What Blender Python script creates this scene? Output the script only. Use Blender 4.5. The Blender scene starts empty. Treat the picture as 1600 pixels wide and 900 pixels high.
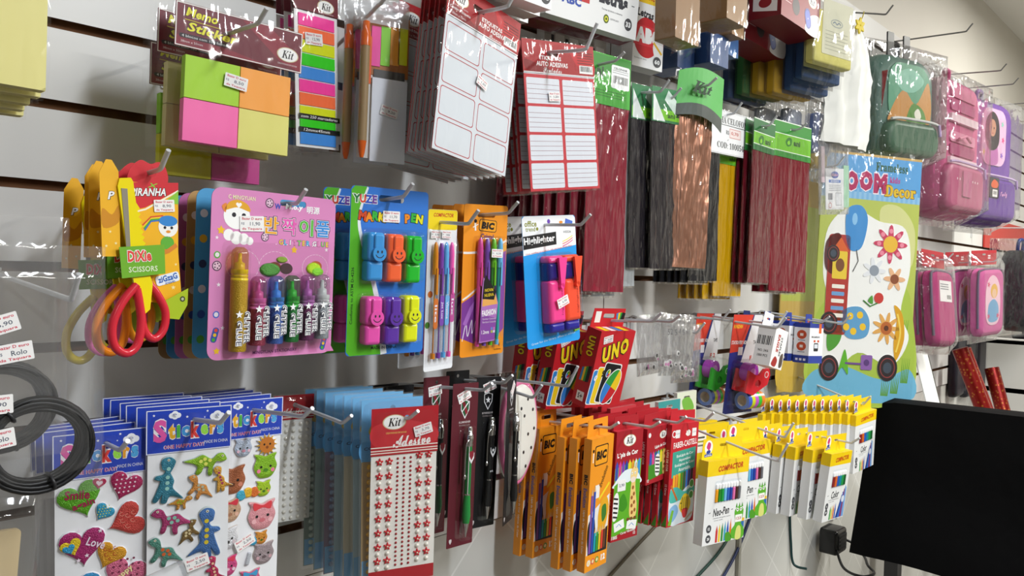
import bpy, math, random
from mathutils import Matrix, Vector, Euler
rnd = random.Random(7)
R = math.radians
scene = bpy.context.scene
col = scene.collection

# ------------------------------------------------------------------ camera, light, exposure
CAM_Y, CAM_Z = -1.0895, 1.60
def camera():
    yaw, pitch, roll = R(43.154), R(-1.163), R(1.430)
    f0 = Vector((math.cos(yaw), math.sin(yaw), 0)); r0 = Vector((math.sin(yaw), -math.cos(yaw), 0)); u0 = Vector((0, 0, 1))
    f = f0*math.cos(pitch) + u0*math.sin(pitch); u1 = u0*math.cos(pitch) - f0*math.sin(pitch)
    r = r0*math.cos(roll) + u1*math.sin(roll); u = u1*math.cos(roll) - r0*math.sin(roll)
    cd = bpy.data.cameras.new('camera'); co = bpy.data.objects.new('camera', cd); col.objects.link(co)
    m = Matrix((( r.x, u.x, -f.x, 0), (r.y, u.y, -f.y, CAM_Y), (r.z, u.z, -f.z, CAM_Z), (0, 0, 0, 1)))
    co.matrix_world = m
    cd.sensor_width = 36; cd.lens = 1242.75/1600*36; cd.clip_start = .01
    scene.camera = co
camera()
w = bpy.data.worlds.new('world'); scene.world = w; w.use_nodes = True
w.node_tree.nodes['Background'].inputs[0].default_value = (.9, .95, 1, 1)
w.node_tree.nodes['Background'].inputs[1].default_value = .25
def tube_lamp(x, y, z, sx, sy, power, colr=(1, .985, .97), rz=0):
    l = bpy.data.lights.new('ceiling_tube_light', 'AREA'); l.shape = 'RECTANGLE'; l.size = sx; l.size_y = sy
    l.energy = power; l.color = colr
    o = bpy.data.objects.new('ceiling_tube_light', l); col.objects.link(o); o.location = (x, y, z); o.rotation_euler = (0, 0, R(rz))
tube_lamp(1.0, -2.3, 3.02, .14, 1.25, 84, (.88, .935, 1))
tube_lamp(2.6, -2.2, 3.02, .14, 1.25, 78, (1, .99, .94))
tube_lamp(4.4, -1.5, 3.02, .14, 1.25, 104, (1, .985, .91))
tube_lamp(-1.4, -2.2, 3.02, .14, 1.25, 14, (.94, .97, 1))
tube_lamp(1.5, -3.5, 3.02, 1.25, .14, 60, (1, .99, .95))
scene.view_settings.view_transform = 'Standard'; scene.view_settings.look = 'None'
scene.view_settings.gamma = 1; scene.view_settings.use_curve_mapping = False
scene.view_settings.exposure = -0.36
scene.cycles.transparent_max_bounces = 40
scene.cycles.max_bounces = 8

# ------------------------------------------------------------------ materials
def lin(h):
    h = h.lstrip('#'); out = []
    for i in (0, 2, 4):
        c = int(h[i:i+2], 16)/255
        out.append(c/12.92 if c <= .04045 else ((c+.055)/1.055)**2.4)
    return (*out, 1)
MATS = {}
def principled(name, colr, rough=.45, metal=0, spec=.5, **k):
    m = bpy.data.materials.new(name); m.use_nodes = True
    b = m.node_tree.nodes['Principled BSDF']
    b.inputs['Base Color'].default_value = colr; b.inputs['Roughness'].default_value = rough
    b.inputs['Metallic'].default_value = metal; b.inputs['Specular IOR Level'].default_value = spec
    for a, v in k.items(): b.inputs[a.replace('_', ' ')].default_value = v
    return m
def noise_bump(m, scale, strength, detail=3, stretch=None, dist=.002):
    nt = m.node_tree; n = nt.nodes; l = nt.links
    tc = n.new('ShaderNodeTexCoord'); mp = n.new('ShaderNodeMapping'); tx = n.new('ShaderNodeTexNoise'); bp = n.new('ShaderNodeBump')
    if stretch: mp.inputs['Scale'].default_value = stretch
    tx.inputs['Scale'].default_value = scale; tx.inputs['Detail'].default_value = detail
    bp.inputs['Strength'].default_value = strength; bp.inputs['Distance'].default_value = dist
    l.new(tc.outputs['Object'], mp.inputs[0]); l.new(mp.outputs[0], tx.inputs[0]); l.new(tx.outputs[0], bp.inputs['Height'])
    return bp, tx
def film(name, colr=(1, 1, 1, 1), amount=.10, rough=.06, scale=14, strength=1.0, stretch=(1, 1, .45), haze=0.0, crease=True):
    """thin clear plastic: see-through, with sharp glints on its creases"""
    m = bpy.data.materials.new(name); m.use_nodes = True
    nt = m.node_tree; n = nt.nodes; l = nt.links; n.remove(n['Principled BSDF'])
    out = n['Material Output']; tr = n.new('ShaderNodeBsdfTransparent'); gl = n.new('ShaderNodeBsdfGlossy'); df = n.new('ShaderNodeBsdfDiffuse')
    tr.inputs[0].default_value = colr; gl.inputs['Roughness'].default_value = rough; df.inputs[0].default_value = (.85, .86, .88, 1)
    bp, tx = noise_bump(m, scale, strength, 3, stretch, .02)
    if crease:
        a = n.new('ShaderNodeMath'); a.operation = 'SUBTRACT'; a.inputs[1].default_value = .5; b = n.new('ShaderNodeMath'); b.operation = 'ABSOLUTE'
        l.new(tx.outputs[0], a.inputs[0]); l.new(a.outputs[0], b.inputs[0]); l.new(b.outputs[0], bp.inputs['Height'])
    l.new(bp.outputs[0], gl.inputs['Normal'])
    lw = n.new('ShaderNodeLayerWeight'); lw.inputs[0].default_value = .30
    l.new(bp.outputs[0], lw.inputs['Normal'])
    ma = n.new('ShaderNodeMath'); ma.operation = 'MULTIPLY_ADD'; ma.inputs[1].default_value = amount*1.3; ma.inputs[2].default_value = amount*.35; ma.use_clamp = True
    l.new(lw.outputs['Fresnel'], ma.inputs[0])
    m1 = n.new('ShaderNodeMixShader'); m2 = n.new('ShaderNodeMixShader')
    m1.inputs[0].default_value = haze
    l.new(tr.outputs[0], m1.inputs[1]); l.new(df.outputs[0], m1.inputs[2])
    l.new(ma.outputs[0], m2.inputs[0]); l.new(m1.outputs[0], m2.inputs[1]); l.new(gl.outputs[0], m2.inputs[2])
    l.new(m2.outputs[0], out.inputs[0])
    return m
def mat(k):
    if k in MATS: return MATS[k]
    if k.startswith('#'):
        h = k[1:7]; s = k[7:]
        if s == '!': m = principled('plastic_'+h, lin(h), .22)             # shiny moulded plastic
        elif s == '-': m = principled('matte_'+h, lin(h), .75, spec=.3)    # matt paper, foam
        elif s == '*':                                                    # glitter
            m = principled('glitter_'+h, lin(h), .3, metal=.35)
            bp, tx = noise_bump(m, 900, .7, 2, None, .002)
            m.node_tree.links.new(bp.outputs[0], m.node_tree.nodes['Principled BSDF'].inputs['Normal'])
        elif s == '~':                                                    # clear tinted plastic
            m = film('tinted_'+h, tuple(.45+.55*c for c in lin(h)[:3])+(1,), .16, .04, 5, .05, None, .03, False)
        elif s == '^':                                                    # crinkled cellophane sheet
            m = principled('cellophane_'+h, lin(h), .22, spec=.55)
            bp, tx = noise_bump(m, 16, .55, 3, (1.8, 1, .28), .025)
            m.node_tree.links.new(bp.outputs[0], m.node_tree.nodes['Principled BSDF'].inputs['Normal'])
        elif s == '&':                                                    # metallic foil
            m = principled('foil_'+h, lin(h), .3, metal=.75)
            bp, tx = noise_bump(m, 18, .7, 3, (1.8, 1, .35), .03)
            m.node_tree.links.new(bp.outputs[0], m.node_tree.nodes['Principled BSDF'].inputs['Normal'])
        else: m = principled('print_'+h, lin(h), .45, spec=.38)
    elif k == 'film': m = film('clear_film', strength=.8, scale=11, stretch=(1.2, 1, .35))
    elif k == 'softfilm': m = film('soft_film', amount=.14, rough=.07, scale=9, haze=.035)
    elif k == 'wrap': m = film('loose_wrap', amount=.32, rough=.07, scale=11, strength=1.0, haze=.02)
    elif k == 'crumpled': m = film('crumpled_film', amount=.34, rough=.1, scale=22, haze=.09)
    elif k == 'crisp': m = film('crisp_film', amount=.2, rough=.06, scale=18, stretch=(1.3, 1, .35))
    elif k == 'milky': m = film('milky_film', amount=.15, rough=.2, scale=12, haze=.5)
    elif k == 'blister': m = film('blister_plastic', amount=.10, rough=.04, scale=4, strength=.12, stretch=None, haze=.0, crease=False)
    elif k == 'glass':
        m = film('table_glass', (.80, .88, .84, 1), .3, .03, 1, 0, None, .05, False)
    elif k == 'hook': m = principled('galvanised_steel', lin('d3d5d8'), .35, .25)
    elif k == 'darkhook': m = principled('grey_steel', lin('8a8a88'), .4, .6)
    elif k == 'chrome': m = principled('chrome', lin('dcdcdc'), .12, 1)
    elif k == 'pearl': m = principled('pearl', lin('ece8dc'), .22, .15)
    elif k == 'hole': m = principled('dark_slot', lin('1a1416'), .8)
    elif k == 'melamine':
        m = principled('white_melamine', lin('dcdbd9'), .33)
        bp, tx = noise_bump(m, 6, .04, 2, None, .002)
        m.node_tree.links.new(bp.outputs[0], m.node_tree.nodes['Principled BSDF'].inputs['Normal'])
    elif k == 'mdf':
        m = principled('raw_fibreboard', lin('6b4426'), .85)
        nt = m.node_tree; tc = nt.nodes.new('ShaderNodeTexCoord'); tx = nt.nodes.new('ShaderNodeTexNoise'); cr = nt.nodes.new('ShaderNodeValToRGB')
        tx.inputs['Scale'].default_value = 40
        cr.color_ramp.elements[0].color = lin('4f3019'); cr.color_ramp.elements[1].color = lin('7d5230')
        nt.links.new(tc.outputs['Object'], tx.inputs[0]); nt.links.new(tx.outputs[0], cr.inputs[0]); nt.links.new(cr.outputs[0], nt.nodes['Principled BSDF'].inputs['Base Color'])
    elif k == 'shopwall': m = principled('shop_wall_paint', lin('77726a'), .8)
    elif k == 'plaster':
        m = principled('painted_plaster', lin('d8d4cb'), .8)
        nt = m.node_tree; tc = nt.nodes.new('ShaderNodeTexCoord'); tx = nt.nodes.new('ShaderNodeTexNoise'); cr = nt.nodes.new('ShaderNodeValToRGB')
        tx.inputs['Scale'].default_value = 1.3; tx.inputs['Detail'].default_value = 4
        cr.color_ramp.elements[0].color = lin('cdc8bd'); cr.color_ramp.elements[1].color = lin('e0dcd4')
        nt.links.new(tc.outputs['Object'], tx.inputs[0]); nt.links.new(tx.outputs[0], cr.inputs[0]); nt.links.new(cr.outputs[0], nt.nodes['Principled BSDF'].inputs['Base Color'])
    elif k == 'tile':
        m = principled('glazed_tile', lin('d6d5d0'), .22)
        nt = m.node_tree; n = nt.nodes; l = nt.links
        tc = n.new('ShaderNodeTexCoord'); mp = n.new('ShaderNodeMapping'); br = n.new('ShaderNodeTexBrick')
        mp.inputs['Rotation'].default_value = (R(90), 0, R(45)); mp.vector_type = 'POINT'
        br.offset = 0; br.inputs['Scale'].default_value = 1; br.inputs['Brick Width'].default_value = .20; br.inputs['Row Height'].default_value = .20
        br.inputs['Mortar Size'].default_value = .0022; br.inputs['Color1'].default_value = lin('d3d2cd'); br.inputs['Color2'].default_value = lin('cfcec8'); br.inputs['Mortar'].default_value = lin('e2e1dc')
        sx = n.new('ShaderNodeSeparateXYZ'); cb = n.new('ShaderNodeCombineXYZ'); ad = n.new('ShaderNodeMath'); sb = n.new('ShaderNodeMath'); sb.operation = 'SUBTRACT'
        l.new(tc.outputs['Object'], sx.inputs[0])
        for nd in (ad, sb): l.new(sx.outputs[0], nd.inputs[0]); l.new(sx.outputs[2], nd.inputs[1])
        l.new(ad.outputs[0], cb.inputs[0]); l.new(sb.outputs[0], cb.inputs[1])
        sc = n.new('ShaderNodeVectorMath'); sc.operation = 'SCALE'; sc.inputs['Scale'].default_value = .7071
        l.new(cb.outputs[0], sc.inputs[0]); l.new(sc.outputs[0], br.inputs[0]); n.remove(mp)
        l.new(br.outputs[0], n['Principled BSDF'].inputs['Base Color'])
    elif k == 'blackcloth':
        m = principled('black_cover_cloth', lin('050506'), .8, spec=.12)
        bp, tx = noise_bump(m, 5, .5, 4, None, .02)
        m.node_tree.links.new(bp.outputs[0], m.node_tree.nodes['Principled BSDF'].inputs['Normal'])
    elif k == 'redfoil':
        m = principled('red_gold_foil', lin('8c1a14'), .3, .5)
        nt = m.node_tree; tc = nt.nodes.new('ShaderNodeTexCoord'); tx = nt.nodes.new('ShaderNodeTexVoronoi'); cr = nt.nodes.new('ShaderNodeValToRGB')
        tx.inputs['Scale'].default_value = 60
        cr.color_ramp.elements[0].color = lin('c98a3a'); cr.color_ramp.elements[1].color = lin('8c1712'); cr.color_ramp.elements[1].position = .35
        nt.links.new(tc.outputs['Object'], tx.inputs[0]); nt.links.new(tx.outputs[0], cr.inputs[0]); nt.links.new(cr.outputs[0], nt.nodes['Principled BSDF'].inputs['Base Color'])
    else: raise KeyError(k)
    MATS[k] = m
    return m

# ------------------------------------------------------------------ shapes (2D lists in cm, counter-clockwise seen from the front)
def circ(cx, cz, r, n=24, rz=None, a0=0):
    rz = r if rz is None else rz
    return [(cx+r*math.cos(a0+2*math.pi*i/n), cz+rz*math.sin(a0+2*math.pi*i/n)) for i in range(n)]
def rr(x0, x1, z0, z1, r=.3, n=4):
    r = min(r, (x1-x0)/2-1e-4, (z1-z0)/2-1e-4)
    if r <= 1e-3: return [(x0, z0), (x1, z0), (x1, z1), (x0, z1)]
    p = []
    for cx, cz, a in ((x1-r, z0+r, -90), (x1-r, z1-r, 0), (x0+r, z1-r, 90), (x0+r, z0+r, 180)):
        for i in range(n+1):
            t = R(a+90*i/n); p.append((cx+r*math.cos(t), cz+r*math.sin(t)))
    return p
def tf(p, cx=0, cz=0, s=1, rot=0, sx=1):
    c, sn = math.cos(R(rot)), math.sin(R(rot))
    return [(cx+(x*sx*c-z*sn)*s, cz+(x*sx*sn+z*c)*s) for x, z in p]
def heart(cx, cz, s, rot=0, n=28):
    p = []
    for i in range(n):
        t = 2*math.pi*i/n
        p.append((16*math.sin(t)**3/17, (13*math.cos(t)-5*math.cos(2*t)-2*math.cos(3*t)-math.cos(4*t))/17))
    return tf(p[::-1], cx, cz, s, rot)
def star(cx, cz, r, k=5, q=.42, rot=90):
    return [(cx+(r if i % 2 == 0 else r*q)*math.cos(R(rot+180*i/k)), cz+(r if i % 2 == 0 else r*q)*math.sin(R(rot+180*i/k))) for i in range(2*k)]
def flower(cx, cz, r, k=5, n=40, rot=0):
    return [(cx+r*(.72+.28*math.cos(k*2*math.pi*i/n))*math.cos(2*math.pi*i/n+R(rot)), cz+r*(.72+.28*math.cos(k*2*math.pi*i/n))*math.sin(2*math.pi*i/n+R(rot))) for i in range(n)]
def blob(pts, n=6):            # smooth closed outline through points (Catmull-Rom)
    out = []; k = len(pts)
    for i in range(k):
        a, b, c, d = (pts[(i+j-1) % k] for j in range(4))
        for s in range(n):
            t = s/n
            out.append(tuple(.5*(2*b[q]+(c[q]-a[q])*t+(2*a[q]-5*b[q]+4*c[q]-d[q])*t*t+(3*b[q]-a[q]-3*c[q]+d[q])*t**3) for q in (0, 1)))
    ar = sum(out[i][0]*out[(i+1) % len(out)][1]-out[(i+1) % len(out)][0]*out[i][1] for i in range(len(out)))
    return out if ar > 0 else out[::-1]
def strip(path, w):            # open ribbon outline along a path
    L, Rr = [], []
    for i, p in enumerate(path):
        a = path[max(0, i-1)]; b = path[min(len(path)-1, i+1)]
        dx, dz = b[0]-a[0], b[1]-a[1]; q = math.hypot(dx, dz) or 1
        ww = w[i] if isinstance(w, (list, tuple)) else w
        L.append((p[0]-dz/q*ww/2, p[1]+dx/q*ww/2)); Rr.append((p[0]+dz/q*ww/2, p[1]-dx/q*ww/2))
    return Rr + L[::-1]
def smooth(path, n=6):
    out = []
    for i in range(len(path)-1):
        a = path[max(0, i-1)]; b = path[i]; c = path[i+1]; d = path[min(len(path)-1, i+2)]
        for s in range(n):
            t = s/n
            out.append(tuple(.5*(2*b[q]+(c[q]-a[q])*t+(2*a[q]-5*b[q]+4*c[q]-d[q])*t*t+(3*b[q]-a[q]-3*c[q]+d[q])*t**3) for q in range(len(b))))
    out.append(tuple(path[-1]))
    return out
MATH = {'sb': (0x1D400, 0x1D41A, 0x1D7CE), 'sbi': (0x1D468, 0x1D482, None), 'script': (0x1D4D0, 0x1D4EA, None)}
def mt(s, style):              # serif and script letters
    U, L, D = MATH[style]; o = ''
    for ch in s:
        if 'A' <= ch <= 'Z': o += chr(U+ord(ch)-65)
        elif 'a' <= ch <= 'z': o += chr(L+ord(ch)-97)
        elif D and ch.isdigit(): o += chr(D+int(ch))
        else: o += ch
    return o
TXT = {}
def text_mesh(s, bold, shear):
    k = (s, bold, shear)
    if k in TXT: return TXT[k]
    c = bpy.data.curves.new('t', 'FONT'); c.body = s; c.resolution_u = 2; c.offset = bold; c.shear = shear; c.size = 1
    c.space_character = 1+bold*1.5
    o = bpy.data.objects.new('t', c); col.objects.link(o)
    bpy.context.view_layer.update()
    e = o.evaluated_get(bpy.context.evaluated_depsgraph_get()); me = e.to_mesh()
    vs = [(v.co.x, v.co.y) for v in me.vertices]; fs = [tuple(p.vertices) for p in me.polygons]
    e.to_mesh_clear(); bpy.data.objects.remove(o); bpy.data.curves.remove(c)
    if vs:
        x0 = min(v[0] for v in vs); x1 = max(v[0] for v in vs); z0 = min(v[1] for v in vs); z1 = max(v[1] for v in vs)
        out = []
        for f in fs:
            ar = sum(vs[f[i]][0]*vs[f[(i+1) % len(f)]][1]-vs[f[(i+1) % len(f)]][0]*vs[f[i]][1] for i in range(len(f)))
            out.append(f if ar > 0 else f[::-1])
        fs = out
    else: x0 = x1 = z0 = z1 = 0
    TXT[k] = (vs, fs, x0, x1, z0, z1)
    return TXT[k]

class G:                       # gathers faces in cm; build() links them as ONE mesh object
    def __init__(s): s.v = []; s.f = []; s.mi = []; s.sm = []; s.mats = []; s.T = Matrix()
    def add(s, vs, fs, m, sm=False):
        if m not in s.mats: s.mats.append(m)
        k = s.mats.index(m); b = len(s.v)
        for p in vs: s.v.append(tuple(c*.01 for c in s.T @ Vector(p)))
        for f in fs: s.f.append(tuple(i+b for i in f)); s.mi.append(k); s.sm.append(sm)
    def poly(s, p, m, y=-.012): s.add([(x, y, z) for x, z in p], [tuple(range(len(p)))], m)
    def slab(s, p, y0, y1, m, side=None, back=None, sm=False):
        n = len(p)
        s.add([(x, y0, z) for x, z in p], [tuple(range(n))], m)
        s.add([(x, y1, z) for x, z in p], [tuple(range(n))[::-1]], back or side or m)
        s.add([(x, y0, z) for x, z in p]+[(x, y1, z) for x, z in p], [(i, n+i, n+(i+1) % n, (i+1) % n) for i in range(n)], side or m, sm)
    def holed(s, p, h, y0, y1, m, back=None, side=None):
        i0 = max(range(len(p)), key=lambda i: p[i][1]-abs(p[i][0]-h[0][0])*.01)
        j0 = min(range(len(h)), key=lambda j: (h[j][0]-p[i0][0])**2+(h[j][1]-p[i0][1])**2)
        P = p[i0:]+p[:i0+1]; H = (h[j0:]+h[:j0+1])[::-1]
        q = P+H; n = len(q)
        s.add([(x, y0, z) for x, z in q], [tuple(range(n))], m)
        s.add([(x, y1, z) for x, z in q], [tuple(range(n))[::-1]], back or m)
        for k, fl in ((p, 1), (h, -1)):
            n = len(k); fs = [(i, n+i, n+(i+1) % n, (i+1) % n) for i in range(n)]
            s.add([(x, y0, z) for x, z in k]+[(x, y1, z) for x, z in k], [f[::fl] for f in fs], side or m)
    def box(s, x0, x1, z0, z1, y0, y1, m, r=0, side=None): s.slab(rr(x0, x1, z0, z1, r), y0, y1, m, side)
    def rbox(s, x0, x1, z0, z1, y0, y1, m, r=.3, b=.2, sm=True):   # rounded slab, bevelled front edge
        b = min(b, (y1-y0)*.9)
        a = rr(x0, x1, z0, z1, r, 5); n = len(a); rings = [(y1, a)]
        for k in range(4):
            t = R(30*k); q = b*(1-math.cos(t)); d = y0+b-b*math.sin(t)
            rings.append((d, rr(x0+q, x1-q, z0+q, z1-q, max(.02, r-q), 5)))
        vs = [(x, y, z) for y, pr in rings for x, z in pr]; fs = []
        for k in range(len(rings)-1):
            fs += [(k*n+(i+1) % n, (k+1)*n+(i+1) % n, (k+1)*n+i, k*n+i)[::-1] for i in range(n)]
        fs = [f[::-1] for f in fs]
        s.add(vs, fs, m, sm)
        k = len(rings)-1
        s.add([(x, rings[k][0], z) for x, z in rings[k][1]], [tuple(range(n))], m); s.add([(x, y1, z) for x, z in a], [tuple(range(n))[::-1]], m)
    def puff(s, p, m, y=-.01, h=.25, edge=None):                    # puffy sticker
        n = len(p); cx = sum(q[0] for q in p)/n; cz = sum(q[1] for q in p)/n
        R_ = max(math.hypot(q[0]-cx, q[1]-cz) for q in p)
        rings = [(y, 0), (y-h*.6, .05), (y-h*.9, .14), (y-h, .30)]
        vs = [(cx+(x-cx)*(1-q), d, cz+(z-cz)*(1-q)) for d, q in rings for x, z in p]; fs = []
        for k in range(3): fs += [(k*n+i, k*n+(i+1) % n, (k+1)*n+(i+1) % n, (k+1)*n+i) for i in range(n)]
        if edge: s.add(vs[:2*n], fs[:n], edge, True); s.add(vs[n:], [tuple(i-n for i in f) for f in fs[n:]], m, True)
        else: s.add(vs, fs, m, True)
        s.add([(cx+(x-cx)*.7, y-h, cz+(z-cz)*.7) for x, z in p], [tuple(range(n))], m, True)
    def tube(s, path, r, m, n=10, caps=True, sm=True):
        path = [Vector(p) for p in path]; k = len(path); vs = []; fs = []
        t = (path[1]-path[0]).normalized(); a = t.orthogonal().normalized()
        for i, p in enumerate(path):
            t2 = (path[min(k-1, i+1)]-path[max(0, i-1)]).normalized()
            a = (a-t2*a.dot(t2)).normalized(); b = t2.cross(a)
            q = r[i] if isinstance(r, (list, tuple)) else r
            vs += [tuple(p+(a*math.cos(2*math.pi*j/n)+b*math.sin(2*math.pi*j/n))*q) for j in range(n)]
        for i in range(k-1): fs += [(i*n+j, i*n+(j+1) % n, (i+1)*n+(j+1) % n, (i+1)*n+j) for j in range(n)]
        s.add(vs, fs, m, sm)
        if caps: s.add(vs[:n], [tuple(range(n))[::-1]], m); s.add(vs[-n:], [tuple(range(n))], m)
    def lathe(s, prof, cx, cy, m, n=18, sm=True):                   # prof (r, z) from the bottom up
        vs = [(cx+q*math.cos(2*math.pi*j/n), cy+q*math.sin(2*math.pi*j/n), z) for q, z in prof for j in range(n)]
        fs = [(i*n+j, i*n+(j+1) % n, (i+1)*n+(j+1) % n, (i+1)*n+j) for i in range(len(prof)-1) for j in range(n)]
        s.add(vs, fs, m, sm)
        s.add(vs[:n], [tuple(range(n))[::-1]], m); s.add(vs[-n:], [tuple(range(n))], m)
    def dome(s, cx, cz, r, m, y=-.01, h=None, n=10):
        h = h or r; vs = []; k = 3
        for i in range(k):
            a = R(90*i/k); vs += [(cx+r*math.cos(a)*math.cos(2*math.pi*j/n), y-h*math.sin(a), cz+r*math.cos(a)*math.sin(2*math.pi*j/n)) for j in range(n)]
        vs.append((cx, y-h, cz)); fs = []
        for i in range(k-1): fs += [(i*n+j, i*n+(j+1) % n, (i+1)*n+(j+1) % n, (i+1)*n+j) for j in range(n)]
        fs += [((k-1)*n+j, (k-1)*n+(j+1) % n, k*n) for j in range(n)]
        s.add(vs, fs, m, True)
    def t(s, txt, cx, cz, h, m, w=None, bold=0, shear=0, rot=0, y=-.02, align='c', outline=None, ob=.05):
        if outline: s.t(txt, cx, cz, h*1.12, outline, w*1.04 if w else None, bold+ob, shear, rot, y+.006, align)
        vs, fs, x0, x1, z0, z1 = text_mesh(txt, bold, shear)
        if not vs: return
        k = h/max(z1-z0, 1e-6); kx = w/max(x1-x0, 1e-6) if w else k
        ox = {'c': (x0+x1)/2, 'l': x0, 'r': x1}[align]; oz = (z0+z1)/2
        c, sn = math.cos(R(rot)), math.sin(R(rot))
        pts = [((x-ox)*kx, (z-oz)*k) for x, z in vs]
        s.add([(cx+x*c-z*sn, y, cz+x*sn+z*c) for x, z in pts], fs, m)
    def frame(s, p, wd, m, y=-.016):                                # outline of width wd just inside a polygon
        n = len(p); cx = sum(q[0] for q in p)/n; cz = sum(q[1] for q in p)/n
        hx = max(abs(q[0]-cx) for q in p); hz = max(abs(q[1]-cz) for q in p)
        q = [(cx+(x-cx)*(1-wd/hx), cz+(z-cz)*(1-wd/hz)) for x, z in p]
        s.add([(x, y, z) for x, z in p+q], [(i, (i+1) % n, n+(i+1) % n, n+i) for i in range(n)], m)
    def build(s, name, parent=None):
        me = bpy.data.meshes.new(name); me.from_pydata(s.v, [], s.f)
        for k in s.mats: me.materials.append(mat(k))
        me.polygons.foreach_set('material_index', s.mi); me.polygons.foreach_set('use_smooth', s.sm); me.update()
        return link(name, me, parent)
def link(name, me, parent=None):
    o = bpy.data.objects.new(name, me); col.objects.link(o)
    if parent: o.parent = parent
    return o
def tag(o, label, cat, group=None, kind=None):
    o['label'] = label; o['category'] = cat
    if group: o['group'] = group
    if kind: o['kind'] = kind
    return o
def struct(o): o['kind'] = 'structure'; return o
def thing(name, label, cat, group=None):
    o = bpy.data.objects.new(name, None); o.empty_display_size = .02; col.objects.link(o)
    return tag(o, label, cat, group)
def at(o, x, d, z, yaw=0, pit=0, rol=0):      # x along the wall, d out from the wall, z up, turned, tipped, rolled
    o.rotation_mode = 'YXZ'; o.location = (x, -d, z); o.rotation_euler = (R(pit), R(rol), R(yaw)); return o
def dup(root, label=None, group=None):
    r = root.copy(); col.objects.link(r)
    if label: r['label'] = label
    if group: r['group'] = group
    for ch in KIDS(root):
        c = ch.copy(); col.objects.link(c); c.parent = r
        for gch in KIDS(ch):
            d = gch.copy(); col.objects.link(d); d.parent = c
    return r
def KIDS(o): return [c for c in list(col.objects) if c.parent == o]
ORD = ['second', 'third', 'fourth', 'fifth', 'sixth', 'seventh', 'eighth', 'ninth', 'tenth', 'eleventh', 'twelfth', 'thirteenth', 'fourteenth']
def row(root, n, dd, desc, group, dx=0, dz=0, jx=.002, jyaw=2.5, jrol=1.2, start=0, where='from the front of its hook'):
    if 'group' not in root: root['group'] = group
    outs = []
    for i in range(1, n+1):
        c = dup(root, f'{desc}, {ORD[start+i-1]} {where}', group)
        c.location = root.location+Vector((dx*i+rnd.uniform(-jx, jx), dd*i, dz*i))
        e = root.rotation_euler; c.rotation_euler = (e[0], e[1]+R(rnd.uniform(-jrol, jrol)), e[2]+R(rnd.uniform(-jyaw, jyaw)))
        outs.append(c)
    return outs
def price(parent, val, x, z, rot=0, y=-.05, w=3.2, sub=False):       # the shop's price sticker
    k = ('price', val, w)
    if k not in TXT:
        g = G(); h = w*.56
        g.slab(rr(-w/2, w/2, -h/2, h/2, .1), -.01, .0, '#f4f2f0')
        g.t('Bazar D euro', 0, h*.33, h*.17, '#d2455a', w*.82, .02, y=-.02); g.t('da Taquara', 0, -h*.34, h*.19, '#d2455a', w*.82, .02, y=-.02)
        g.t('R$', -w*.38, 0, h*.18, '#7a7f90', y=-.02); g.t(val, w*.12, -.02*h, h*.27, '#5d6372', w*.42, .01, y=-.02)
        o = g.build('price_sticker', parent); TXT[k] = o.data
    else: o = link('price_sticker', TXT[k], parent)
    o.location = (x*.01, y*.01, z*.01); o.rotation_euler = (0, R(-rot), 0)
    return o
def bag(parent, w, z0, z1, dep, name='plastic_bag', back=.12, m='film', seed=1, flare=.15, x0=0, hole=None, nx=14, nz=22, wr=1):
    """clear bag round a pack: a creased front sheet over the contents and a flat back sheet, open nowhere"""
    g = G(); q = random.Random(seed); ph = [(q.uniform(.3, 1.6), q.uniform(-1.2, 1.2), q.uniform(0, 6.3), q.uniform(.4, 1)) for _ in range(6)]
    vs = []; fs = []
    for j in range(nz+1):
        v = j/nz; z = z0+(z1-z0)*v
        for i in range(nx+1):
            u = i/nx; e = min(1, min(u, 1-u)*9)*min(1, min(v, 1-v)*9)
            wv = sum(a[3]*math.sin(a[0]*x_+a[1]*z+a[2]) for a in ph for x_ in ((u-.5)*w*1.1,))/6
            x = x0+(u-.5)*(w+flare*math.sin(z*1.3+seed)*(1 if abs(u-.5) > .49 else .4))
            vs.append((x, -e*(dep+.12+.16*wr*(wv+.6)), z))
    for j in range(nz):
        for i in range(nx): a = j*(nx+1)+i; fs.append((a, a+1, a+nx+2, a+nx+1))
    g.add(vs, fs, m, True)
    g.add([(x0-w/2, back, z0), (x0+w/2, back, z0), (x0+w/2, back, z1), (x0-w/2, back, z1)], [(3, 2, 1, 0)], m)
    return g.build(name, parent)
def kit_logo(g, cx, cz, w, y=-.02):
    h = w*.62
    g.poly(circ(cx, cz, w/2*1.1, 32, h/2*1.1), '#d9c9a0', y); g.poly(circ(cx, cz, w/2, 32, h/2), '#fbfaf7', y-.006)
    g.t(mt('Kit', 'sbi'), cx, cz, h*.62, '#1c1512', w*.62, .0, y=y-.012)
def barcode(g, x0, x1, z0, z1, y=-.02, seed=3):
    g.poly(rr(x0, x1, z0, z1, 0), '#f5f5f3', y); q = random.Random(seed); x = x0+.06*(x1-x0)
    while x < x1-.07*(x1-x0):
        a = q.choice((.012, .02, .035))*(x1-x0); g.poly(rr(x, x+a, z0+(z1-z0)*.25, z1-(z1-z0)*.08, 0), '#111111', y-.006); x += a+q.choice((.015, .03))*(x1-x0)
HK = []
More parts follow.
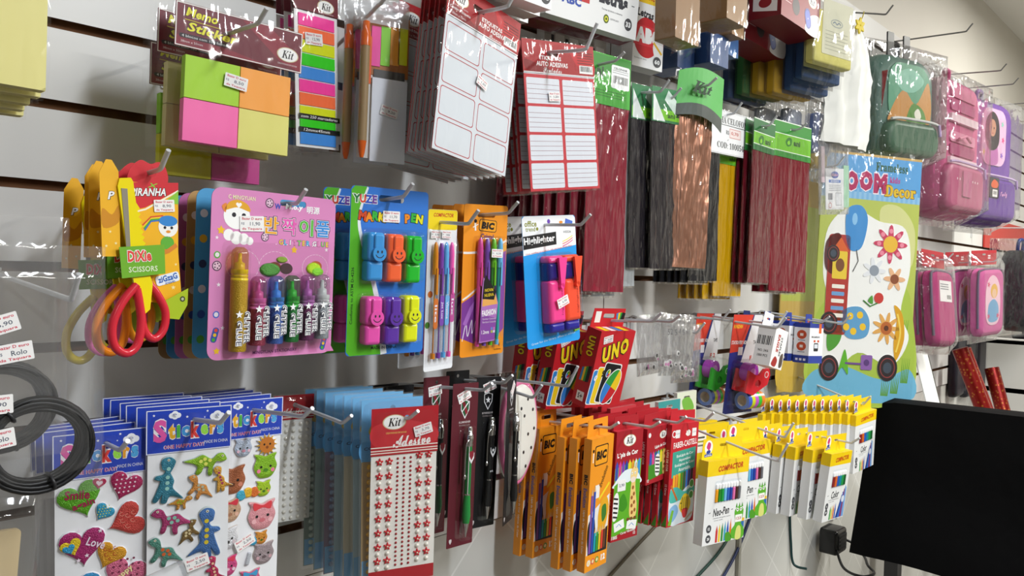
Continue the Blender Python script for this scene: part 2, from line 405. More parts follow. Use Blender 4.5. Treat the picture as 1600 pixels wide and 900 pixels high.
def hook(x, k, L, tip, label, steel='hook', dh=None, zh=None):
    """display hook clipped in groove k: arm of length L (m) that passes height zh at distance dh, turned-up end with its tip at height tip"""
    zb = gz(k)-.012; t = thing('display_hook', label, 'hook', 'display hooks in the wall grooves'); t.location = (x, 0, zb)
    g = G(); g.slab(rr(-1.4, 1.4, -4.4, .6, .25), -.22, -.04, steel); g.box(-1.3, 1.3, .6, 1.0, -.2, .55, steel)
    g.build('bracket_plate', t)
    a = G(); Lc = L*100; zt = (tip-zb)*100; z0 = 2.2 if k >= 4 else .6
    ze = z0+((zh-zb)*100-z0)*(L-.024)/dh if dh else zt-2.4
    up = max(1.3, zt-ze)
    pts = [(0, -.25, -2.0), (0, -.3, z0-.8), (0, -.55, z0-.15), (0, -1.2, z0)] + [(0, -Lc*f, z0+(ze-z0)*f/.9) for f in (.15, .5, .8)] + [(0, -Lc+2.4, ze), (0, -Lc+1.7, ze+up*.14), (0, -Lc+.9, ze+up*.55), (0, -Lc, ze+up)]
    a.tube(smooth(pts, 3), .27, steel, 10)
    a.build('arm', t)
    return t
def gz(k): return 1.892-.1*k
# ------------------------------------------------------------------ the room
def quad(name, pts, m):
    me = bpy.data.meshes.new(name); me.from_pydata(pts, [], [(0, 1, 2, 3)]); me.materials.append(mat(m)); return struct(link(name, me))
X0, X1, Y0, ZC = -2.2, 6.2, -4.2, 3.10
g = G(); g.box(X0*100, X1*100, -10, 0, Y0*100, 20, '#6f6a63-'); struct(g.build('floor'))
g = G(); g.box(X0*100, X1*100, ZC*100, ZC*100+10, Y0*100, 20, '#e4e2dc-'); struct(g.build('ceiling'))
g = G(); g.box(X0*100, X1*100, 0, ZC*100, 2.2, 20, 'plaster'); struct(g.build('wall_front'))
g = G(); g.box(X0*100-10, X0*100, 0, ZC*100, Y0*100, 20, 'shopwall'); struct(g.build('wall_left'))
g = G(); g.box(X1*100, X1*100+10, 0, ZC*100, Y0*100, 20, 'plaster'); struct(g.build('wall_right'))
g = G(); g.box(X0*100, X1*100, 0, ZC*100, Y0*100-10, Y0*100, 'shopwall'); struct(g.build('wall_back'))
# slatted panel: boards between grooves, extruded along the wall
def slat_panel(x0, x1, name):
    g = G(); zt, zb = 258.5, 110.9; prof = [(0, zt), ]
    ks = [k for k in range(-6, 8)]
    def run(a, b, m):
        n = len(a)
        g.add([(x0*100, y, z) for y, z in a]+[(x1*100, y, z) for y, z in a], [(i, i+1, n+i+1, n+i) for i in range(n-1)], m)
    edges = [zt]+[e for k in ks for e in (gz(k)*100+.62, gz(k)*100-.62)]+[zb]
    for i in range(0, len(edges), 2): run([(0, edges[i]), (0, edges[i+1])], 0, 'melamine')
    for k in ks:
        z = gz(k)*100
        run([(0, z+.62), (.55, z+.62), (.55, z+1.0), (1.3, z+1.0), (1.3, z-1.0), (.55, z-1.0), (.55, z-.62), (0, z-.62)], 0, 'mdf')
    run([(2.2, zt), (0, zt)], 0, 'melamine'); run([(0, zb), (2.2, zb)], 0, 'mdf')
    for x in (x0, x1):
        for i in range(0, len(edges), 2): g.add([(x*100, 0, edges[i]), (x*100, 2, edges[i]), (x*100, 2, edges[i+1]), (x*100, 0, edges[i+1])], [(0, 1, 2, 3)], 'mdf')
    o = g.build(name); return struct(o)
slat_panel(-1.3, 1.468, 'trim_1'); slat_panel(1.471, 4.30, 'trim_2'); slat_panel(4.303, X1-.02, 'trim_3')
g = G(); g.box(X0*100, X1*100, 0, 110.5, .6, 2.2, 'tile'); struct(g.build('wall_front_tile'))
# ------------------------------------------------------------------ display hooks: x, groove, length, height of the tip, what hangs on it
HOOKS = [
(.472, 0, .251, 1.895, 'display hook through the maroon header of the square sticky note packs', .165, 1.8825),
(.620, 0, .200, 1.985, 'display hook holding the rainbow page marker packs', .130, 1.972),
(.672, 0, .217, 1.972, 'display hook holding the bagged kraft pen and notepad sets', .175, 1.955),
(.787, -1, .350, 1.985, 'long display hook through the blank white label packs', .272, 1.966),
(.962, -1, .350, 1.978, 'long display hook through the ruled label packs', .255, 1.952),
(1.188, -1, .240, 1.995, 'display hook beside the white barcode on the green cellophane header', .185, 1.989),
(1.352, -1, .232, 1.985, 'display hook through the row of black cellophane packs', .175, 1.968),
(1.425, -1, .215, 1.985, 'display hook through the black cellophane pack with green and white header', .188, 1.968),
(1.497, -1, .255, 2.008, 'display hook through the copper cellophane pack', .215, 2.0),
(1.735, -1, .190, 2.012, 'display hook above the white cellophane price sign', None, None),
(1.885, -1, .207, 2.003, 'display hook through the dark maroon cellophane packs just past the sign', .165, 1.981),
(2.062, -1, .208, 2.000, 'display hook through the last flat maroon cellophane pack', .17, 1.997),
(.366, 2, .242, 1.720, 'display hook holding the zigzag scissors cards', .205, 1.700),
(.540, 2, .232, 1.695, 'display hook through the pink glitter glue card', .20, 1.679),
(.694, 2, .250, 1.716, 'display hook through the blue and green marker pen card', .20, 1.6975),
(.790, 2, .280, 1.686, 'display hook through the yellow topped clear pen pack', .20, 1.6715),
(.886, 2, .267, 1.706, 'display hook through the orange pen card', .195, 1.689),
(1.026, 2, .298, 1.696, 'display hook through the blue highlighter cards', .20, 1.6815),
(1.045, 5, .265, 1.445, 'long bare display hook just below the red card game boxes', .20, 1.408),
(1.258, 4, .290, 1.531, 'display hook through the red card game boxes', .175, 1.510),
(1.420, 4, .232, 1.520, 'display hook holding the clear bag of joggle eyes', .17, 1.505),
(1.575, 4, .200, 1.498, 'display hook holding the last joggle eyes bag', None, None),
(1.690, 4, .200, 1.525, 'bare display hook between the joggle eyes bags and the adhesive tape cards', None, None),
(1.800, 4, .285, 1.508, 'display hook holding the tilted white staple box', None, None),
(1.858, 4, .261, 1.521, 'display hook through the adhesive tape cards', .165, 1.492),
(2.112, 4, .265, 1.503, 'display hook through the blue and white boxes', .2, 1.489),
(2.246, 4, .270, 1.503, 'bare display hook in front of the tall decor sheet', None, None),
(.331, 5, .236, 1.408, 'display hook through the heart sticker packs', .178, 1.401),
(.417, 5, .285, 1.441, 'display hook through the dinosaur sticker packs', .205, 1.421),
(.521, 5, .285, 1.434, 'display hook through the animal face sticker packs', .150, 1.413),
(.634, 5, .205, 1.400, 'display hook in front of the white pearl sticker sheet', .065, 1.397),
(.708, 5, .255, 1.406, 'display hook through the red flower gem sheet', .228, 1.393),
(.859, 5, .248, 1.430, 'display hook through the maroon pen cards', .19, 1.415),
(.966, 5, .190, 1.428, 'display hook through the black pen cards', .14, 1.411),
(1.030, 5, .200, 1.407, 'display hook holding the pink oval case', None, None),
(1.188, 6, .250, 1.327, 'display hook through the orange pencil boxes', .2, 1.316),
(1.291, 6, .272, 1.320, 'display hook through the giraffe pencil boxes', .19, 1.308),
(1.396, 6, .266, 1.320, 'display hook through the short zebra pencil boxes', .195, 1.304),
(1.472, 6, .285, 1.322, 'display hook through the tall red pencil boxes', .21, 1.302),
(1.560, 6, .405, 1.266, 'long display hook through the front pen box with the green dragon', .265, 1.250),
(1.745, 6, .335, 1.275, 'long display hook through the flat yellow card packs behind the dragon box', .245, 1.253),
(2.085, 7, .362, 1.199, 'long display hook through the lower row of thin white and yellow boxes', .305, 1.185),
(2.455, 6, .260, 1.256, 'display hook through the upper row of white and yellow boxes', .23, 1.232),
(.261, 3, .300, 1.588, 'display hook inside the clear bag of black elastic coils', None, None),
(.168, 0, .260, 1.955, 'display hook holding the pale yellow paper pads', .215, 1.944),
]
for x, k, L, tip, lb, dh, zh in HOOKS: hook(x, k, L, tip, lb, 'hook', dh, zh)
for x, L, tip, lb in ((2.595, .24, 2.453, 'dark top hook with a yellow ribbon tied round it'), (3.099, .34, 2.500, 'long dark top hook carrying the black backpack straps'),
        (3.708, .32, 2.490, 'long dark top hook carrying the pink backpack loops'), (4.033, .30, 2.499, 'dark top hook above the purple backpack'), (4.50, .30, 2.50, 'dark top hook furthest along the wall past the purple backpack')):
    hook(x, -6, L, tip, lb, 'darkhook')

# ------------------------------------------------------------------ top row
# pale yellow pads
p = thing('paper_pad', 'pale yellow paper pad in clear film, front one of the stack at the top corner', 'paper pad', 'pale yellow paper pads')
g = G(); g.holed(rr(-9, 9, -19, 0, .1), rr(-.3, .3, -1.6, -1.0, .25), 0, 1.5, '#ece392', side='#d8cf86')
for i in range(1, 6): g.box(-9.02, 9.02, -19.02, -.0, .25*i-.02, .25*i+.02, '#b9ae66')
g.build('sheets', p); bag(p, 18.6, -19.4, .5, .05, back=1.6, seed=4, wr=.6)
at(p, .168, .215, 1.957, 0, 0, .6)
row(p, 4, .021, 'pale yellow paper pad in clear film', 'pale yellow paper pads', dz=-.004)

# sticky note packs
def sticky(label, cols, rear=False):
    p = thing('sticky_note_pack', label, 'sticky notes', 'sticky note packs on the top hook')
    for (i, j), c in zip(((0, 0), (1, 0), (0, 1), (1, 1)), cols):
        g = G(); x = -6.7+6.75*i; z = -6.0-5.1*j
        g.box(x, x+6.65, z-5.0, z, 0, 1.2, c)
        for q in range(1, 5): g.box(x-.01, x+6.66, z-5.01, z+.01, .22*q, .22*q+.03, '#d8d0a0' if rear else c)
        g.build('sticky_pad', p)
    g = G(); g.holed(rr(-8.1, 8.1, -5.2, 0, .05), rr(-2.6, -.6, -2.6, -1.9, .3), -.1, .02, '#6f1527', '#e8e4e0')
    g.poly([(0, -.3), (3.2, 0), (8.0, -3.4), (8.0, -5.1), (5, -4.2)], '#8d1c30', -.112); g.poly([(-8, -3.9), (-1, -4.4), (4, -5.2), (-8, -5.2)], '#8a1a2e', -.112)
    g.t('Memo', -5.0, -1.1, 1.05, '#f3ea2c', 3.8, .03, .2, -3, -.13, outline='#3a3010', ob=.03); g.t('Sticker', -3.6, -2.85, 1.1, '#f3ea2c', 6.2, .03, .2, -3, -.13, outline='#3a3010', ob=.03)
    g.poly(strip([(-7, -1.95), (-2.8, -2.1)], .06), '#f3ea2c', -.13)
    g.box(-7.6, -1.6, -4.15, -3.65, -.13, -.12, '#241018', .25); g.t('4 blocos com 100 folhas', -4.6, -3.9, .3, '#f4f4f4', 5.4, y=-.15); g.t('38mm x 50mm', -6.1, -4.55, .28, '#f0d8dc', 2.6, y=-.13)
    kit_logo(g, 6.1, -3.2, 2.7, -.13); g.t('CREATIVIDADE EM NOVAR', 6.1, -4.45, .2, '#f0d8dc', 2.7, y=-.13)
    g.frame(rr(-8.05, 8.05, -5.15, -.05, .05), .12, '#efe9e4', -.125)
    g.build('header_card', p)
    bag(p, 17, -16.5, .6, .15, back=1.4, seed=len(label), wr=.8)
    return p
p = sticky('sticky note pack in four bright colours under a maroon header, front of its hook', ('#aadb1e', '#ffa940', '#ff6fb5', '#e6e07a'))
price(p, '8,50', -.6, -8.1, -6, -.3, 2.9); at(p, .488, .165, 1.905, -4, 0, 1.5)
p = sticky('sticky note pack of pale beige pads just behind the four colour pack', ('#cfc37a', '#cfc37a', '#c9bd72', '#c9bd72'), True); at(p, .482, .128, 1.902, -2, 0, 1.2)
p = sticky('rearmost sticky note pack with yellow and magenta lower pads showing underneath', ('#8fd01e', '#ff9d3c', '#d7d40a', '#d8479a')); at(p, .490, .088, 1.872, -2, 0, .5)

# page marker packs
def markers(label, pr):
    p = thing('page_marker_pack', label, 'page markers', 'page marker packs')
    cs = ['#ff3fa4', '#ff7440', '#dfe80a', '#2fd410', '#3f8fe0']*2
    g = G(); g.box(-3.6, 3.6, -22.0, -3.6, .02, .12, '#f2f2f2'); g.build('backing_card', p)
    for i, c in enumerate(cs):
        g = G(); z = -4.0-1.78*i; g.box(-3.0, 3.0, z-1.6, z, -.12, .02, c); g.build('marker_strip', p)
    g = G(); g.holed(rr(-3.7, 3.7, -3.5, 0, .05), rr(-1, 1, -1.6, -.9, .3), -.1, 0, '#6f1527', '#dddddd'); kit_logo(g, 1.6, -2.4, 2.6, -.115); g.t('CREATIVIDADE EM NOVAR', 1.6, -3.3, .18, '#f0d8dc', 2.6, y=-.12)
    g.build('header_card', p)
    g = G(); g.box(-3.2, 3.7, -18.2, -17.5, -.18, -.15, '#141414'); g.t('com 250 marcadores', .2, -17.85, .4, '#f4f4f4', 6.2, .01, .2, y=-.2)
    g.box(-3.2, 3.7, -20.0, -19.3, -.18, -.15, '#141414'); g.t('12mmx45mm', -.3, -19.65, .4, '#f4f4f4', 4.4, .01, .2, y=-.2); g.build('size_label', p)
    if pr: price(p, '12,90', -.6, -7.2, 4, -.25, 2.9)
    bag(p, 8, -22.6, .3, .15, seed=11, wr=.7); return p
p = markers('page marker pack of ten bright strips under a maroon header, front of its hook', 1); at(p, .613, .130, 1.985, 4, 0, -2.5)
row(p, 2, .022, 'page marker pack of ten bright strips', 'page marker packs')

# kraft pen and notepad sets
def penset(label):
    p = thing('pen_and_notepad_set', label, 'stationery set', 'bagged pen and notepad sets')
    g = G(); g.box(-3.4, 3.6, -22, -1, .05, .15, '#e4e2de'); g.box(-2.2, 3.7, -10.2, -1.6, -.05, .04, '#b06a2c'); g.box(-1.4, 3.2, -11.4, -9.4, -.14, -.05, '#4a4848'); g.build('cover_card', p)
    g = G(); g.box(-1.6, 3.6, -22.4, -10.6, -.3, -.02, '#e9edf6'); g.build('notepad', p)
    for i, (c, x) in enumerate((('#ff4fae', -1.9), ('#8ee02a', -.5), ('#ffab2e', .9), ('#e8ee1c', 2.1))):
        g = G(); g.box(x, x+1.35, -9.0+.25*i, -3.4+.15*i, -.16, -.06, c); g.build('sticky_flag', p)
    g = G(); g.lathe([(.25, -22.1), (.42, -21.4), (.62, -19.8)], -2.9, -.75, '#ee6a1f!'); g.lathe([(.62, -19.8), (.62, -6.6)], -2.9, -.75, '#a98d66')
    g.lathe([(.66, -6.6), (.66, -4.6), (.5, -4.4), (.5, -3.2), (.3, -3.1)], -2.9, -.75, '#f0702a!'); g.box(-2.35, -2.05, -11.8, -5.2, -1.0, -.75, '#e8622a!', .1); g.build('kraft_pen', p)
    g = G(); g.add(*crumple(-3.6, 3.4, -3.2, .6, -.3), 'milky', True); g.build('paper_flap', p)
    bag(p, 8.8, -23.2, .2, 1.35, back=.2, seed=23); return p
def crumple(x0, x1, z0, z1, y, n=10):
    q = random.Random(5); vs = []; fs = []
    for j in range(n+1):
        for i in range(n+1): vs.append((x0+(x1-x0)*i/n, y-.35*q.random(), z0+(z1-z0)*j/n+(.25*math.sin(i*1.7) if j == n else 0)))
    for j in range(n):
        for i in range(n): a = j*(n+1)+i; fs.append((a, a+1, a+n+2, a+n+1))
    return vs, fs
p = penset('clear bag with kraft pen, white notepad and sticky flags, front of its hook'); price(p, '9,20', 1.0, -15.2, -12, -.45, 2.6)
at(p, .699, .175, 1.975, -19, 0, 1); row(p, 1, .032, 'kraft pen and notepad set', 'bagged pen and notepad sets', dx=-.006, jyaw=1)

# blank label packs
def red_header(g, w, h, y=-.012):
    g.poly(rr(-w/2, w/2, -h, 0, .05), '#a8141c', y)
    g.poly(blob([(-w*.1, -.2), (w*.2, -h*.3), (w*.48, -h*.5), (w*.48, -h*.9), (w*.2, -h*.7)]), '#c51c24', y-.006)
    g.poly(blob([(-w*.45, -h*.5), (-w*.2, -h*.75), (w*.1, -h*.95), (-w*.3, -h*.95)]), '#860f16', y-.006)
def labelpack(label, ruled):
    w_, h_ = 16.5, 23.5
    p = thing('label_pack', label, 'label pack', 'ruled label packs' if ruled else 'blank label packs')
    g = G(); g.holed(rr(-w_/2, w_/2, -h_, 0, .1), rr(-2.9, -.3, -2.2, -1.4, .35), 0, .12, '#d6dbe0', '#cccccc', '#c9343c')
    if ruled: g.poly(rr(-w_/2, w_/2, -h_, -5.2, .05), '#c8333d', -.01)
    else:
        pass
    for j in range(4):
        for i in range(2):
            x0 = -w_/2+.45+i*(w_/2-.1); x1 = x0+w_/2-.8; z1 = -5.75-j*4.45; z0 = z1-4.0
            if ruled:
                g.poly(rr(x0, x1, z0, z1, .25), '#e0e3ea', -.02)
                for q in range(4): g.poly(rr(x0+.1, x1-.1, z0+.75*(q+1)-.03, z0+.75*(q+1)+.03, 0), '#9a6a72', -.03)
            else: g.frame(rr(x0, x1, z0, z1, .45), .11, '#b3303c', -.012)
    g.build('label_sheet', p)
    g = G(); g.holed(rr(-w_/2-.1, w_/2+.1, -5.0, .1, .05), rr(-2.9, -.3, -2.2, -1.4, .35), -.07, -.03, '#a8141c', '#f3f3f3')
    y = -.075
    g.poly(blob([(2, -.3), (4.5, -1.4), (8, -2.4), (8, -4.5), (4, -3.2)]), '#c51c24', y); g.poly(blob([(-8, -3), (-4, -3.9), (-1, -4.8), (-7, -4.9)]), '#860f16', y)
    if ruled:
        g.t('ETIQUETAS', -2.2, -2.6, .75, '#f8f4f2', 5.0, .03, y=-.09); g.t('AUTO ADESIVAS', -1.8, -3.5, .75, '#f8f4f2', 7.2, .03, y=-.09); g.t(mt('Pautadas', 'script'), -1.8, -4.4, .8, '#f8f4f2', 4.2, y=-.09)
    else:
        g.t('ETIQUETAS', 1.6, -2.9, .7, '#f8f4f2', 4.8, .03, y=-.09); g.t('AUTO ADESIVAS', 1.9, -3.7, .7, '#f8f4f2', 6.6, .03, y=-.09); g.t(mt('Brancas', 'script'), 2.6, -4.5, .6, '#f8f4f2', 3.0, y=-.09)
        kit_logo(g, -5.6, -2.0, 3.0, -.09); g.t('CREATIVIDADE EM NOVAR', -5.6, -3.15, .2, '#f0dcdc', 3.4, y=-.09); g.t('Contém 8 Etiquetas', -5.5, -3.7, .5, '#f8f4f2', 4.4, .01, y=-.09); g.t('50mm x 75mm', -5.7, -4.4, .36, '#f0dcdc', 3, y=-.09)
    barcode(g, 4.6, 7.9, -4.5, -3.2, -.085)
    for q in range(5): g.poly(rr(4.2, 8.0, -2.9+.42*q, -2.8+.42*q, 0), '#4a0c12', -.085)
    g.poly(rr(-w_/2, w_/2, -5.0, -4.85, 0), '#f3f3f3', -.085)
    g.build('header_card', p)
    bag(p, w_+.5, -h_-.3, .3, .12, seed=31+ruled, wr=.7, nx=18, nz=26)
    return p
p = labelpack('pack of eight ruled red-edged labels, front of its hook', True); price(p, '1,50', -1.9, -8.6, 2, -.3, 2.6)
at(p, .985, .255, 1.970, -4, 0, -7); row(p, 4, .018, 'pack of ruled red-edged labels', 'ruled label packs', dx=.003, jrol=1.5)
p = labelpack('pack of eight blank white labels under a red header, front of its hook', False); price(p, '1,50', .4, -11.8, -14, -.3, 2.4)
at(p, .805, .272, 1.985, 7, 0, 7); b = row(p, 5, .014, 'pack of eight blank white labels', 'blank label packs', dx=.002, jrol=1.4)
for i, c in enumerate(row(p, 4, .014, 'pack of eight blank white labels', 'blank label packs', start=5)):
    at(c, .812+.004*i, .165-.016*i, 1.985, 2-3*i, 0, 3.5+1.5*i)

# ------------------------------------------------------------------ second row: scissors, glues, markers, pens
def scissors(label, hc, hc2):
    p = thing('zigzag_scissors_card', label, 'scissors', 'zigzag scissors on cards')
    g = G()
    g.holed(blob([(-.2, -.4), (1.0, .9), (2.2, .6), (3.2, .9), (4.0, .2), (3.9, -1.6), (0, -2.2)], 4), circ(2.3, -.25, .55, 12), .25, .3, '#cf2531')
    g.slab([(-.2, -1.5), (4.3, -1.7), (5.4, -1.2), (5.4, -9), (5.9, -15.2), (.2, -14.2)], .2, .26, '#f2b417', back='#c98a10')
    g.poly([(0, -1.6), (5.4, -1.2), (5.4, -2.0), (1.6, -4.2), (0, -4.6)], '#cf2531', .19); g.poly(strip([(-.1, -4.9), (1.6, -4.4), (5.4, -2.1)], .18), '#f6f0d8', .185)
    g.poly([(5.4, -2.1), (5.4, -3.6), (3.6, -3.6)], '#8ac53a', .18)
    g.t('PIRANHA', 1.9, -2.5, .85, '#f4f4f4', 4.0, .03, .3, 4, .17, outline='#241512', ob=.05); g.t('X', 2.4, -1.75, .5, '#8ac53a', 1.2, .02, .3, y=.17)
    for x, z, r in ((.6, -6.2, .22), (4.8, -13, .28), (1.2, -12.9, .25), (5.1, -10.4, .18), (3.2, -13.6, .2)): g.poly(star(x, z, r), '#f8e9a8', .185)
    for q, c in enumerate(('#d94a2b', '#f0d020', '#4aa83a', '#3b6fc8')): g.poly(strip([(1.2+.1*q, -6.2-.16*q), (2.2, -5.2-.16*q), (3.6, -5.0-.16*q)], .16), c, .18)
    # round chick riding a board (plain cartoon bird)
    g.poly(circ(4.2, -6.2, 1.15, 20), '#f6f4ee', .17); g.poly(circ(4.2, -5.55, 1.1, 20, .6), '#2f86cf', .165)
    for x in (3.8, 4.6): g.poly(circ(x, -6.3, .17, 10), '#1c1c22', .16)
    g.poly(circ(4.2, -6.75, .28, 10, .16), '#e8932c', .16); g.poly(circ(4.1, -8.0, .8, 14, .75), '#5fae35', .17); g.poly(strip([(3.2, -9.2), (4.2, -8.9), (5.2, -8.2)], .5), '#d9822b', .16)
    g.slab(tf(rr(-1.4, 1.4, -.55, .55, .3), 4.1, -12.0, 1, 14), .12, .17, '#e9f1fa'); g.t('ziGzaG', 4.1, -11.9, .7, '#2860b8', 2.3, .03, 0, 14, .1); g.t('SCISSORS', 4.4, -12.4, .22, '#2860b8', 1.2, .01, 0, 14, .1)
    g.build('printed_card', p)
    f = G(); f.slab([(-3.7, -.9), (-3.0, .5), (-2.4, .5), (-1.7, -.6), (-1.5, -9.6), (-3.4, -9.6)], -.5, -.44, '#f0b318', back='#c98a10')
    f.poly(blob([(-3.4, -4.6), (-2.4, -5.2), (-1.7, -4.2), (-1.7, -6), (-3.3, -6.6)], 4), '#cf8a14', -.51); f.t('P', -2.5, -3.2, .8, '#f4f4f4', .8, .03, .3, 8, -.53, outline='#241512', ob=.05)
    for x, z in ((-2.6, -7), (-2, -8.2), (-3, -8.5)): f.poly(star(x, z, .18), '#f8e9a8', -.52)
    f.build('folded_flap', p)
    b = G(); pts = [(-1.9, -8.6), (3.1, -8.2), (3.2, -11.4), (-1.6, -11.9)]
    b.slab(pts[::-1], -1.0, -.95, '#6fae28', back='#5d9620'); b.box(3.05, 3.15, -11.4, -8.3, -.95, .2, '#5d9620')
    b.t('DiXie', .3, -9.5, 1.2, '#e4453c', 2.6, .04, 0, 3, -1.03, outline='#f6f6f0', ob=.06); b.t('SCISSORS', .7, -10.9, .6, '#dcecc0', 3.2, .02, 0, 3, -1.03)
    b.slab([(3.6, -14.4), (6.3, -13.1), (6.2, -15.0), (5.2, -16.6), (3.7, -16.4)][::-1], -.35, -.3, '#a8bf1e', back='#8da018'); b.poly(circ(5.6, -14.3, .32, 14), '#3d4020', -.36); b.poly(circ(5.6, -14.3, .17, 14), '#b7bda0', -.37)
    b.build('paper_band', p)
    s = G(); zig = [(.75-.55+.0*i, 0) for i in range(1)]
    edge = []
    for i in range(9): z = -4.4-.62*i; edge += [(.30+.11*i+.16, z), (.20+.11*i, z-.31)]
    pl = [(-1.9, -2.2), (-1.7, -1.35), (-.5, -1.2), (-.25, -1.6), (.05, -3.8)]+edge+[(1.4, -11), (1.9, -12.5), (1.6, -15.3), (1.0, -15.8), (.4, -15.2), (-.3, -11.8), (-1.2, -7)]
    s.slab(pl[::-1], -.75, -.45, '#f2dd12!'); s.build('blade_guard', p)
    s = G(); s.slab([(-1.55, -2.4), (-.9, -2.4), (-.55, -9), (-1.0, -9)][::-1], -.80, -.76, '#8d8676'); s.build('blade', p)
    def loop(path, r, c, y):
        gg = G(); q = [(a, y, z) for a, z in smooth(path, 5)]; gg.tube(q, r, c, 12); h = gg.build('handle', p); return h
    loop([(.2, -12.6), (-1.4, -14.5), (-2.4, -16.8), (-2.2, -19.0), (-.9, -19.9), (.3, -19.0), (.7, -16.6), (.5, -14.6), (.2, -13.0)], .46, hc+'!', -.55)
    loop([(1.6, -12.4), (2.6, -13.6), (3.6, -15.6), (3.4, -17.6), (2.3, -18.6), (1.2, -17.6), (.9, -15.4), (1.2, -13.4)], .44, hc2+'!', -.25)
    return p
p = scissors('zigzag scissors with red handles and yellow blade guard, front of its hook', '#d62b3c', '#d62b3c'); price(p, '8,90', 3.7, -3.9, 4, .1, 2.4); at(p, .343, .205, 1.702, 6, 0, -1)
p = scissors('zigzag scissors with orange handles just behind the red handled pair', '#f08a18', '#f0a020'); at(p, .342, .182, 1.701, 4, 0, 1)
p = scissors('zigzag scissors with pink handles behind the orange handled pair', '#e46ab0', '#e46ab0'); at(p, .346, .160, 1.699, 3, 0, 2)
p = scissors('zigzag scissors with dull yellow handles, nearest the wall', '#d8c322', '#d8c322'); at(p, .340, .118, 1.686, 0, 0, 3)

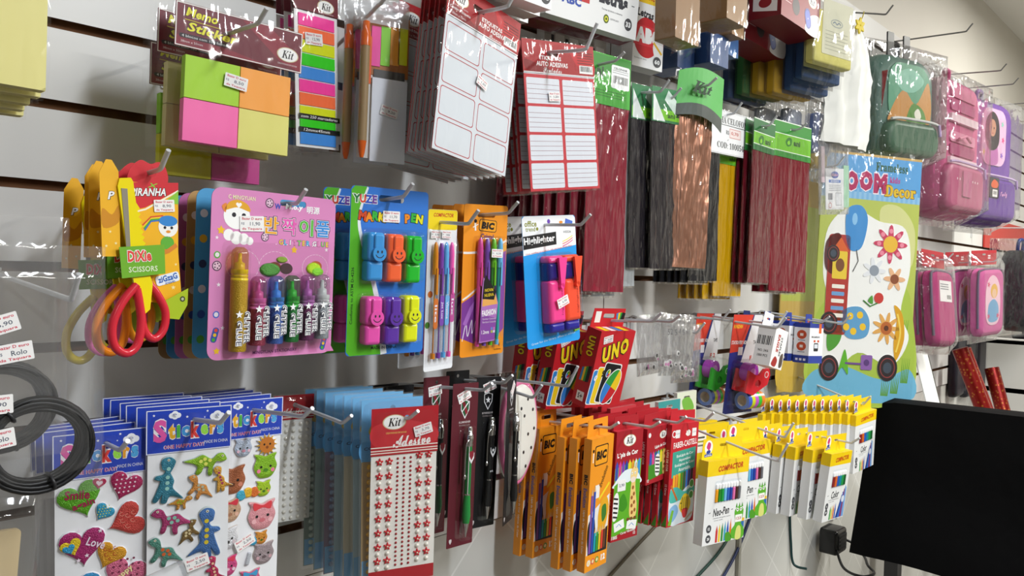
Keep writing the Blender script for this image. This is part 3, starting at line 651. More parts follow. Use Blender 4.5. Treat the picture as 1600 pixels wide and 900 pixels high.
# glitter glue cards
def glue(label, base, dark, detail):
    p = thing('glitter_glue_card', label, 'glitter glue', 'glitter glue cards')
    W, H = 8.9, 20.3
    g = G(); g.holed(rr(-W, W, -H, 0, 1.3, 6), rr(.3, 4.2, -1.5, -.7, .35), 0, .08, base, '#d9d4cf')
    if detail:
        for i in range(14):
            a = R(200+12*i); g.poly([(2, -9), (2+14*math.cos(a), max(-H+.2, min(-.3, -9+14*math.sin(a)))), (2+14*math.cos(a+.1), max(-H+.2, min(-.3, -9+14*math.sin(a+.1))))], dark, -.008) if abs(14*math.cos(a)) < 6.5 else None
        g.t('C MINGYUAN', -5.0, -1.0, .5, '#f3ecc0', 3.6, .02, y=-.03)
        g.t('W', .0, -1.6, .7, '#3a56c4', .9, .03, y=-.03); g.t('M.o.y', 2.4, -1.6, .85, '#fbfbfb', 2.6, .05, .1, y=-.03); g.t('明源', 5.3, -1.7, .95, '#fbfbfb', 2.0, .02, y=-.03)
        for s_, x, c in (('반', -.9, '#f0a81e'), ('짝', 1.75, '#e85fb4'), ('이', 4.3, '#58b83a'), ('풀', 6.9, '#3a8fd8')):
            g.t(s_, x, -4.0, 2.35, '#4a3a4e', 2.4, .075, y=-.022); g.t(s_, x, -4.0, 2.2, '#f7eef5', 2.25, .045, y=-.027); g.t(s_, x, -4.0, 2.1, c, 2.15, .02, y=-.033)
        for i, ch in enumerate('GLITTERGLUE'): g.t(ch, .6+.68*i+(.3 if i > 6 else 0), -6.0, .65, ('#f0d040', '#58c0e8', '#f6f6f6', '#f08ac0', '#7fd060')[i % 5], None, .03, y=-.03, outline='#6a3a66', ob=.03)
        # plain cloud puffs and a capped round face
        for x, z, r in ((-6.6, -5.5, .7), (-5.6, -5.8, .8), (-4.6, -5.9, .7), (-3.8, -6.1, .5)): g.poly(circ(x, z, r, 14), '#fbfaf8', -.02)
        g.poly(circ(-5.6, -3.2, 1.75, 24, 1.6), '#fdfcfa', -.024); g.poly(blob([(-7.2, -2.6), (-6.6, -1.6), (-5.4, -1.3), (-4.2, -1.8), (-3.9, -2.6), (-5.6, -2.2)]), '#e8a92c', -.03); g.poly(heart(-5.4, -1.9, .4), '#fdfcfa', -.034)
        g.poly(circ(-6.0, -3.1, .28, 12), '#2a2630', -.03); g.poly(circ(-4.7, -3.1, .28, 12), '#2a2630', -.03); g.poly(blob([(-7.6, -2.2), (-7.0, -1.8), (-7.1, -2.9)]), '#e88a3c', -.03)
        for x, z, r in ((-1.2, -1.3, .6), (-8.0, -9.2, .6), (7.3, -11.2, .6), (-1.7, -5.5, .55)):
            g.poly(circ(x, z, r, 16), '#5a3a58', -.02); g.poly(circ(x, z, r*.8, 16), '#e9c6da', -.026)
            for i in range(5): g.poly(circ(x+r*.5*math.cos(i*1.257), z+r*.5*math.sin(i*1.257), r*.17, 8), '#5a3a58', -.03)
        for x, z, r in ((7.6, -6.7, .3), (-7.7, -11.4, .3), (2.9, -1.0, .3), (-8.1, -5.9, .25), (-7, -16.5, .3), (7.9, -13.5, .3)): g.poly(star(x, z, r), '#fbeef6', -.02)
        for x, z, r in ((-7.6, -5.0, .55), (-7.7, -19.2, .45), (7.4, -15.0, .5), (2.6, -6.9, .5)): g.poly(star(x, z, r, 5, .55), '#f2c22c', -.02)
        for x, z, c in ((-7.9, -14.9, '#4a6ad0'), (7.6, -16.2, '#57b03a'), (-8.0, -7.9, '#57b03a')): g.poly(circ(x, z, .42, 16), c, -.02); g.poly(circ(x, z, .28, 16), '#e9e2e8', -.026)
        for k2 in range(2):
            x, z = (-8.0, -17.3) if k2 == 0 else (7.6, -19.0)
            g.poly(tf(rr(-.4, .4, -.9, .9, .35), x, z, 1, -15), '#3a56a8', -.02)
            for q, c in enumerate(('#e24a3a', '#f0c02a', '#4aa83a')): g.poly(circ(x+.14*(1-q), z+.55-.55*q, .22, 10), c, -.026)
        g.t('MINGYUAN STATIONERY', .3, -19.6, .42, '#6a2f6a', 6.4, .02, 0, 1, -.03)
        for x, z, c in ((-.2, -9.2, '#7a3a2c'), (1.5, -9.3, '#4a3036'), (6.0, -8.9, '#b0602c')): g.poly(circ(x, z, .95, 18, .7), c, -.03)
        g.puff(circ(-.9, -9.5, 1.45, 20, .85), '#4f8f3a*', -.04, .3); g.puff(circ(5.6, -9.2, 1.1, 20, .8), '#b6e02a*', -.04, .3); g.puff(circ(6.1, -9.6, 1.0, 20, .6), '#8ad838*', -.06, .35); g.puff(circ(.8, -8.2, .8, 16, .4), '#8aa83a*', -.04, .2)
        for x, z, r in ((-.2, -9.1, 2.2), (5.9, -9.1, 2.0), (-4.6, -9.1, 2.2)):
            for i in range(26): a = i*2*math.pi/26; g.poly(tf(rr(-.18, .18, -.03, .03, 0), x+r*math.cos(a), z+r*.85*math.sin(a), 1, math.degrees(a)+90), '#f8dcec', -.02)
    g.build('printed_card', p)
    if detail:
        for x, ztop, zbot, c, gl in ((-5.7, -6.9, -19.2, '#e8cc12', '#c09a1a'), (-3.1, -10.3, -18.6, '#d872b4', '#96364e'), (-.6, -10.2, -18.5, '#58a8e4', '#3a5fae'), (1.7, -10.1, -18.4, '#3ec648', '#1f7a34'), (4.0, -10.0, -18.3, '#c886c8', '#6a2a5c'), (6.3, -9.9, -18.2, '#d9dcdc', '#9aa2a8')):
            t = G(); zc = ztop-3.9; y = -1.1
            t.lathe([(.95, zbot), (1.02, zbot+.2), (1.02, zc)], x, y, gl+'*')
            t.build('glue_barrel', p)
            t = G(); t.lathe([(1.0, zc), (1.0, zc+.25), (.9, zc+.3), (1.0, zc+.4), (1.0, zc+.6), (.9, zc+.7), (1.0, zc+.8), (1.0, zc+1.3)], x, y, c+'!'); t.lathe([(.62, zc+1.3), (.6, zc+2.0), (.25, zc+2.2), (.2, zc+3.2)], x, y, c+'!'); t.build('nozzle', p)
            t = G(); t.lathe([(1.0, zc+.3), (1.0, ztop-.8), (.85, ztop-.3), (.45, ztop)], x, y, c+'~'); t.build('clear_cap', p)
            t = G()
            for s_, dx, zl in (('GLITTER', .55, 3.9), ('GLUE', -.45, 3.0)):
                zz = zbot+.9+3.9/2 if s_ == 'GLITTER' else zbot+.5+3.4/2
                t.t(s_, x+dx, zz, .86, '#f6f6f6', zl, .12, 0, -90, y-1.05); t.t(s_, x+dx, zz, .72, '#3c3a4c', zl*.96, .0, 0, -90, y-1.07)
            t.poly(star(x-.5, zbot+4.4, .5), '#f6f6f6', y-1.07)
            t.build('tube_label', p)
        b = G()
        for x0, x1, z0, z1 in ((-6.9, -4.5, -19.4, -6.6),)+tuple((x-1.15, x+1.15, -18.8, zt) for x, zt in ((-3.1, -10), (-.6, -9.9), (1.7, -9.8), (4, -9.7), (6.3, -9.6))): b.rbox(x0, x1, z0, z1, -2.2, -.01, 'blister', .9, .9)
        b.rbox(-7.4, 8.0, -19.6, -6.2, -.16, -.02, 'blister', .8, .1)
        b.build('blister', p)
    return p
p = glue('pink glitter glue card with six glue tubes, front of its hook', '#dc8abf', '#d67db6', True); price(p, '11,90', -3.6, -4.0, 3, -.1, 3.3); at(p, .521, .200, 1.690, 4, 1, .3)
for i, (c, nm) in enumerate((('#4f9fd2', 'sky blue'), ('#b9925c', 'tan'), ('#b9649c', 'dull pink'), ('#3f86b8', 'deep blue'), ('#97733f', 'brown'))):
    q = glue(f'{nm} glitter glue card edge showing behind the pink front card', c, c, False); at(q, .517-.001*i, .172-.021*i, 1.690-.002*i, 3, 1, .3)
    b = G()
    for x in (-7.9,):
        for z, cc in ((-3, '#f2e8ec'), (-6, '#f0b52c'), (-9, '#3a3f66'), (-12, '#e9dfe4'), (-15, '#3a56a8'), (-18, '#58a83a')): b.poly(circ(x, z, .5, 12), cc, -.02)
    b.build('card_print', q)

# marker pen cards
def marker_card(label, dim=False):
    p = thing('marker_pen_card', label, 'marker pens', 'marker pen cards')
    W, H = 6.4, 23.3
    g = G(); g.holed(rr(-W, W, -H, 0, .6), rr(-2.0, 2.2, -1.9, -1.0, .4), 0, .08, '#2f77d2', '#d8d8d8')
    g.poly([(-W+.6, -.02), (-W+.1, -.3), (-W+.05, -.7), (-W+.05, -H+.7), (-W+.5, -H+.05), (-.5, -H+.05), (-.9, -20), (-1.8, -15.5), (-3.2, -11), (-4.4, -7), (-4.6, -4), (-3.8, -.02)][::-1] if False else [(-W+.6, -.02), (-W+.05, -.6), (-W+.05, -H+.6), (-W+.6, -H+.02), (-.5, -H+.05), (-.9, -20), (-1.8, -15.5), (-3.2, -11), (-4.6, -7), (-5.1, -4), (-3.9, -.02)], '#57b51f', -.01)
    g.poly(strip(smooth([(-3.8, -.1), (-5.0, -4), (-4.5, -7.2), (-3.1, -11), (-1.7, -15.5), (-.8, -20), (-.3, -H+.05)]), [.3+.02*i for i in range(37)]), '#e8eef2', -.016)
    for i, (ch, c) in enumerate(zip('YUZE', ('#1f7a3c', '#d8462c', '#2a4fc0', '#6a3f9e'))): g.t(ch, -5.5+.95*i, -1.7, 1.15, c, None, .05, y=-.03, outline='#f8f8f4', ob=.08)
    for i, (ch, c) in enumerate(zip('MARKER PEN', ('#d84a1e', '#f08c18', '#2fb23a', '#f0d21e', '#d84a1e', '#f08c18', '', '#f08c18', '#2fb23a', '#e6e01c'))):
        if c: g.t(ch, -4.5+1.05*i, -4.0-.15*(i % 2)+.02*i, 1.3, c, None, .06, 0, (-6, 4, -3)[i % 3], -.03, outline='#1c1c30', ob=.05)
    g.t('Conforms to ASTM D-4236', -5.75, -15, .42, '#16321a', 7.8, .01, 0, 90, -.03); g.t('MADE IN CHINA', -.3, -22.3, .42, '#132a18', 4.2, .02, y=-.03)
    g.build('printed_card', p)
    for (x, z), c in zip(((-3.1, -6.2), (.05, -6.3), (3.2, -6.4), (-3.1, -15.0), (0.05, -15.1), (3.15, -14.9)), ('#3f9be0', '#ff6a3a', '#1fbf2f', '#f056b4', '#6235a8', '#e9f01a')):
        m = c+'!'
        b = G(); b.rbox(x-1.25, x+1.25, z-6.7, z-3.9, -1.7, -.1, m, .45, .5); b.build('marker_body', p)
        b = G(); b.rbox(x-1.35, x+1.35, z-3.95, z, -1.85, -.1, m, .6, .55); b.build('marker_cap', p)
        b = G(); b.rbox(x-.05-.55, x+.05+.75, z-2.6, z-.25, -2.2, -1.7, m, .35, .2); b.slab(circ(x+.15, z-2.9, 1.05, 24), -2.3, -1.8, m)
        f = '#2a2430'
        for dx in (-.33, .33): b.poly(circ(x+.15+dx, z-2.65, .13, 10, .2), f, -2.32)
        b.poly(strip([(x+.15+.65*math.cos(R(a)), z-2.85+.6*math.sin(R(a))) for a in range(200, 341, 14)], .11), f, -2.32)
        b.build('smiley_clip', p)
    b = G()
    for z0, z1 in ((-13.4, -5.6), (-22.0, -14.4)):
        b.rbox(-5.0, 5.0, z0, z1, -.5, -.02, 'blister', 1.0, .4)
        for x in (-3.1, .05, 3.2): b.rbox(x-1.5, x+1.5, z0+.25, z1-.25, -2.6, -.1, 'blister', .9, .6)
    b.build('blister', p)
    return p
p = marker_card('blue and green marker pen card with six smiling markers, front of its hook'); price(p, '11,70', .1, -3.9, 1, -.12, 2.8); at(p, .697, .200, 1.712, -5, 2, -.2)
row(p, 1, .05, 'blue and green marker pen card', 'marker pen cards', dx=-.012, jyaw=.5)

# clear pens pack
def clearpens(label):
    p = thing('ballpoint_pen_pack', label, 'pen pack', 'clear ballpoint pen packs')
    g = G(); g.holed(rr(-3.1, 3.1, -24.2, 0, .4), rr(-1.5, 1.5, -2.2, -1.5, .3), 0, .08, '#eceef2', '#dddddd'); g.poly(rr(-3.08, 3.08, -3.0, -.02, .38), '#f2d51a', -.01)
    g.t('COMPACTOR', .1, -.8, .6, '#c43a1c', 4.2, .03, .25, y=-.02)
    for x, z, c in ((-2.2, -12.6, '#d86a2c'), (-2.6, -17.2, '#4a8a30')): g.poly(circ(x, z, .5), c, -.015)
    g.build('printed_card', p)
    for x, c in ((-1.9, '#e08a1c'), (-.75, '#7a3ca8'), (.35, '#5fb4ee'), (1.5, '#f45ab0')):
        b = G(); b.lathe([(.33, -21.5), (.33, -9)], x, -.6, '#dfe3ea~', 6, False); b.lathe([(.12, -21.5), (.12, -7)], x, -.6, c, 6); b.build('barrel', p)
        b = G(); b.lathe([(.42, -9.6), (.42, -6.6), (.3, -5.2), (.12, -4.8)], x, -.6, c+'!', 14); b.box(x-.16, x+.16, -12.6, -8.6, -1.15, -.9, c+'!', .14); b.lathe([(.36, -22.2), (.36, -21.4)], x, -.6, c+'!', 10); b.build('cap', p)
    b = G()
    for x, z, c, s_ in ((-1.9, -15.4, '#d8742c', 'lite'), (-.6, -15.0, '#7a3fb0', 'Jet Lux'), (.5, -15.0, '#6fb2e8', 'Vivatine'), (1.6, -14.6, '#c04a9a', 'lux')):
        b.poly(rr(x-.45, x+.45, z-2.3, z+2.3, .4), c, -1.0); b.t(s_, x, z, .5, '#f0eaf6' if s_ != 'Jet Lux' else '#efe8fa', 2.6, .02, 0, -90, -1.02)
    b.build('barrel_print', p)
    bag(p, 6.0, -23.5, -2.8, 1.3, 'plastic_sleeve', .05, 'film', 51, .05, wr=.4)
    return p
p = clearpens('pack of four clear ballpoint pens on a yellow topped card, front of its hook'); price(p, '5,90', -1.7, -3.7, -2, -.3, 2.0); price(p, '1000', .6, -3.7, -2, -.3, 2.0); at(p, .795, .200, 1.690, 4, 3, -2.2)
row(p, 1, .05, 'pack of four clear ballpoint pens', 'clear ballpoint pen packs', dx=-.008)

# orange pens cards
def bicpens(label):
    p = thing('ballpoint_pen_card', label, 'pen card', 'orange ballpoint pen cards')
    W, H = 4.7, 24.1
    g = G(); g.holed(rr(-W, W, -H, 0, .45), rr(-1.9, 1.9, -2.0, -1.2, .35), 0, .08, '#f0941c', '#e8dccb')
    g.poly([(-W+.05, -21), (-W+.05, -15.5), (-2.6, -14.5), (-1, -13.5), (.5, -22.2), (-2, -22)], '#7d3a96', -.01); g.poly([(4.6, -7.2), (4.6, -20), (2.8, -21.5), (.2, -22), (-.5, -17), (.5, -9)], '#8d4aa4', -.01)
    g.poly(strip(smooth([(4.6, -5.6), (1.5, -6.9), (-1.0, -7.4), (-3, -7.6), (-4.6, -7.6)]), .35), '#f6f0e8', -.014); g.poly([(4.6, -6), (2, -7), (-1.5, -8), (-1.5, -10), (4.6, -10)], '#f5b04a', -.009)
    g.poly(strip(smooth([(-4.5, -15.0), (-3, -14.2), (-1, -12.9)]), .3), '#f6f0e8', -.016); g.poly(strip(smooth([(-4.3, -21.5), (-3.6, -18.8), (-3.2, -20.8), (-2.4, -18.2), (-2.3, -20.4), (-1.6, -18.4)]), .14), '#f3edf6', -.016)
    g.poly(tf([(-.5, -2.5), (.5, -2.5), (.5, 1.2), (0, 2.8), (-.5, 1.2)], -3.0, -17.2, .8, -28), '#a86ac0', -.018)
    g.slab(tf(rr(-1.9, 1.9, -.95, .95, .4), .4, -3.3, 1, -4), -.03, 0, '#1d1a18'); g.slab(tf(rr(-1.78, 1.78, -.85, .85, .36), .4, -3.3, 1, -4), -.04, 0, '#f0a01c'); g.t('BIC', .4, -3.3, 1.15, '#191615', 2.8, .07, .1, -4, -.05)
    g.poly(circ(-2.3, -2.6, .3, 12), '#1d1a18', -.03); g.poly(strip([(-2.35, -2.9), (-2.25, -4.1)], .35), '#f4f0ea', -.03); g.poly(strip([(-2.8, -3.6), (-1.7, -3.1)], .14), '#f4f0ea', -.032)
    g.t('Cristal', .3, -5.0, .8, '#4a2f80', 2.8, .02, .1, -3, -.03); g.t('4', 3.7, -22.6, .6, '#5a3413', None, .02, y=-.03); g.t('unidades', 3.4, -23.3, .3, '#5a3413', 1.5, y=-.03)
    g.build('printed_card', p)
    for x, c, c2 in ((-1.6, '#d8489a', '#d8489a'), (-.1, '#7a4fb0', '#7a4fb0'), (1.3, '#6cc024', '#3f9a2c'), (2.7, '#6ab8ea', '#2fa8a8')):
        b = G(); b.lathe([(.14, -22.3), (.3, -21.0), (.34, -20.8), (.34, -9.5)], x-.1, -.6, c2+'!', 8, False); b.lathe([(.36, -22.4), (.36, -21.6)], x-.1, -.6, c+'!', 10); b.build('barrel', p)
        b = G(); b.lathe([(.5, -9.9), (.5, -7.2), (.36, -5.6), (.14, -5.2)], x, -.6, c+'!', 14); b.box(x-.17, x+.17, -12.8, -9, -1.2, -.95, c+'!', .15); b.build('cap', p)
    s = G(); y = -1.35
    s.slab([(-1.9, -21.8), (1.4, -21.6), (1.9, -15.5), (1.2, -13.5), (-1.4, -11.4), (-1.6, -13)], y, y+.04, '#b678c4', back='#b678c4')
    s.poly([(-1.7, -21.6), (1.4, -21.4), (1.7, -18), (-1.8, -17.2)], '#8c4aa6', y-.01); s.poly([(-1.5, -16), (1.8, -15.7), (1.2, -13.8), (-1.4, -14.6)], '#f0b15c', y-.01)
    s.slab([(-1.5, -14.8), (1.0, -15.0), (1.4, -13.7), (-.9, -11.0), (-1.3, -12)], y-.02, y, '#141210'); s.t('NOVA/', -.1, -13.4, .5, '#f2d326', 1.9, .02, 0, 4, y-.04); s.t('NUEVA', -.1, -14.2, .5, '#f2d326', 2.0, .02, 0, 4, y-.04)
    s.t('FASHION', 0, -17.0, 1.0, '#fbf4fb', 3.1, .05, .1, 5, y-.04); s.t('Escritor Colorido', .1, -18.0, .28, '#f3e4f5', 2.9, y=y-.04); s.t('Escritura Colorida', .1, -18.5, .28, '#f3e4f5', 2.9, y=y-.04); s.t('1.2mm', -.7, -20.1, .6, '#fbf4fb', 1.6, .02, y=y-.04)
    for i, c in enumerate(('#6a8fd8', '#d070c0', '#b0c050', '#e0e0e8')): s.poly(rr(.5+.5*(i % 2), .9+.5*(i % 2), -19.8-.5*(i//2), -19.4-.5*(i//2), 0), c, y-.03)
    s.build('inner_label', p)
    b = G(); b.rbox(-2.6, 3.6, -22.8, -4.9, -1.5, -.02, 'blister', .5, .5); b.build('blister', p)
    return p
p = bicpens('orange pen card with four bright ballpoint pens, front of its hook'); price(p, '6,50', 1.1, -7.6, -2, -1.65, 2.4); at(p, .891, .195, 1.705, -2, 3, -2)
row(p, 3, .022, 'orange pen card with bright ballpoint pens', 'orange ballpoint pen cards', dx=-.003)

# highlighter cards
def highlighter(label):
    p = thing('highlighter_card', label, 'highlighters', 'blue highlighter cards')
    W, H = 6.9, 22.3
    g = G(); g.holed(rr(-W, W, -H, 0, .6), rr(-2.0, 2.2, -2.1, -1.2, .4), 0, .08, '#1f9be8', '#dcdcdc'); g.poly([(-W+.6, -.02), (-W+.03, -.5), (-W+.03, -6.6), (W-.03, -5.3), (W-.03, -.5), (W-.6, -.02)], '#f3f5f7', -.01)
    g.t('office', -4.8, -1.3, 1.0, '#8a8f2a', 3.0, .03, y=-.02); g.t('trend', -4.9, -2.2, .75, '#8a8f2a', 2.4, .02, y=-.02); g.poly(circ(-3.2, -2.2, .3), '#8a8f2a', -.02)
    g.poly([(-W+.1, -5.6), (-W+.1, -3.4), (1.6, -2.8), (1.6, -5.0)], '#15151a', -.02); g.t('Highlighter', -2.7, -4.2, 1.5, '#fbfbfb', 7.8, .03, 0, 3, -.03)
    g.t('Uses welding procedure, ink can keep many days', -.3, -5.9, .4, '#c24a56', 12, .0, 0, 5, -.03); g.t('HS526', 4.6, -2.9, .4, '#333333', 2, .01, y=-.02)
    g.poly(tf(rr(-1, 1, -.5, .5, .1), 5.1, -1.3, 1, -15), '#4a6fd0', -.02); g.poly(tf(rr(-1, 1, -.2, .1, .1), 5.0, -1.9, 1, -15), '#e8eef8', -.024); g.poly(circ(-.2, -1.0, .4), '#6a3fb0', -.016); g.poly(circ(3.0, -1.2, .5, 12, .25), '#e8932c', -.016)
    for i, c in enumerate(('#e8e04a', '#d86a5c', '#d0408c')): g.poly(strip(smooth([(3.2, -4.6-.4*i), (4.6, -4.2-.4*i), (6.0, -3.6-.4*i)]), .16), c, -.02)
    g.t('Great for the library, office or school', -.2, -21.2, .5, '#bfe4fa', 11.5, .01, 0, 4, -.03)
    g.build('printed_card', p)
    for x, c in ((-1.0, '#ff4a9a'), (3.1, '#ff5a3c')):
        b = G(); b.rbox(x-2.0, x+2.0, -18.4, -11.0, -2.2, -.15, c+'!', .5, .7); b.build('barrel', p)
        b = G(); b.rbox(x-1.9, x+1.9, -11.1, -8.0, -2.1, -.15, '#2a2178!', .3, .6); b.rbox(x-1.8, x+1.8, -20.0, -18.3, -2.0, -.15, '#2d2a9a!', .4, .6); b.build('cap', p)
        b = G(); b.rbox(x-1.9, x+1.9, -8.1, -6.9, -2.2, -.15, c+'!', .5, .5); b.slab([(x+.9, -12.4), (x+1.9, -7.2), (x-.2, -7.2), (x+.1, -11.9)][::1], -2.9, -2.4, c+'!'); b.slab(circ(x+.5, -12.0, .5, 14), -2.9, -2.3, c+'!'); b.build('pocket_clip', p)
        b = G(); b.t('highlighter', x+1.0, -14.6, .6, '#a82a5c' if x < 0 else '#b83a24', 4.8, .0, 0, 90, -2.23); b.build('barrel_print', p)
    b = G(); b.slab([(5.0, -20.6), (6.4, -20.4), (5.9, -18.2), (5.3, -18.4)], -.4, -.1, '#7ac02a!'); b.build('cap_tip', p)
    b = G(); b.rbox(-3.8, 5.9, -20.6, -6.4, -1.0, -.02, 'blister', 1.2, .6); b.rbox(-3.3, 5.4, -20.2, -6.7, -2.6, -.2, 'blister', 1.4, .8); b.build('blister', p)
    return p
p = highlighter('blue card with pink and orange highlighters, front of its hook'); price(p, '6,90', -.4, -14.7, 16, -2.7, 2.9); at(p, 1.037, .200, 1.698, -1, -1, -5)
row(p, 1, .055, 'blue card with pink and orange highlighters', 'blue highlighter cards', dx=-.004, jrol=.5)
# ------------------------------------------------------------------ lower row: stickers, gems, pens
def sticker_pack(label, kind, full=True):
    p = thing('sticker_pack', label, 'sticker pack', 'puffy sticker packs')
    W, H = 4.6, 25.5
    g = G(); g.box(-W+.2, W-.2, -H, -4.6, -.05, .05, '#f2f3f6'); g.build('sticker_sheet', p)
    g = G(); g.holed(rr(-W, W, -5.0, 0, .05), circ(.6, -1.5, .42, 12), -.14, -.1, '#2343b8', '#e9e9ee')
    if full:
        for x, z, r in ((3.0, -1.2, 1), (-1.6, -.75, .8)):
            for dx, dz, q in ((-.45, 0, .38), (0, .18, .48), (.45, 0, .38), (0, -.12, .45)): g.poly(circ(x+dx*r, z+dz*r, q*r, 12), '#f2f4fa', -.15-.002*dx)
            for dx in (-.15, .15): g.poly(circ(x+dx*r, z+.1, .06, 6), '#2343b8', -.16)
        for x, z, r in ((1.9, -.5, .16), (-3.8, -.6, .16), (-.3, -1.0, .18), (1.6, -1.2, .1), (-2.8, -1.1, .12), (2.1, -2.4, .1)): g.poly(star(x, z, r), '#f2f4fa', -.15)
        x = -3.9
        for i, (ch, c, h) in enumerate(zip('Stickers', ('#e35aa8', '#f0b52c', '#4fb84a', '#3f9be0', '#e0403c', '#9be04a', '#e8a02c', '#4fa8e0'), (2.6, 1.7, 1.5, 1.2, 1.9, 1.2, 1.2, 1.3))):
            wd = (1.5, .8, .45, .9, 1.0, .9, .75, .8)[i]
            g.t(ch, x+wd/2, -2.6+(h-1.4)*.15, h, c, wd*.95, .05, y=-.17, outline='#f6f4f8', ob=.08); x += wd+.08
        g.t('ONE HAPPY DAY!', -.6, -4.3, .42, '#c04a6a', 4.2, .02, y=-.15, outline='#d8d8f0', ob=.02); g.t('MADE IN CHINA', 2.9, -4.1, .36, '#e6e8f4', 2.6, y=-.15)
    g.frame(rr(-W+.02, W-.02, -4.98, -.02, .05), .1, '#e9ecf6', -.145)
    g.build('header_card', p)
    def st(shape, c, edge='#e9e9ef', deco=None, h=.3):
        q = G(); q.puff(shape, c+'*', -.06, h, edge)
        if deco: deco(q)
        q.build('puffy_sticker', p)
    Y = -.37
    if kind == 'hearts' and full:
        def love(q):
            q.puff(heart(-2.9, -12.2, 1.1, 20), '#e8c81e*', Y, .05); q.puff(heart(-3.1, -12.4, .65, 20), '#2f9fd0*', Y-.06, .05)
            q.t('Love', -.5, -12.2, .9, '#f3dff0', 1.9, .02, 0, -25, Y-.03)
            for x, z in ((-2.2, -10.6), (-.1, -10.9), (-2.2, -13.8), (-1.4, -13.4)): q.poly(star(x, z, .26), '#f5e2f2', Y-.02)
        def smile(q):
            q.t('Smile', -2.3, -6.6, 1.0, '#a01c4a', 2.4, .03, 0, -4, Y-.03); q.t('again', -1.7, -7.8, .9, '#a01c4a', 2.2, .03, 0, 14, Y-.03)
            q.puff(heart(-.2, -5.6, .75, -10), '#c02a5a*', Y, .06, '#f2dce6'); q.poly(heart(-.2, -5.6, .35, -10), '#f2dce6', Y-.08)
        def dots(c, cx, cz, s):
            def f(q):
                for i in range(-2, 3):
                    for j in range(-2, 3):
                        if abs(i)+abs(j) < 4: q.poly(circ(cx+i*s*.28+.1*j, cz+j*s*.28, s*.06, 8), c, Y-.02)
            return f
        def swirl(c, cx, cz, s):
            def f(q):
                for dx, dz in ((0, .35), (-.3, .05), (.3, 0), (0, -.35), (-.35, .5), (.35, .5)):
                    q.poly(strip([(cx+dx*s+s*.03*k*math.cos(k*.8), cz+dz*s+s*.03*k*math.sin(k*.8)) for k in range(1, 8)], .07), c, Y-.02)
            return f
        st(heart(-2.0, -7.0, 2.4, 18), '#5fae1e', deco=smile); st(heart(2.4, -6.2, 1.9, -22), '#b01c5a', '#f0d6e2', dots('#f3d9e6', 2.4, -6.0, 1.7)); st(heart(.3, -8.9, 1.15, -38), '#2f9fc8', deco=dots('#e6e04a', .3, -8.8, 1.0))
        st(heart(2.7, -10.2, 2.2, -70), '#c8413a', deco=swirl('#e88a7a', 2.6, -10.2, 1.7)); st(heart(-1.8, -12.2, 2.5, 4), '#a81c6a', deco=love); st(heart(.9, -13.8, 1.75, -30), '#d89a1c', deco=swirl('#b8481c', .9, -13.7, 1.4))
        st(heart(2.4, -16.3, 2.5, -22), '#d86a8e', deco=lambda q: (dots('#7a2a4a', 2.4, -15.9, 2.3)(q), q.t('happy', 2.2, -16.2, .8, '#f4e6a8', 2.2, .03, 0, 36, Y-.04)))
        st(heart(-2.1, -17.4, 2.6, 14), '#2f8fc8', deco=lambda q: q.puff(heart(-2.1, -17.6, 1.8, 14), '#d8d81e*', Y, .06)); st(heart(-1.6, -22.5, 2.3, -14), '#d84a8a'); st(heart(2.4, -21.8, 2.0, 18), '#7a4fc0')
    if kind == 'dinos' and full:
        def dino(cx, cz, s, rot, c1, c2, flip=1, tall=False):
            pts = [(-2.4, .5), (-1.9, 1.1), (-1.2, .95), (-.6, .3), (.5, .7), (1.4, .2), (2.6, -.3), (1.5, -.5), (.9, -.9), (1.0, -1.7), (.5, -1.75), (.3, -.9), (-.4, -.8), (-.5, -1.7), (-1.0, -1.7), (-1.0, -.6), (-1.5, .2), (-2.3, .2)]
            if tall: pts = [(-.9, 2.3), (-.2, 2.6), (.5, 2.2), (.4, 1.5), (.2, .9), (.8, 0), (.9, -.9), (2.2, -1.9), (.8, -1.8), (.5, -2.6), (-.1, -2.6), (-.1, -1.7), (-.5, -2.6), (-1.0, -2.5), (-.8, -1.3), (-.7, -.2), (-1.3, -.1), (-1.2, .3), (-.5, .6), (-.4, 1.4), (-1.0, 1.7)]
            sh = tf(blob(pts, 4), cx, cz, s, rot, flip)
            if flip < 0: sh = sh[::-1]
            def deco(q):
                for k, (x, z) in enumerate(((-.4, .1), (.2, .2), (.6, -.1), (0, -.35)) if not tall else ((0, .3), (.1, -.3), (.2, -.9), (-.1, 1.2))): q.poly(tf(circ(x, z, .22, 8), cx, cz, s, rot, flip)[::flip], c2, Y-.02)
                ex, ez = (-1.75, .75) if not tall else (-.3, 2.15)
                q.poly(tf(circ(ex, ez, .14, 8), cx, cz, s, rot, flip)[::flip], '#f6f2d8', Y-.03); q.poly(tf(circ(ex, ez, .07, 8), cx, cz, s, rot, flip)[::flip], '#181818', Y-.04)
            st(sh, c1, '#b8c2c2', deco)
        dino(-2.4, -8.0, 1.05, -12, '#2f7f96', '#9ad0c8', 1, True); dino(1.8, -6.3, .98, -10, '#8ab81e', '#e6e86a', -1); dino(1.2, -9.3, .78, -38, '#d08a3c', '#b8b8a0', 1); dino(3.4, -8.6, .62, 8, '#d8a03c', '#a82a6a', 1, True)
        dino(-.9, -10.7, .55, 0, '#c88a2c', '#9ab01e', -1); dino(-1.8, -12.6, 1.0, -12, '#a82f6a', '#8ac0b0', 1); dino(2.0, -14.8, 1.18, 8, '#3f6fae', '#d8c02c', -1, True); dino(-.1, -14.4, .68, 48, '#7a5f2c', '#d8c89a', -1); dino(-2.5, -16.2, .95, -30, '#4f8a7a', '#d0602c', 1)
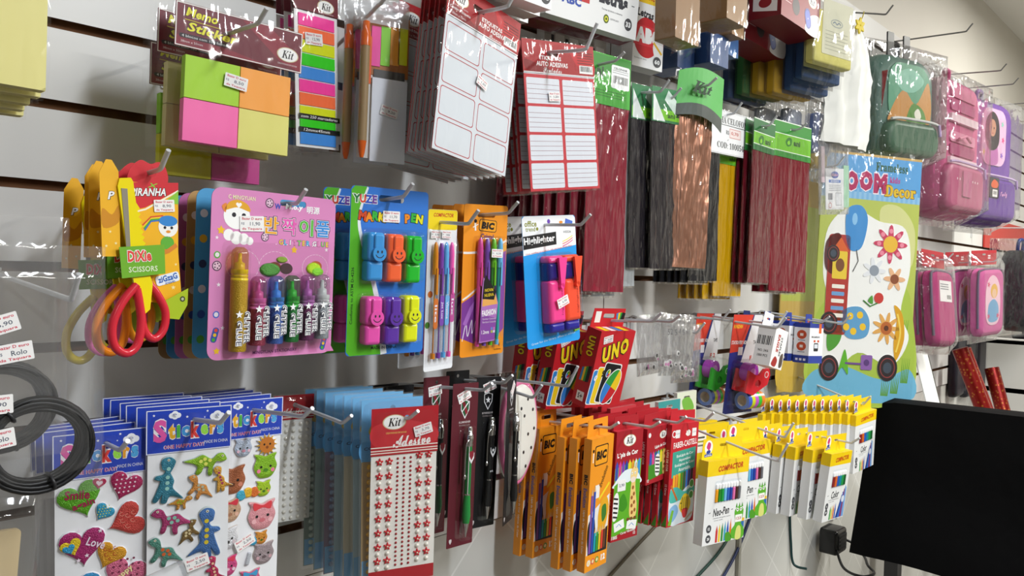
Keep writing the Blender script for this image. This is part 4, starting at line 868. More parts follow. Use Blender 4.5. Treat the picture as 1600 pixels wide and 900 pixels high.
        dino(-1.2, -20.6, 1.1, -5, '#5a7a3c', '#c8d04a', 1); dino(2.8, -19.4, .7, 4, '#c02a5a', '#f0c8a0', 1, True); dino(.6, -23.2, 1.0, 0, '#8a5fb0', '#d8d85a', -1)
        st(tf(rr(-.8, .8, -.28, .28, .2), -1.9, -18.2, 1, 22), '#9aa89a')
    if kind == 'bears' and full:
        def face(cx, cz, r, c, ear, inner, ears=True, bow=None):
            sh = blob([(cx-r, cz), (cx-.8*r, cz+.65*r)]+([(cx-.95*r, cz+1.05*r), (cx-.45*r, cz+1.0*r)] if ears else [])+[(cx, cz+.85*r)]+([(cx+.45*r, cz+1.0*r), (cx+.95*r, cz+1.05*r)] if ears else [])+[(cx+.8*r, cz+.65*r), (cx+r, cz), (cx+.6*r, cz-.75*r), (cx, cz-.9*r), (cx-.6*r, cz-.75*r)], 4)
            def deco(q):
                for dx in (-.38, .38): q.poly(circ(cx+dx*r, cz+.05*r, .1*r, 8), '#181414', Y-.02); q.poly(circ(cx+dx*1.5*r, cz-.25*r, .16*r, 8), inner, Y-.015)
                q.poly(circ(cx, cz-.22*r, .2*r, 12, .14*r), ear, Y-.02)
                if bow: q.poly(blob([(cx-.6*r, cz+.95*r), (cx, cz+.75*r), (cx+.6*r, cz+.95*r), (cx+.55*r, cz+.45*r), (cx, cz+.6*r), (cx-.55*r, cz+.45*r)]), bow, Y-.025)
            st(sh, c, '#c8bcb4', deco)
        st(flower(2.4, -6.1, 1.6, 14, 56), '#e0b01c', deco=lambda q: (q.poly(circ(2.4, -6.1, 1.05, 18), '#c8792c', Y-.01), q.poly(circ(2.0, -6.0, .14, 8), '#181414', Y-.02), q.poly(circ(2.8, -6.0, .14, 8), '#181414', Y-.02), q.poly(circ(2.4, -6.4, .2, 8), '#8a4a1c', Y-.02)))
        face(-.8, -6.2, 1.25, '#b8c4d8', '#e8a0b8', '#e8c0d0'); face(2.3, -9.0, 1.7, '#8ac01e', '#4f8a1c', '#f080a0'); face(-2.2, -10.2, 1.9, '#a85f38', '#6a3a1e', '#d88a70')
        def worm(cx, cz, s, cs, head):
            for i, c in enumerate(cs): st(circ(cx+i*.95*s, cz+.25*math.sin(i*1.2), .75*s, 16), c)
            face(cx+len(cs)*.95*s+.3, cz+.35, 1.15*s, head, '#3a6a1c', '#f09a6a')
        worm(-.9, -12.2, .95, ('#3fb0d0', '#f0c02c', '#e8742c'), '#a8cc1e'); face(-2.4, -14.0, 1.6, '#d0a888', '#b07a5a', '#e8b8a0', bow='#d83a4a'); face(2.0, -15.4, 2.0, '#e8a0a8', '#d0707a', '#f0b8bc', bow='#e0404a')
        face(-2.6, -17.5, 1.5, '#e6e6ea', '#2a2a2e', '#d8c8cc'); worm(-.6, -18.6, .8, ('#8ab01e', '#f08a2c', '#3fa8d0'), '#d8902c'); face(2.4, -20.4, 1.5, '#a8989c', '#6a5a5e', '#d0a8b0'); face(-2.5, -21.0, 1.4, '#d84a8a', '#f0c8d8', '#f0d0dc', bow='#e03a5a'); face(.6, -23.6, 1.5, '#d8608a', '#f0e0e4', '#f0c8d0', bow='#3f9fd0'); st(tf(rr(-.9, .9, -.28, .28, .2), .3, -20.6, 1, 75), '#c8ccd4')
    bag(p, 9.5, -26.2, .2, .38, back=.15, seed=len(label), wr=.45)
    return p
p = sticker_pack('puffy heart sticker pack under a blue header, front of its hook', 'hearts'); at(p, .325, .178, 1.416, -12, 2, -1.0)
q = sticker_pack('plain', 'none', False); q['label'] = 'blue headed sticker pack, second behind the heart stickers'; at(q, .322, .155, 1.418, -10, 2, -2)
row(q, 2, .02, 'blue headed sticker pack behind the heart stickers', 'puffy sticker packs', start=1)
p = sticker_pack('puffy dinosaur sticker pack under a blue header, front of its hook', 'dinos'); price(p, '2,50', .9, -18.0, 14, -.6, 2.6); at(p, .411, .205, 1.436, -14, 2, -.6)
c = dup(q, 'blue headed sticker pack, second behind the dinosaur stickers'); at(c, .410, .180, 1.437, -13, 2, -.5)
row(c, 4, .022, 'blue headed sticker pack behind the dinosaur stickers', 'puffy sticker packs', start=1, dx=-.0015)
p = sticker_pack('puffy animal face sticker pack under a blue header, front of its hook', 'bears'); price(p, '2,50', -.4, -18.2, 24, -.6, 2.6); at(p, .515, .150, 1.428, -3, 0, .6)
c = dup(q, 'blue headed sticker pack, second behind the animal face stickers'); at(c, .512, .125, 1.429, -2, 0, 0)
row(c, 3, .022, 'blue headed sticker pack behind the animal face stickers', 'puffy sticker packs', start=1)

def gem_header(g, W, h, fancy=True):
    g.holed(rr(-W, W, -h, 0, .05), circ(.2, -1.5, .4, 12), -.12, -.08, '#b3202a', '#eeeeee'); g.poly(blob([(-W+.3, -2.5), (0, -1.8), (W-.3, -3.2), (W-.6, -h+1.3), (0, -h+1.2), (-W+.5, -h+1.4)]), '#c8323a', -.124)
    for z in (.35, .7, 1.15): g.poly(rr(-W, W, -h+z-.09, -h+z+.06, 0), '#f4e8dc', -.128)
    if fancy:
        kit_logo(g, -1.6, -2.0, 3.1, -.13); g.t('CREATIVIDADE EM NOVAR', -1.3, -3.5, .25, '#f0c86a', 3.0, .01, y=-.13); g.t(mt('Adesivo', 'script'), 1.0, -4.7, 1.7, '#f8f4f0', 5.6, .02, 0, 3, -.14)
# white pearl sheet
def pearls(label):
    p = thing('pearl_sticker_sheet', label, 'pearl stickers')
    g = G(); g.box(-2.9, 2.9, -18.5, -3.6, -.02, .04, '#e9e8e2'); g.build('backing_sheet', p)
    g = G(); gem_header(g, 3.1, 3.6, False); g.t(mt('Adesivos', 'script'), .2, -2.3, .8, '#f8f4f0', 4.2, y=-.14); g.build('header_card', p)
    me = None
    for i in range(5):
        for j in range(15):
            if me is None: d = G(); d.dome(0, 0, .31, 'pearl', 0, .3); o = d.build('pearl', p); me = o.data
            else: o = link('pearl', me, p)
            o.location = (-.022+.011*i, -.0003, -.043-.0098*j)
    bag(p, 6.6, -19, .2, .35, seed=9, wr=.4); return p
p = pearls('white pearl sticker sheet under a red header, hanging beside the animal face stickers'); at(p, .632, .065, 1.412, -8, 0, .6)
# blue headed pearl strips
def bluepearl(label, tint, full, gem):
    p = thing('pearl_strip_pack', label, 'pearl strips', 'blue headed pearl strip packs')
    W, H = 4.6, 26.5
    g = G(); g.box(-W+.1, W-.1, -H, -8.0, -.02, .05, tint); g.poly(rr(-W+.2, W-.2, -H+.1, -H+4, 0), '#7fb4dc', -.03); g.build('backing_sheet', p)
    g = G(); g.holed(rr(-W, W, -8.6, 0, .05), circ(0, -1.3, .4, 12), -.1, -.06, '#74b4e2', '#e4eef4'); g.poly(blob([(-W+.2, -5.8), (0, -6.8), (W-.2, -6.0), (W-.2, -8.5), (0, -8.3), (-W+.2, -8.5)]), '#5fa4d8', -.104)
    for x in (-2.6, 1.4): g.poly(blob([(x-.9, -4.2), (x, -3.0), (x+.9, -4.2), (x+.7, -4.9), (x-.7, -4.9)]), '#d8b42c', -.11); g.poly(strip([(x, -3.2), (x, -2.2)], .5), '#3a3430', -.112); g.poly(circ(x, -4.2, .4, 10), '#4a3a6a', -.115)
    g.t('CONTÉM 30 PEÇAS', -.4, -6.8, .62, '#1f3550', 7.6, .02, y=-.12); g.build('header_card', p)
    if full:
        me = None
        for i in range(3):
            for j in range(16):
                if me is None: d = G(); d.dome(0, 0, .38, gem, 0, .34); o = d.build('pearl', p); me = o.data
                else: o = link('pearl', me, p)
                o.location = (-.034+.0125*i, -.0003, -.094-.0105*j)
    bag(p, 9.6, -27, .2, .4, seed=len(label), m='softfilm', wr=.4); return p
for i, (d, nm, tint, gem, fl) in enumerate(((.205, 'blue headed strip pack directly behind the red flower gem sheet', '#b89a6a', '#e0a81e!', True), (.185, 'blue headed strip pack with pale blue backing, second behind the red gem sheet', '#a8c0c8', 'pearl', False), (.165, 'blue headed strip pack with cream backing, third behind the red gem sheet', '#c8c0a8', 'pearl', False), (.145, 'blue headed strip pack, fourth behind the red gem sheet', '#a0b8c0', 'pearl', False), (.120, 'blue headed strip pack with mauve pearls, second nearest the wall', '#8a7a8c', '#8fa0b8!', True), (.098, 'blue headed strip pack, third nearest the wall', '#8fa8a4', 'pearl', False), (.072, 'blue headed strip pack with green-grey pearls, nearest the wall', '#8a9a90', '#c2cdbf!', True))):
    q = bluepearl(nm, tint, fl, gem); at(q, .703-.001*i, d, 1.418+.001*(i % 3), -16+2*(i % 3)+(4 if i > 3 else 0), 0, -.5+rnd.uniform(-.6, .6))
# red flower gems
p = thing('gem_sticker_sheet', 'sheet of red flower gems and pearls under a red header, front of its hook', 'gem stickers')
W, H = 4.8, 24.8
g = G(); g.box(-W, W, -H, -6.0, -.02, .04, '#eeece4'); g.poly(rr(-W, W, -H, -H+1.9, 0), '#b3202a', -.03); g.build('backing_sheet', p)
g = G(); gem_header(g, W+.1, 6.6); g.build('header_card', p)
fm = pm = rm = None
for i in range(4):
    x = (-3.6, -2.2, 2.2, 3.6)[i]
    for j in range(16):
        z = -7.5-1.0*j+(.5 if i > 1 else 0)
        if j % 2 == 0:
            if fm is None:
                d = G(); d.puff(flower(0, 0, .58, 5, 40, 15), '#c4202c!', 0, .22); d.dome(0, 0, .14, '#e8d8c0', -.22, .1, 8); o = d.build('flower_gem', p); fm = o.data
            else: o = link('flower_gem', fm, p)
        else:
            if pm is None: d = G(); d.dome(0, 0, .33, 'pearl', 0, .3); o = d.build('pearl', p); pm = o.data
            else: o = link('pearl', pm, p)
        o.location = (x*.01, -.0003, z*.01)
for i in range(3):
    for j in range(25):
        if rm is None: d = G(); d.dome(0, 0, .19, '#9a1420!', 0, .14, 8); o = d.build('rhinestone', p); rm = o.data
        else: o = link('rhinestone', rm, p)
        o.location = ((-.95+.95*i)*.01, -.0003, (-7.2-.63*j)*.01)
price(p, '3,70', 2.6, -3.3, 14, -.3, 2.7); bag(p, 10.2, -26.6, .2, .32, seed=3, wr=.5); at(p, .708, .228, 1.408, -20, 2, -.5)

# football club pens on cards
def clubpen(label, dark, bodycol, gripcol, stripe):
    p = thing('club_pen_card', label, 'pen card', 'maroon pen cards' if not dark else 'black pen cards')
    W, H = 2.75, 25.5; bc = '#171719' if dark else '#5a1a26'
    g = G(); g.holed(rr(-W, W, -H, 0, .15), circ(0, -.9, .3, 12), .0, .05, bc, '#3a2a2a'); y = -.02
    sh = [(-.95, -2.9), (0, -2.6), (.95, -2.9), (.9, -4.2), (0, -5.6), (-.9, -4.2)]
    g.poly(sh[::-1], '#e8e8ea', y); g.poly(tf(sh[::-1], 0, -.5, .86), '#17171a' if dark else '#1f5a36', y-.006)
    if dark: g.poly(star(0, -3.9, .62), '#f2f2f4', y-.012)
    else: g.poly([(-.7, -3.0), (-.1, -2.9), (.6, -4.6), (.2, -5.0)], '#8a1a2c', y-.012); g.poly(strip([(-.7, -4.5), (.7, -3.0)], .18), '#f0f0f0', y-.014)
    g.t('BOTAFOGO FR' if dark else 'FLUMINENSE', 0, -6.1, .32, '#d8d0d0', 2.4, .01, y=y); g.t('FOOTBALL CLUB', 0, -6.6, .22, '#b8a8a8', 2.2, y=y); g.poly(sh and tf(sh[::-1], -2.0, -23.4, .28), '#c8c0c0', y)
    g.build('printed_card', p)
    b = G(); yy = -.85
    b.lathe([(.42, -17.3), (.5, -12.2)], .4, yy, bodycol+'!', 16)
    if stripe: b.lathe([(.505, -17.2), (.505, -9.6)], .4, yy, bodycol+'!', 16); b.box(-.02, .06, -17.2, -9.8, yy-.52, yy-.4, '#e8e4e0')
    else: b.lathe([(.505, -17.2), (.505, -9.6)], .4, yy, bodycol+'!', 16)
    b.poly(tf(sh[::-1], .5, -10.0 if dark else -9.0, .62), '#e6e6e8', yy-.54); b.poly(tf(sh[::-1], .5, -10.15 if dark else -9.15, .5), '#151517' if dark else '#8a1a2c', yy-.545)
    if dark: b.poly(star(.5, -12.25, .36), '#f2f2f4', yy-.55); b.t('BFR', .4, -15.8, .3, '#d8d8dc', .7, .02, y=yy-.53)
    b.build('pen_barrel', p)
    b = G(); b.lathe([(.52, -21.8), (.68, -20.8), (.6, -19.0), (.5, -17.3)], .4, yy, gripcol+'!', 16)
    b.build('grip', p)
    b = G(); b.lathe([(.1, -24.0), (.2, -23.4), (.52, -21.8)], .4, yy, 'chrome', 14); b.lathe([(.5, -9.8), (.62, -9.6), (.55, -9.2), (.62, -9.0), (.62, -8.3), (.55, -8.2), (.6, -8.0), (.45, -7.9), (.42, -7.0), (.3, -6.7)], .4, yy, 'chrome', 16); b.lathe([(.52, -17.4), (.54, -17.2)], .4, yy, 'chrome', 14)
    b.tube(smooth([(.1, yy-.3, -8.6), (-.5, yy-.35, -9.4), (-.62, yy-.3, -11.5), (-.55, yy-.25, -14.2)]), .13, 'chrome', 8); b.lathe([(.05, -14.9), (.28, -14.6), (.28, -14.3), (.05, -14.0)], -.55, yy-.25, 'chrome', 10); b.build('metal_trim', p)
    b = G(); b.rbox(-1.1, 1.4, -24.4, -6.4, -1.7, -.02, 'blister', .6, .5); b.build('blister', p)
    return p
p = clubpen('maroon card with green barrelled club pen, front of its hook', False, '#1f7a3a', '#1e8a3c', True); price(p, '13,50', -.3, -2.0, 22, -.05, 2.8); at(p, .860, .190, 1.424, 0, 0, 1.5)
p = clubpen('maroon card with club pen, just behind the front green pen card', False, '#1c1c1e', '#1e5a30', False); price(p, '13,50', -.3, -2.2, 8, -.05, 2.8); at(p, .852, .130, 1.428, 0, 0, 1.0)
p = clubpen('black card with black star crest pen, hanging square to the wall', True, '#161618', '#1a1a1c', False); price(p, '13,50', .2, -1.6, 18, -.05, 2.8); at(p, .962, .140, 1.420, -4, 0, 2.2)
p = clubpen('black card with star crest pen turned nearly edge on beside the pink oval case', True, '#161618', '#1a1a1c', False); price(p, '13,50', .6, -2.6, 50, -.05, 2.6); at(p, .998, .160, 1.425, 27, 0, 2)
p = clubpen('dark club pen card close to the wall behind the black star card', True, '#161618', '#1a1a1c', False); at(p, .950, .075, 1.425, 0, 0, 1)
# black hanging packs behind the blue strips
for i, (x, d) in enumerate(((.800, .06), (.812, .085))):
    p = thing('black_pouch', ('black film pouch nearest the wall behind the maroon pen cards', 'black film pouch just in front of the other, behind the maroon pen cards')[i], 'pouch', 'black pouches behind the pen cards')
    g = G(); g.holed(rr(-3, 3, -19, 0, .1), rr(-.8, .8, -1.6, -1.0, .25), 0, .3, '#1d1d20', '#1d1d20'); g.poly(rr(-2.6, 2.6, -3.4, -2.0, .1), '#3a4a38', -.02); g.build('card', p); bag(p, 6.2, -19.4, .2, .1, back=.4, seed=i); at(p, x, d, 1.412, 0, 0, 1)

# pink oval case in a clear bag
p = thing('oval_case', 'white dotted oval case with pink rim in a clear bag beside the black pen cards', 'pencil case')
g = G(); o_ = blob([(0, 0), (-3.6, -2.2), (-4.8, -7.5), (-4.2, -12.5), (-2.4, -16.6), (0, -18.2), (2.4, -16.4), (4.3, -12.2), (4.8, -7.2), (3.4, -2.0)], 5)
g.puff(o_, '#ece9e0', 0, 1.4); g.slab(o_, 0, 1.0, '#ece9e0'); 
for q_, (x, z) in enumerate(((1, -3), (2.6, -5), (.2, -6), (3.2, -8.5), (1.5, -9.4), (-1.5, -8), (2.6, -12), (.4, -12.6), (-.8, -4.6), (1.2, -15.2), (-2.6, -11), (-2.4, -5.8))): g.slab(circ(x, z, .24, 8, .32), -1.47, -1.3, '#2a262a')
g.build('case_face', p)
g = G(); g.tube([(x, -.2, z) for x, z in o_]+[(o_[0][0], -.2, o_[0][1])], .55, '#e879a6', 8, False); g.build('pink_rim', p)
g = G(); g.box(-4.2, -2.9, -19.5, -9, -1.9, -1.8, '#f2f2f2'); [g.poly(rr(-4.2, -3.8, -10-.5*i-.05, -10-.5*i, 0), '#777777', -1.92) for i in range(18)]; g.build('paper_ruler', p)
bag(p, 11.5, -20.5, 2.0, 1.9, back=1.1, seed=14, wr=1.2); at(p, 1.065, .115, 1.400, 4, 0, 2)

# black elastic coils in a clear bag
def coils(label, x, d, z, seed, hd):
    p = thing('elastic_coil_bag', label, 'elastic', 'bags of black elastic coils')
    for k, (cx, cz, r, n, nm) in enumerate(((2.2, -16.6, 4.4, 14, 'elastic_coil'),)):
        g = G(); q = random.Random(seed+k)
        for i in range(n):
            a0 = q.uniform(0, 6); rr_ = r-.30*(i % 4); oy = -.4-.34*(i//4)
            path = [(cx+(rr_+.08*math.sin(3*t+a0))*math.cos(t), oy-.5-.1*math.sin(2*t+a0), cz+(rr_*.92+.08*math.cos(2*t+a0))*math.sin(t)) for t in [2*math.pi*j/40 for j in range(41)]]
            g.tube(path, .23, '#121214', 6, False)
        for a in (2.2, 5.0):
            g.tube([(cx+(r-.5)*math.cos(a)+.75*math.cos(a)*math.cos(t), -1.3+1.1*math.sin(t), cz+(r-.5)*.92*math.sin(a)+.75*math.sin(a)*math.cos(t)) for t in [2*math.pi*j/14 for j in range(15)]], .16, '#2a2a2c', 6, False)
        g.build(nm, p)
    b = bag(p, 16.5, -22, 1.2, 1.9, back=.2, seed=seed, m='softfilm', wr=1.6, nx=24, nz=30); at(p, x, d, z, 0, 0, 0)
    return p
p = coils('clear bag of coiled black elastic with price stickers, front of its hook', .205, .290, 1.602, 5, True)
for v, x, z, r in (('6,90', -1.0, -5.8, 17), ('Rolo', 0.1, -8.2, 9), ('6,90', -1.4, -12.6, 2), ('Rolo', -1.2, -15.6, 8)): price(p, v, x, z, r, -2.3, 2.9)
p = coils('clear bag of coiled black elastic behind the front elastic bag', .190, .235, 1.630, 8, False); price(p, '6,90', -1.6, -12.2, 14, -2.2, 2.9)

# crumpled clear packs low in the corner
p = thing('clear_tube', 'rolled clear plastic tube poking up at the bottom edge below the heart stickers', 'plastic tube')
g = G(); g.tube([(0, 0, 0), (4, -1, 2.2), (9, -2, 3.6)], [1.0, 1.1, 1.15], 'milky', 14, True); g.tube([(8.6, -1.95, 3.5), (9.1, -2.05, 3.65)], 1.2, '#d9dde0~', 14, False); g.build('tube_body', p); at(p, .265, .30, 1.258)
p = thing('clear_bag', 'crumpled clear packet in the bottom corner below the elastic coils', 'plastic bag')
g = G(); g.box(-3, 2.4, -9, -2, 0, .6, '#c9b48a', .4); g.build('contents', p); bag(p, 8, -11, 1, .8, back=.8, seed=77, wr=2, m='softfilm'); at(p, .205, .26, 1.372, 0, 0, 4)
hook(.19, 6, .26, 1.372-.02, 'display hook low in the corner holding a crumpled clear packet')
hook(.275, 7, .29, 1.20, 'display hook low in the corner under the rolled clear plastic tube')
# ------------------------------------------------------------------ boxes on the lower right
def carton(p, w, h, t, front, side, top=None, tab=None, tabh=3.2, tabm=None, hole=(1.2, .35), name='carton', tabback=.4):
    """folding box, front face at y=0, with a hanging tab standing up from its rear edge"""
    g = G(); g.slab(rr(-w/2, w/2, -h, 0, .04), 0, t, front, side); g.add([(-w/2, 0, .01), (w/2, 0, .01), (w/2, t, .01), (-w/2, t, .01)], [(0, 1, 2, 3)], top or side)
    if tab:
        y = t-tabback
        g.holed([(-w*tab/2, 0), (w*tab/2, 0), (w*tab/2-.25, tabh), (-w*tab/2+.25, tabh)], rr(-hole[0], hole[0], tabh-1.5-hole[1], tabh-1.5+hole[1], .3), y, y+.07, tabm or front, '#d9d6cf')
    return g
def sidetext(g, s, w, t, zc, h, L, m, bold=0, rot=90):             # writing up the near side face (x = -w/2)
    vs, fs, x0, x1, z0, z1 = text_mesh(s, bold, 0)
    kx = L/max(x1-x0, 1e-6); k = h/max(z1-z0, 1e-6); pts = []
    for a, b in vs:
        u = (a-(x0+x1)/2)*kx; v = (b-(z0+z1)/2)*k
        yy, zz = (t/2-u, zc+v) if rot == 0 else (t/2-v*(1 if rot == -90 else -1), zc+u*(-1 if rot == -90 else 1)) if False else ((t/2-u, zc+v) if rot == 0 else (t/2-v, zc-u))
        pts.append((-w/2-.02, yy, zz))
    g.add(pts, fs, m)
def sidepoly(g, p, w, m, off=.012): g.add([(-w/2-off, y, z) for y, z in p], [tuple(range(len(p)))], m)
# card game boxes
def uno(label):
    p = thing('card_game_box', label, 'card game', 'red card game boxes'); w, h, t = 10.2, 15.2, 3.6; rd = '#c81d28'
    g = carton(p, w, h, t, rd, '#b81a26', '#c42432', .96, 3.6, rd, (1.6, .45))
    for i, (c, c2, x) in enumerate((('#2f86d0', '#f6f6f6', -3.1), ('#f2cc18', '#f6f6f6', -1.9), ('#17171a', '#f6f6f6', .2))):
        q = tf(rr(-1.7 if i < 2 else -2.6, 1.9 if i < 2 else 2.6, -7.6, (-.6, -.1, .6)[i], .5), x+(.5 if i == 2 else 0), -7.0, 1, (-4, -5, -8)[i])
        g.poly(q, '#f7f6f2', -.02-.02*i); g.frame(q, .16, '#f7f6f2', -.026-.02*i); g.poly(tf(q, *[0, 0]) if False else [((a-sum(b[0] for b in q)/len(q))*.91+sum(b[0] for b in q)/len(q), (b_-sum(b[1] for b in q)/len(q))*.95+sum(b[1] for b in q)/len(q)) for a, b_ in q], c, -.028-.02*i)
    g.t('0', -3.9, -9.2, 1.2, '#f6f6f6', .8, .06, .2, -4, -.06); g.t('9', -1.9, -8.4, 1.5, '#2a2a20', .9, .06, .2, -5, -.08)
    cx, cz = 1.1, -11.2
    el = tf(circ(0, 0, 2.0, 36, 3.7), cx, cz, 1, -28); g.poly(tf(circ(0, 0, 2.2, 36, 3.9), cx, cz, 1, -28), '#f6f6f4', -.08)
    for k, c in enumerate(('#f0c81c', '#2f9a3c', '#2f7fd0', '#c81d28')):
        a = [(0, 0)]+[(2.0*math.cos(R(90*k+j*10)), 3.7*math.sin(R(90*k+j*10))) for j in range(10)]; g.poly(tf(a, cx, cz, 1, -28), c, -.088)
    q = tf(circ(0, 0, .62, 18, .85), -.5, -8.4, 1, -28); g.poly(q, '#f6f6f4', -.08)
    for k, c in enumerate(('#f0c81c', '#2f9a3c', '#2f7fd0', '#c81d28')): g.poly(tf([(0, 0)]+[(.52*math.cos(R(90*k+j*15)), .74*math.sin(R(90*k+j*15))) for j in range(7)], -.5, -8.4, 1, -28), c, -.086)
    for i, (ch, x, z) in enumerate((('U', -2.3, -4.6), ('N', .1, -3.9), ('O', 2.6, -3.1))):
        g.t(ch, x, z, 3.5, '#1a1412', 2.7, .13, .15, 14, -.03); g.t(ch, x+.06, z+.06, 3.2, '#f2d41c', 2.3, .06, .15, 14, -.04); g.t(ch, x-.05, z+.05, 2.9, '#f8e65a', 1.9, .0, .15, 14, -.045) if False else None
    # side face and top flap
    for i, (ch, z) in enumerate((('U', -2.0), ('N', -3.4), ('O', -4.8))): sidetext(g, ch, w, t, z, 1.9, 1.3, '#1a1412', .12, -90); sidetext(g, ch, w+.02, t, z, 1.7, 1.15, '#f2d41c', .05, -90)
    for i, c in enumerate(('#2f86d0', '#f2cc18', '#2f9a3c', '#17171a')): sidepoly(g, [(t/2+1.1-.5*i, -10.4), (t/2+.3-.5*i, -10.2), (t/2+.1-.5*i, -7.6+.2*i), (t/2+.9-.5*i, -7.8+.2*i)], w, c, .012+.004*i)
    sidepoly(g, [(t/2+.9, -14.2), (t/2-.9, -14.2), (t/2-.9, -12.4), (t/2+.9, -12.4)], w, '#f4f2ee'); sidetext(g, '5+', w+.02, t, -13.3, 1.0, 1.1, '#222222', .02, 0)
    for i, c in enumerate(('#2f86d0', '#f2cc18', '#2f9a3c', '#17171a')): g.poly(tf(rr(-.5, .5, -.9, .9, .1), 2.8+.45*i, 1.9, 1, 20-10*i), c, t-.42-.006*i)
    g.poly(rr(-4.0, -2.4, .8, 3.0, .05), '#f2f0ee', t-.42)
    for i, c in enumerate(('#f2d41c', '#f4f0ee', '#2f86d0', '#f2cc18')): g.add([(-3.8+1.9*i, .3, .02), (-2.3+1.9*i, .3, .02), (-2.4+1.9*i, t-.7, .02), (-3.9+1.9*i, t-.7, .02)], [(0, 1, 2, 3)], c)
    g.build('carton', p); return p
p = uno('red card game box with four colour oval card, front of its hook'); price(p, '29,90', -2.7, -1.6, 12, -.08, 2.6); at(p, 1.245, .205, 1.492, -4, 13, 1.5)
p = uno('red card game box with four colour oval card, second on its hook'); price(p, '29,90', -2.9, -1.9, 26, -.08, 2.6); at(p, 1.205, .135, 1.487, -3, 9, 3)
p = uno('red card game box nearest the wall behind the other two'); at(p, 1.190, .075, 1.490, -2, 5, 3)

# orange colour pencil boxes
def bicbox(label, full):
    p = thing('colour_pencil_box', label, 'pencil box', 'orange colour pencil boxes'); w, h, t = 7.2, 25.0, 1.7
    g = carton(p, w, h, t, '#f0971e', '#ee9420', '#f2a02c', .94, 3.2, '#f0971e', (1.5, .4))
    for s_, z, c, H_, L, b in (('BIC', -7.6, '#221a14', .8, 1.9, .06), ('Evolution', -11.0, '#3a57a0', .8, 3.6, .03), ('Lápis de Cor  Lápices de Color', -17.4, '#fbf3e6', .55, 8.2, .01)): sidetext(g, s_, w, t, z, H_, L, c, b, -90)
    if full:
        g.slab(rr(-2.4, 1.9, -5.2, -1.4, .4), -.03, 0, '#241a12'); g.slab(rr(-2.2, 1.7, -5.0, -1.6, .35), -.04, 0, '#f2a01c'); g.t('BIC', -.25, -3.3, 1.7, '#1c1612', 3.4, .07, .1, 0, -.05)
        g.poly(circ(-2.9, -2.2, .3, 12), '#241a12', -.03); g.poly(strip([(-2.9, -2.6), (-2.9, -4.4)], .3), '#f4ece0', -.03)
        g.t('Evolution', .9, -7.6, 1.0, '#8a5a14', 4.2, .04, .2, 62, -.03); g.poly(rr(-1.6, -.2, -11.4, -8.9, .05), '#f2ece4', -.02); g.poly(strip([(-.2, -11.8), (3, -9.2)], .5), '#f2d42a', -.02)
        g.poly([(-3.4, -14.2), (3.3, -11.4), (3.3, -21.2), (-3.4, -21.8)], '#e8e4e0', -.02); g.poly([(-3.2, -19.5), (3.3, -17.6), (3.3, -22.2), (-2.9, -21.8)], '#2a2420', -.03)
        g.poly(blob([(.6, -12.2), (2.4, -11.8), (3.2, -14), (2.4, -17.5), (.4, -18.2), (-.2, -15)]), '#e8a81e', -.034); g.poly(blob([(.9, -13.6), (2.2, -13.2), (2.5, -15.4), (1.3, -16.4)]), '#3f7a2c', -.038); g.poly(blob([(-3.2, -15.8), (-1.4, -15), (-.9, -19.8), (-2.4, -20.8), (-3.3, -19.6)]), '#1b1a1c', -.036)
        for i, c in enumerate(('#7a4fa0', '#2a4fb0', '#1f9fb0', '#2f9a3c', '#e0c02a', '#d8402c', '#6a3a24')):
            x = -2.8+.8*i; g.box(x, x+.62, -21.6, -18.0 if i > 1 else -10.6+.6*i, -.06, -.02, c); g.poly([(x, -18.0 if i > 1 else -10.6+.6*i), (x+.62, -18.0 if i > 1 else -10.6+.6*i), (x+.31, -16.9 if i > 1 else -9.2+.6*i)], '#d8b080', -.05)
        for i, c in enumerate(('#e8e4d8', '#d8604a', '#6a9a3a')): g.poly(circ(-2.4+1.35*i, -23.4, .6, 16), c, -.02); g.poly(circ(-2.4+1.35*i, -23.4, .35, 12), '#f4d8a0', -.026)
        g.t('12', 2.3, -23.4, 1.2, '#fbf7f0', 1.4, .06, y=-.03)
    g.build('carton', p); return p
p = bicbox('orange colour pencil box with toucan picture, front of its hook', True); at(p, 1.186, .218, 1.300, 3, 3.4, -1.6)
p = dup(p, 'orange colour pencil box, second on its hook behind the toucan box'); at(p, 1.178, .190, 1.298, 3, 3.0, -1.4)
p = dup(p, 'orange colour pencil box, third on its hook behind the toucan box'); at(p, 1.172, .166, 1.297, 2, 3, -1.2)
p = dup(p, 'orange colour pencil box, front of the separate rear pair'); at(p, 1.176, .100, 1.302, 3, 2, .5)
p = dup(p, 'orange colour pencil box nearest the wall, rear of the separate pair'); at(p, 1.172, .072, 1.300, 3, 2, .8)
